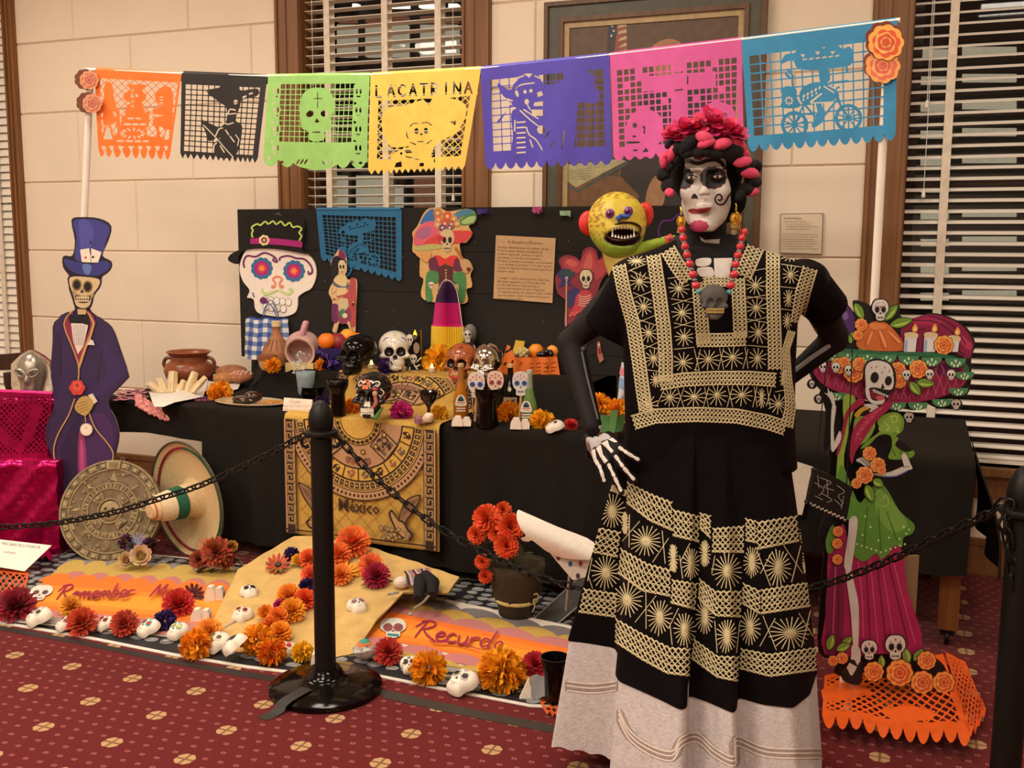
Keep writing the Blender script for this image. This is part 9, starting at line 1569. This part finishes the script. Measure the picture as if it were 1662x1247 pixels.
for pts,w in(([(318,185),(345,320),(388,470),(420,680),(436,800),(452,905)],66),([(488,135),(518,330),(540,500),(550,640),(548,760)],68),([(560,108),(605,185),(662,262)],76),([(712,270),(722,400),(735,575)],66),([(705,555),(820,555),(945,550)],66),([(905,250),(912,400),(918,540)],66),([(735,272),(800,266),(868,268)],46),([(1000,80),(965,160),(930,240)],84),([(1078,92),(1078,300),(1086,560),(1088,700)],66),([(520,768),(640,750),(800,742),(960,742),(1092,752)],68),([(1262,200),(1225,320),(1195,470)],[72,74,60]),([(1170,510),(1142,600),(1150,750),(1165,880),(1145,985)],[36,34,40,50,60]),([(390,962),(500,930),(700,922),(900,930),(1050,960),(1140,990)],72)):
 T_,B_=bandp(pts,w);xs=[p[0]for p in T_+B_];ys=[p[1]for p in T_+B_];emb('embroidered_band',EB,(min(xs)-3,min(ys)-3,max(xs)+3,max(ys)+3),lambda r:lattice(r,T_,B_,6.2,1.6,3))
for x,y,a,b in((405,165,46,28),(420,265,52,50),(440,390,46,46),(465,520,44,46),(490,645,46,46),(500,752,28,38),(462,875,50,50),(615,300,54,48),(630,420,52,50),(640,540,50,46),(990,285,50,48),(996,395,54,50),(1006,518,50,56),(635,665,50,50),(760,650,56,52),(880,640,56,56),(1002,645,46,52),(570,838,46,46),(690,835,56,50),(802,826,52,54),(925,826,56,52),(1022,840,22,50),(1105,872,50,48),(1165,140,50,30),(1165,232,42,46),(1155,350,28,46),(1148,460,26,40),(1128,740,18,44)):(px_,py_),=zB2([(x,y)]);emb('embroidered_star',EB,(px_-a*.38-3,py_-b*.38-3,px_+a*.38+3,py_+b*.38+3),lambda r:star(r,px_,py_,a*.32873,b*.32873,12,1.45))
ZG=[[(365,215),(450,180),(372,210),(465,250)],[(390,320),(480,360)],[(385,350),(490,310)],[(405,450),(500,480)],[(410,470),(500,430)],[(440,580),(520,600)],[(440,600),(520,560)],[(450,700),(520,710)],[(560,250),(640,240)],[(575,350),(690,370)],[(580,380),(685,345)],[(590,470),(690,490)],[(590,495),(690,460)],[(590,600),(690,590)],[(950,340),(1050,350)],[(945,350),(1050,330)],[(950,450),(1055,470)],[(950,465),(1055,440)],[(955,580),(1060,590)],[(945,220),(1045,200)],[(690,600),(715,705),(690,700)],[(720,600),(695,705)],[(815,595),(835,700)],[(835,595),(808,700)],[(940,590),(955,695)],[(955,600),(930,695)],[(505,880),(540,800)],[(605,785),(640,890)],[(640,790),(605,885)],[(740,785),(760,885)],[(762,785),(735,885)],[(855,780),(880,885)],[(880,780),(852,885)],[(985,785),(1000,885)],[(1000,785),(978,885)],[(1050,790),(1065,890)],[(1070,790),(1045,880)],[(1120,180),(1220,195)],[(1110,290),(1200,300)],[(1115,400),(1190,410)],[(1090,810),(1140,800)]]
emb('embroidered_zigzags',EB,(1010,425,1305,668),lambda r:[r.line(zB2(p),1.1)for p in ZG])['kind']='stuff'
# neck opening with bone print, bones on sleeves and glove
def on(nm,surf,col,box,polys=(),lines=(),lift=.0012,mt=PAINT,h=.7):
 r=Ras(*box,h);[r.poly(p)for p in polys];[r.line(p,w)for p,w in lines];m=MB();r.mesh(surf,m,col,lift,.0006,2.);return m.build(nm,mt,PE,True,None)if m.v else None
on('neck_opening',EB,'141112',(1090,385,1225,462),[zB2(sm([(600,60),(680,250),(760,262),(868,258),(945,70),(900,20),(640,20)]))],mt=SUIT,lift=.0003);on('rib_print',EB,'c8c2ba',(1120,415,1195,456),[zB2(sm([(700,155),(770,150),(765,185),(705,190)])),zB2(sm([(705,200),(775,195),(785,240),(720,240)])),zB2([(785,150),(880,148),(862,245),(790,242)])],lift=.0008);on('bone_print',BS,'9c968e',(1130,375,1185,406),[zF2([(500,1160),(540,1190),(665,1185),(660,1225),(540,1215),(510,1195)])])
on('neck_opening',EB,'0c090a',(1150,510,1195,545),[zB2([(780,440),(865,440),(868,512),(785,514)])],mt=VELVET)
LB=[('b4aeb0',[zc4(sm(p))for p in([(495,500),(560,485),(590,545),(575,610),(515,630)],[(575,490),(630,480),(670,530),(640,580),(590,590)],[(640,470),(690,440),(740,455),(770,490),(700,520),(650,530)],[(630,360),(690,350),(720,390),(660,410)])]),('d8d2ca',[zc4(p)for p in([(530,640),(595,615),(610,720),(645,780),(615,805),(570,730)],[(605,610),(660,570),(685,680),(740,750),(705,780),(650,700)],[(665,555),(735,515),(760,590),(805,640),(780,665),(720,600)],[(740,510),(790,490),(850,540),(815,545)])])]
for c_,ps_ in LB:
 for p in ps_:on('hand_bone_print',BS,c_,(940,680,1010,760),[p],lift=.001,h=.5)
for(pts,r_,Ys),segs in zip(FG,(([(612,815),(645,850),(690,855)],[(642,880),(680,870)],[(665,930),(712,970)]),([(720,800),(770,790)],[(775,920),(815,900)],[(830,1030),(885,1070)]),([(790,700),(850,680)],[(880,830),(930,815)],[(960,900),(1025,945)]),([(860,610),(905,595)],[(935,665),(975,650)],[(1020,710),(1075,740)]))):
 P4_=[np.array(q_)for q_ in zc4(pts)]
 for a,b in((P4_[1],P4_[2]),(P4_[2],P4_[3])):on('finger_bone_print',BS,'d8d2ca',(950,710,1050,810),lines=[([tuple(a+(b-a)*t_)for t_ in(.08,.3)],5.4),([tuple(a+(b-a)*t_)for t_ in(.3,.7)],3.8),([tuple(a+(b-a)*t_)for t_ in(.72,.86)],5.)],lift=.001,h=.5)
on('sleeve_bone_print',BS,'6a6468',(930,505,1012,700),lines=[([(1000,525),(975,545),(946,566)],7),([(944,572),(952,610),(962,650),(970,680)],3)]);on('sleeve_bone_print',BS,'d2ccc4',(908,630,952,720),lines=[([(917,642),(925,675)],3),([(927,680),(934,700)],2.4)]);on('sleeve_bone_print',BS,'9a9492',(1285,500,1375,610),lines=[([(1308,528),(1322,538)],9),([(1345,562),(1318,580),(1292,600)],7)])
# necklace with stone skull pendant
for pts in([(630,8),(636,50),(645,92),(655,133),(668,178),(684,230),(699,284)],[(938,20),(925,50),(917,92),(906,135),(894,180),(886,230),(870,284)]):
 pts=zB2(pts)
 for i,p in enumerate(pts):
  y_=np.interp(p[1],[372,400,440,470],[2.66,2.62,2.575,2.565]);c=V(Yp(*p,y_));k_=mpp(c);m=MB();m.ball(c,(6.4*k_*(1+.03*i),6.2*k_,6.4*k_),'c0303a',14,9);m.build('red_bead',GLOSS,PE)
  if i<len(pts)-1:n_=pts[i+1];c2=V(Yp((p[0]+n_[0])/2,(p[1]+n_[1])/2,y_-.001));m=MB();m.ball(c2,(4.6*k_,4*k_,2.6*k_),'7a8488',10,6);m.build('grey_disc_bead',SATIN,PE)
for p in((712,315),(862,318)):c=V(Yp(*zB2([p])[0],2.56));m=MB();m.ball(c,4.6*mpp(c),'3f8f98',12,8);m.build('turquoise_bead',GLOSS,PE)
Vt,Fc=skull_base(.03);c=V(Yp(*zB2([(788,368)])[0],2.55));k_=52*mpp(c);cs_=np.tile(np.array(S('4a4642')),(len(Vt),1));sp_o=link('skull_pendant',mesh_from('skull_pendant',np.array([.88,.55,.9])*Vt*k_+np.array(c)+np.array([0,.004,0])-pc,Fc,None,True,0,cs_),PE,mat('dark_stone',None,.7,noise=(40,.15),bump=.3,bscale=120));m=MB();[m.box(c+V((j*.062*k_,-.31*k_+.05*k_*abs(j)*.5,(-.2-.085*r_)*k_)),(.05*k_,.05*k_,.065*k_),'b89a5a')for j in range(-4,5)for r_ in(0,1)];m.build('pendant_teeth',SATIN,sp_o,False)
# lace details: sheer stripes
LS_=MS([lace]);SAT=mat('satin_ribbon','e6dcd2',.35,noise=(30,.05));SHEER=mat('sheer_band','9a8c86',.8,noise=(90,.15))
for base,off in((zK([(52,895),(150,905),(245,895)]),0),(zK([(258,1010),(300,1090),(380,1150),(470,1175),(505,1120),(570,1100),(640,1160),(718,1195),(725,1115),(850,1160),(1060,1165)]),0)):
 pts=sm(base,False,5);xs=[p[0]for p in pts];ys=[p[1]for p in pts];box=(min(xs)-4,min(ys)-6,max(xs)+4,max(ys)+34);on('sheer_band',LS_,'a89a94',box,lines=[([(x,y+9+1.2*(i%2))for i,(x,y)in enumerate(pts)],17)],mt=SHEER,lift=.0008)
 for j in(2,9,17):on('satin_stripe',LS_,'e6dcd2',box,lines=[([(x,y+j)for x,y in pts],2.2)],mt=SAT,lift=.0016)
r=Ras(905,1050,1342,1247,.9)
for _ in range(240):x,y=random.uniform(910,1338),random.uniform(1060,1245);r.ell(x,y,random.uniform(.8,1.6),random.uniform(.5,1.))
m=MB();r.mesh(LS_,m,'b4a8a0',.0006);m.build('eyelet_pattern',PAINT,PE,True,None)['kind']='stuff'
for s in(-1,1):c=V((wx+s*.1,PY-.13,.0));m=MB();m.ball(c+V((0,.06,.035)),(.045,.12,.035),'0e0b0b',14,8);m.build('shoe',BLACKPL,PE)
# purse hanging from the bent arm
bq=Z(1290,720,.42273);bp_=PS((0,2.80,0),(.1,-1,0));t=thing('embroidered_purse','small black purse with white stitching and bead fringe hanging by a thin strap','purse',bp_.hit(1345,842));o=bq([(82,98),(206,160),(208,200),(192,290),(182,296),(50,235),(48,215),(68,120)]);m=MB();m.prism([bp_.hit(*p)+bp_.n*.012 for p in sm(o,n=3)],-bp_.n*.024,'141112');m.build('pouch',SATIN,t,False);P_2=PS(bp_.p+bp_.n*.0125,bp_.n)
paint(P_2,'white_stitching',[('b8b4b0',q_)for p in([(95,130),(140,150),(110,165),(150,180)],[(75,150),(110,175),(90,200)],[(160,160),(190,185),(165,200),(185,230)],[(100,190),(140,215),(120,225)],[(75,200),(105,215)],[(150,215),(180,240)],[(85,120),(90,170)],[(120,140),(125,200)],[(185,200),(175,250)])for q_ in stroke(bq(p),.9,4)],t)
m=MB();[m.ball(bp_.hit(*bq([(54+130*i/17,226+58*i/17+(5 if i%2 else 0))])[0])+bp_.n*.014,.0034,'c8bca8',7,5)for i in range(18)];m.build('bead_fringe',SATIN,t)['kind']='stuff'
m=MB();m.tube([Yp(x,y,Y_)for x,y,Y_ in((1374,788,2.80),(1378,700,2.81),(1382,600,2.84),(1384,548,2.86),(1366,528,2.88),(1345,560,2.95),(1330,700,2.86),(1326,766,2.80))],.0016,'100c0c',6);m.build('strap',BLACKPL,t)
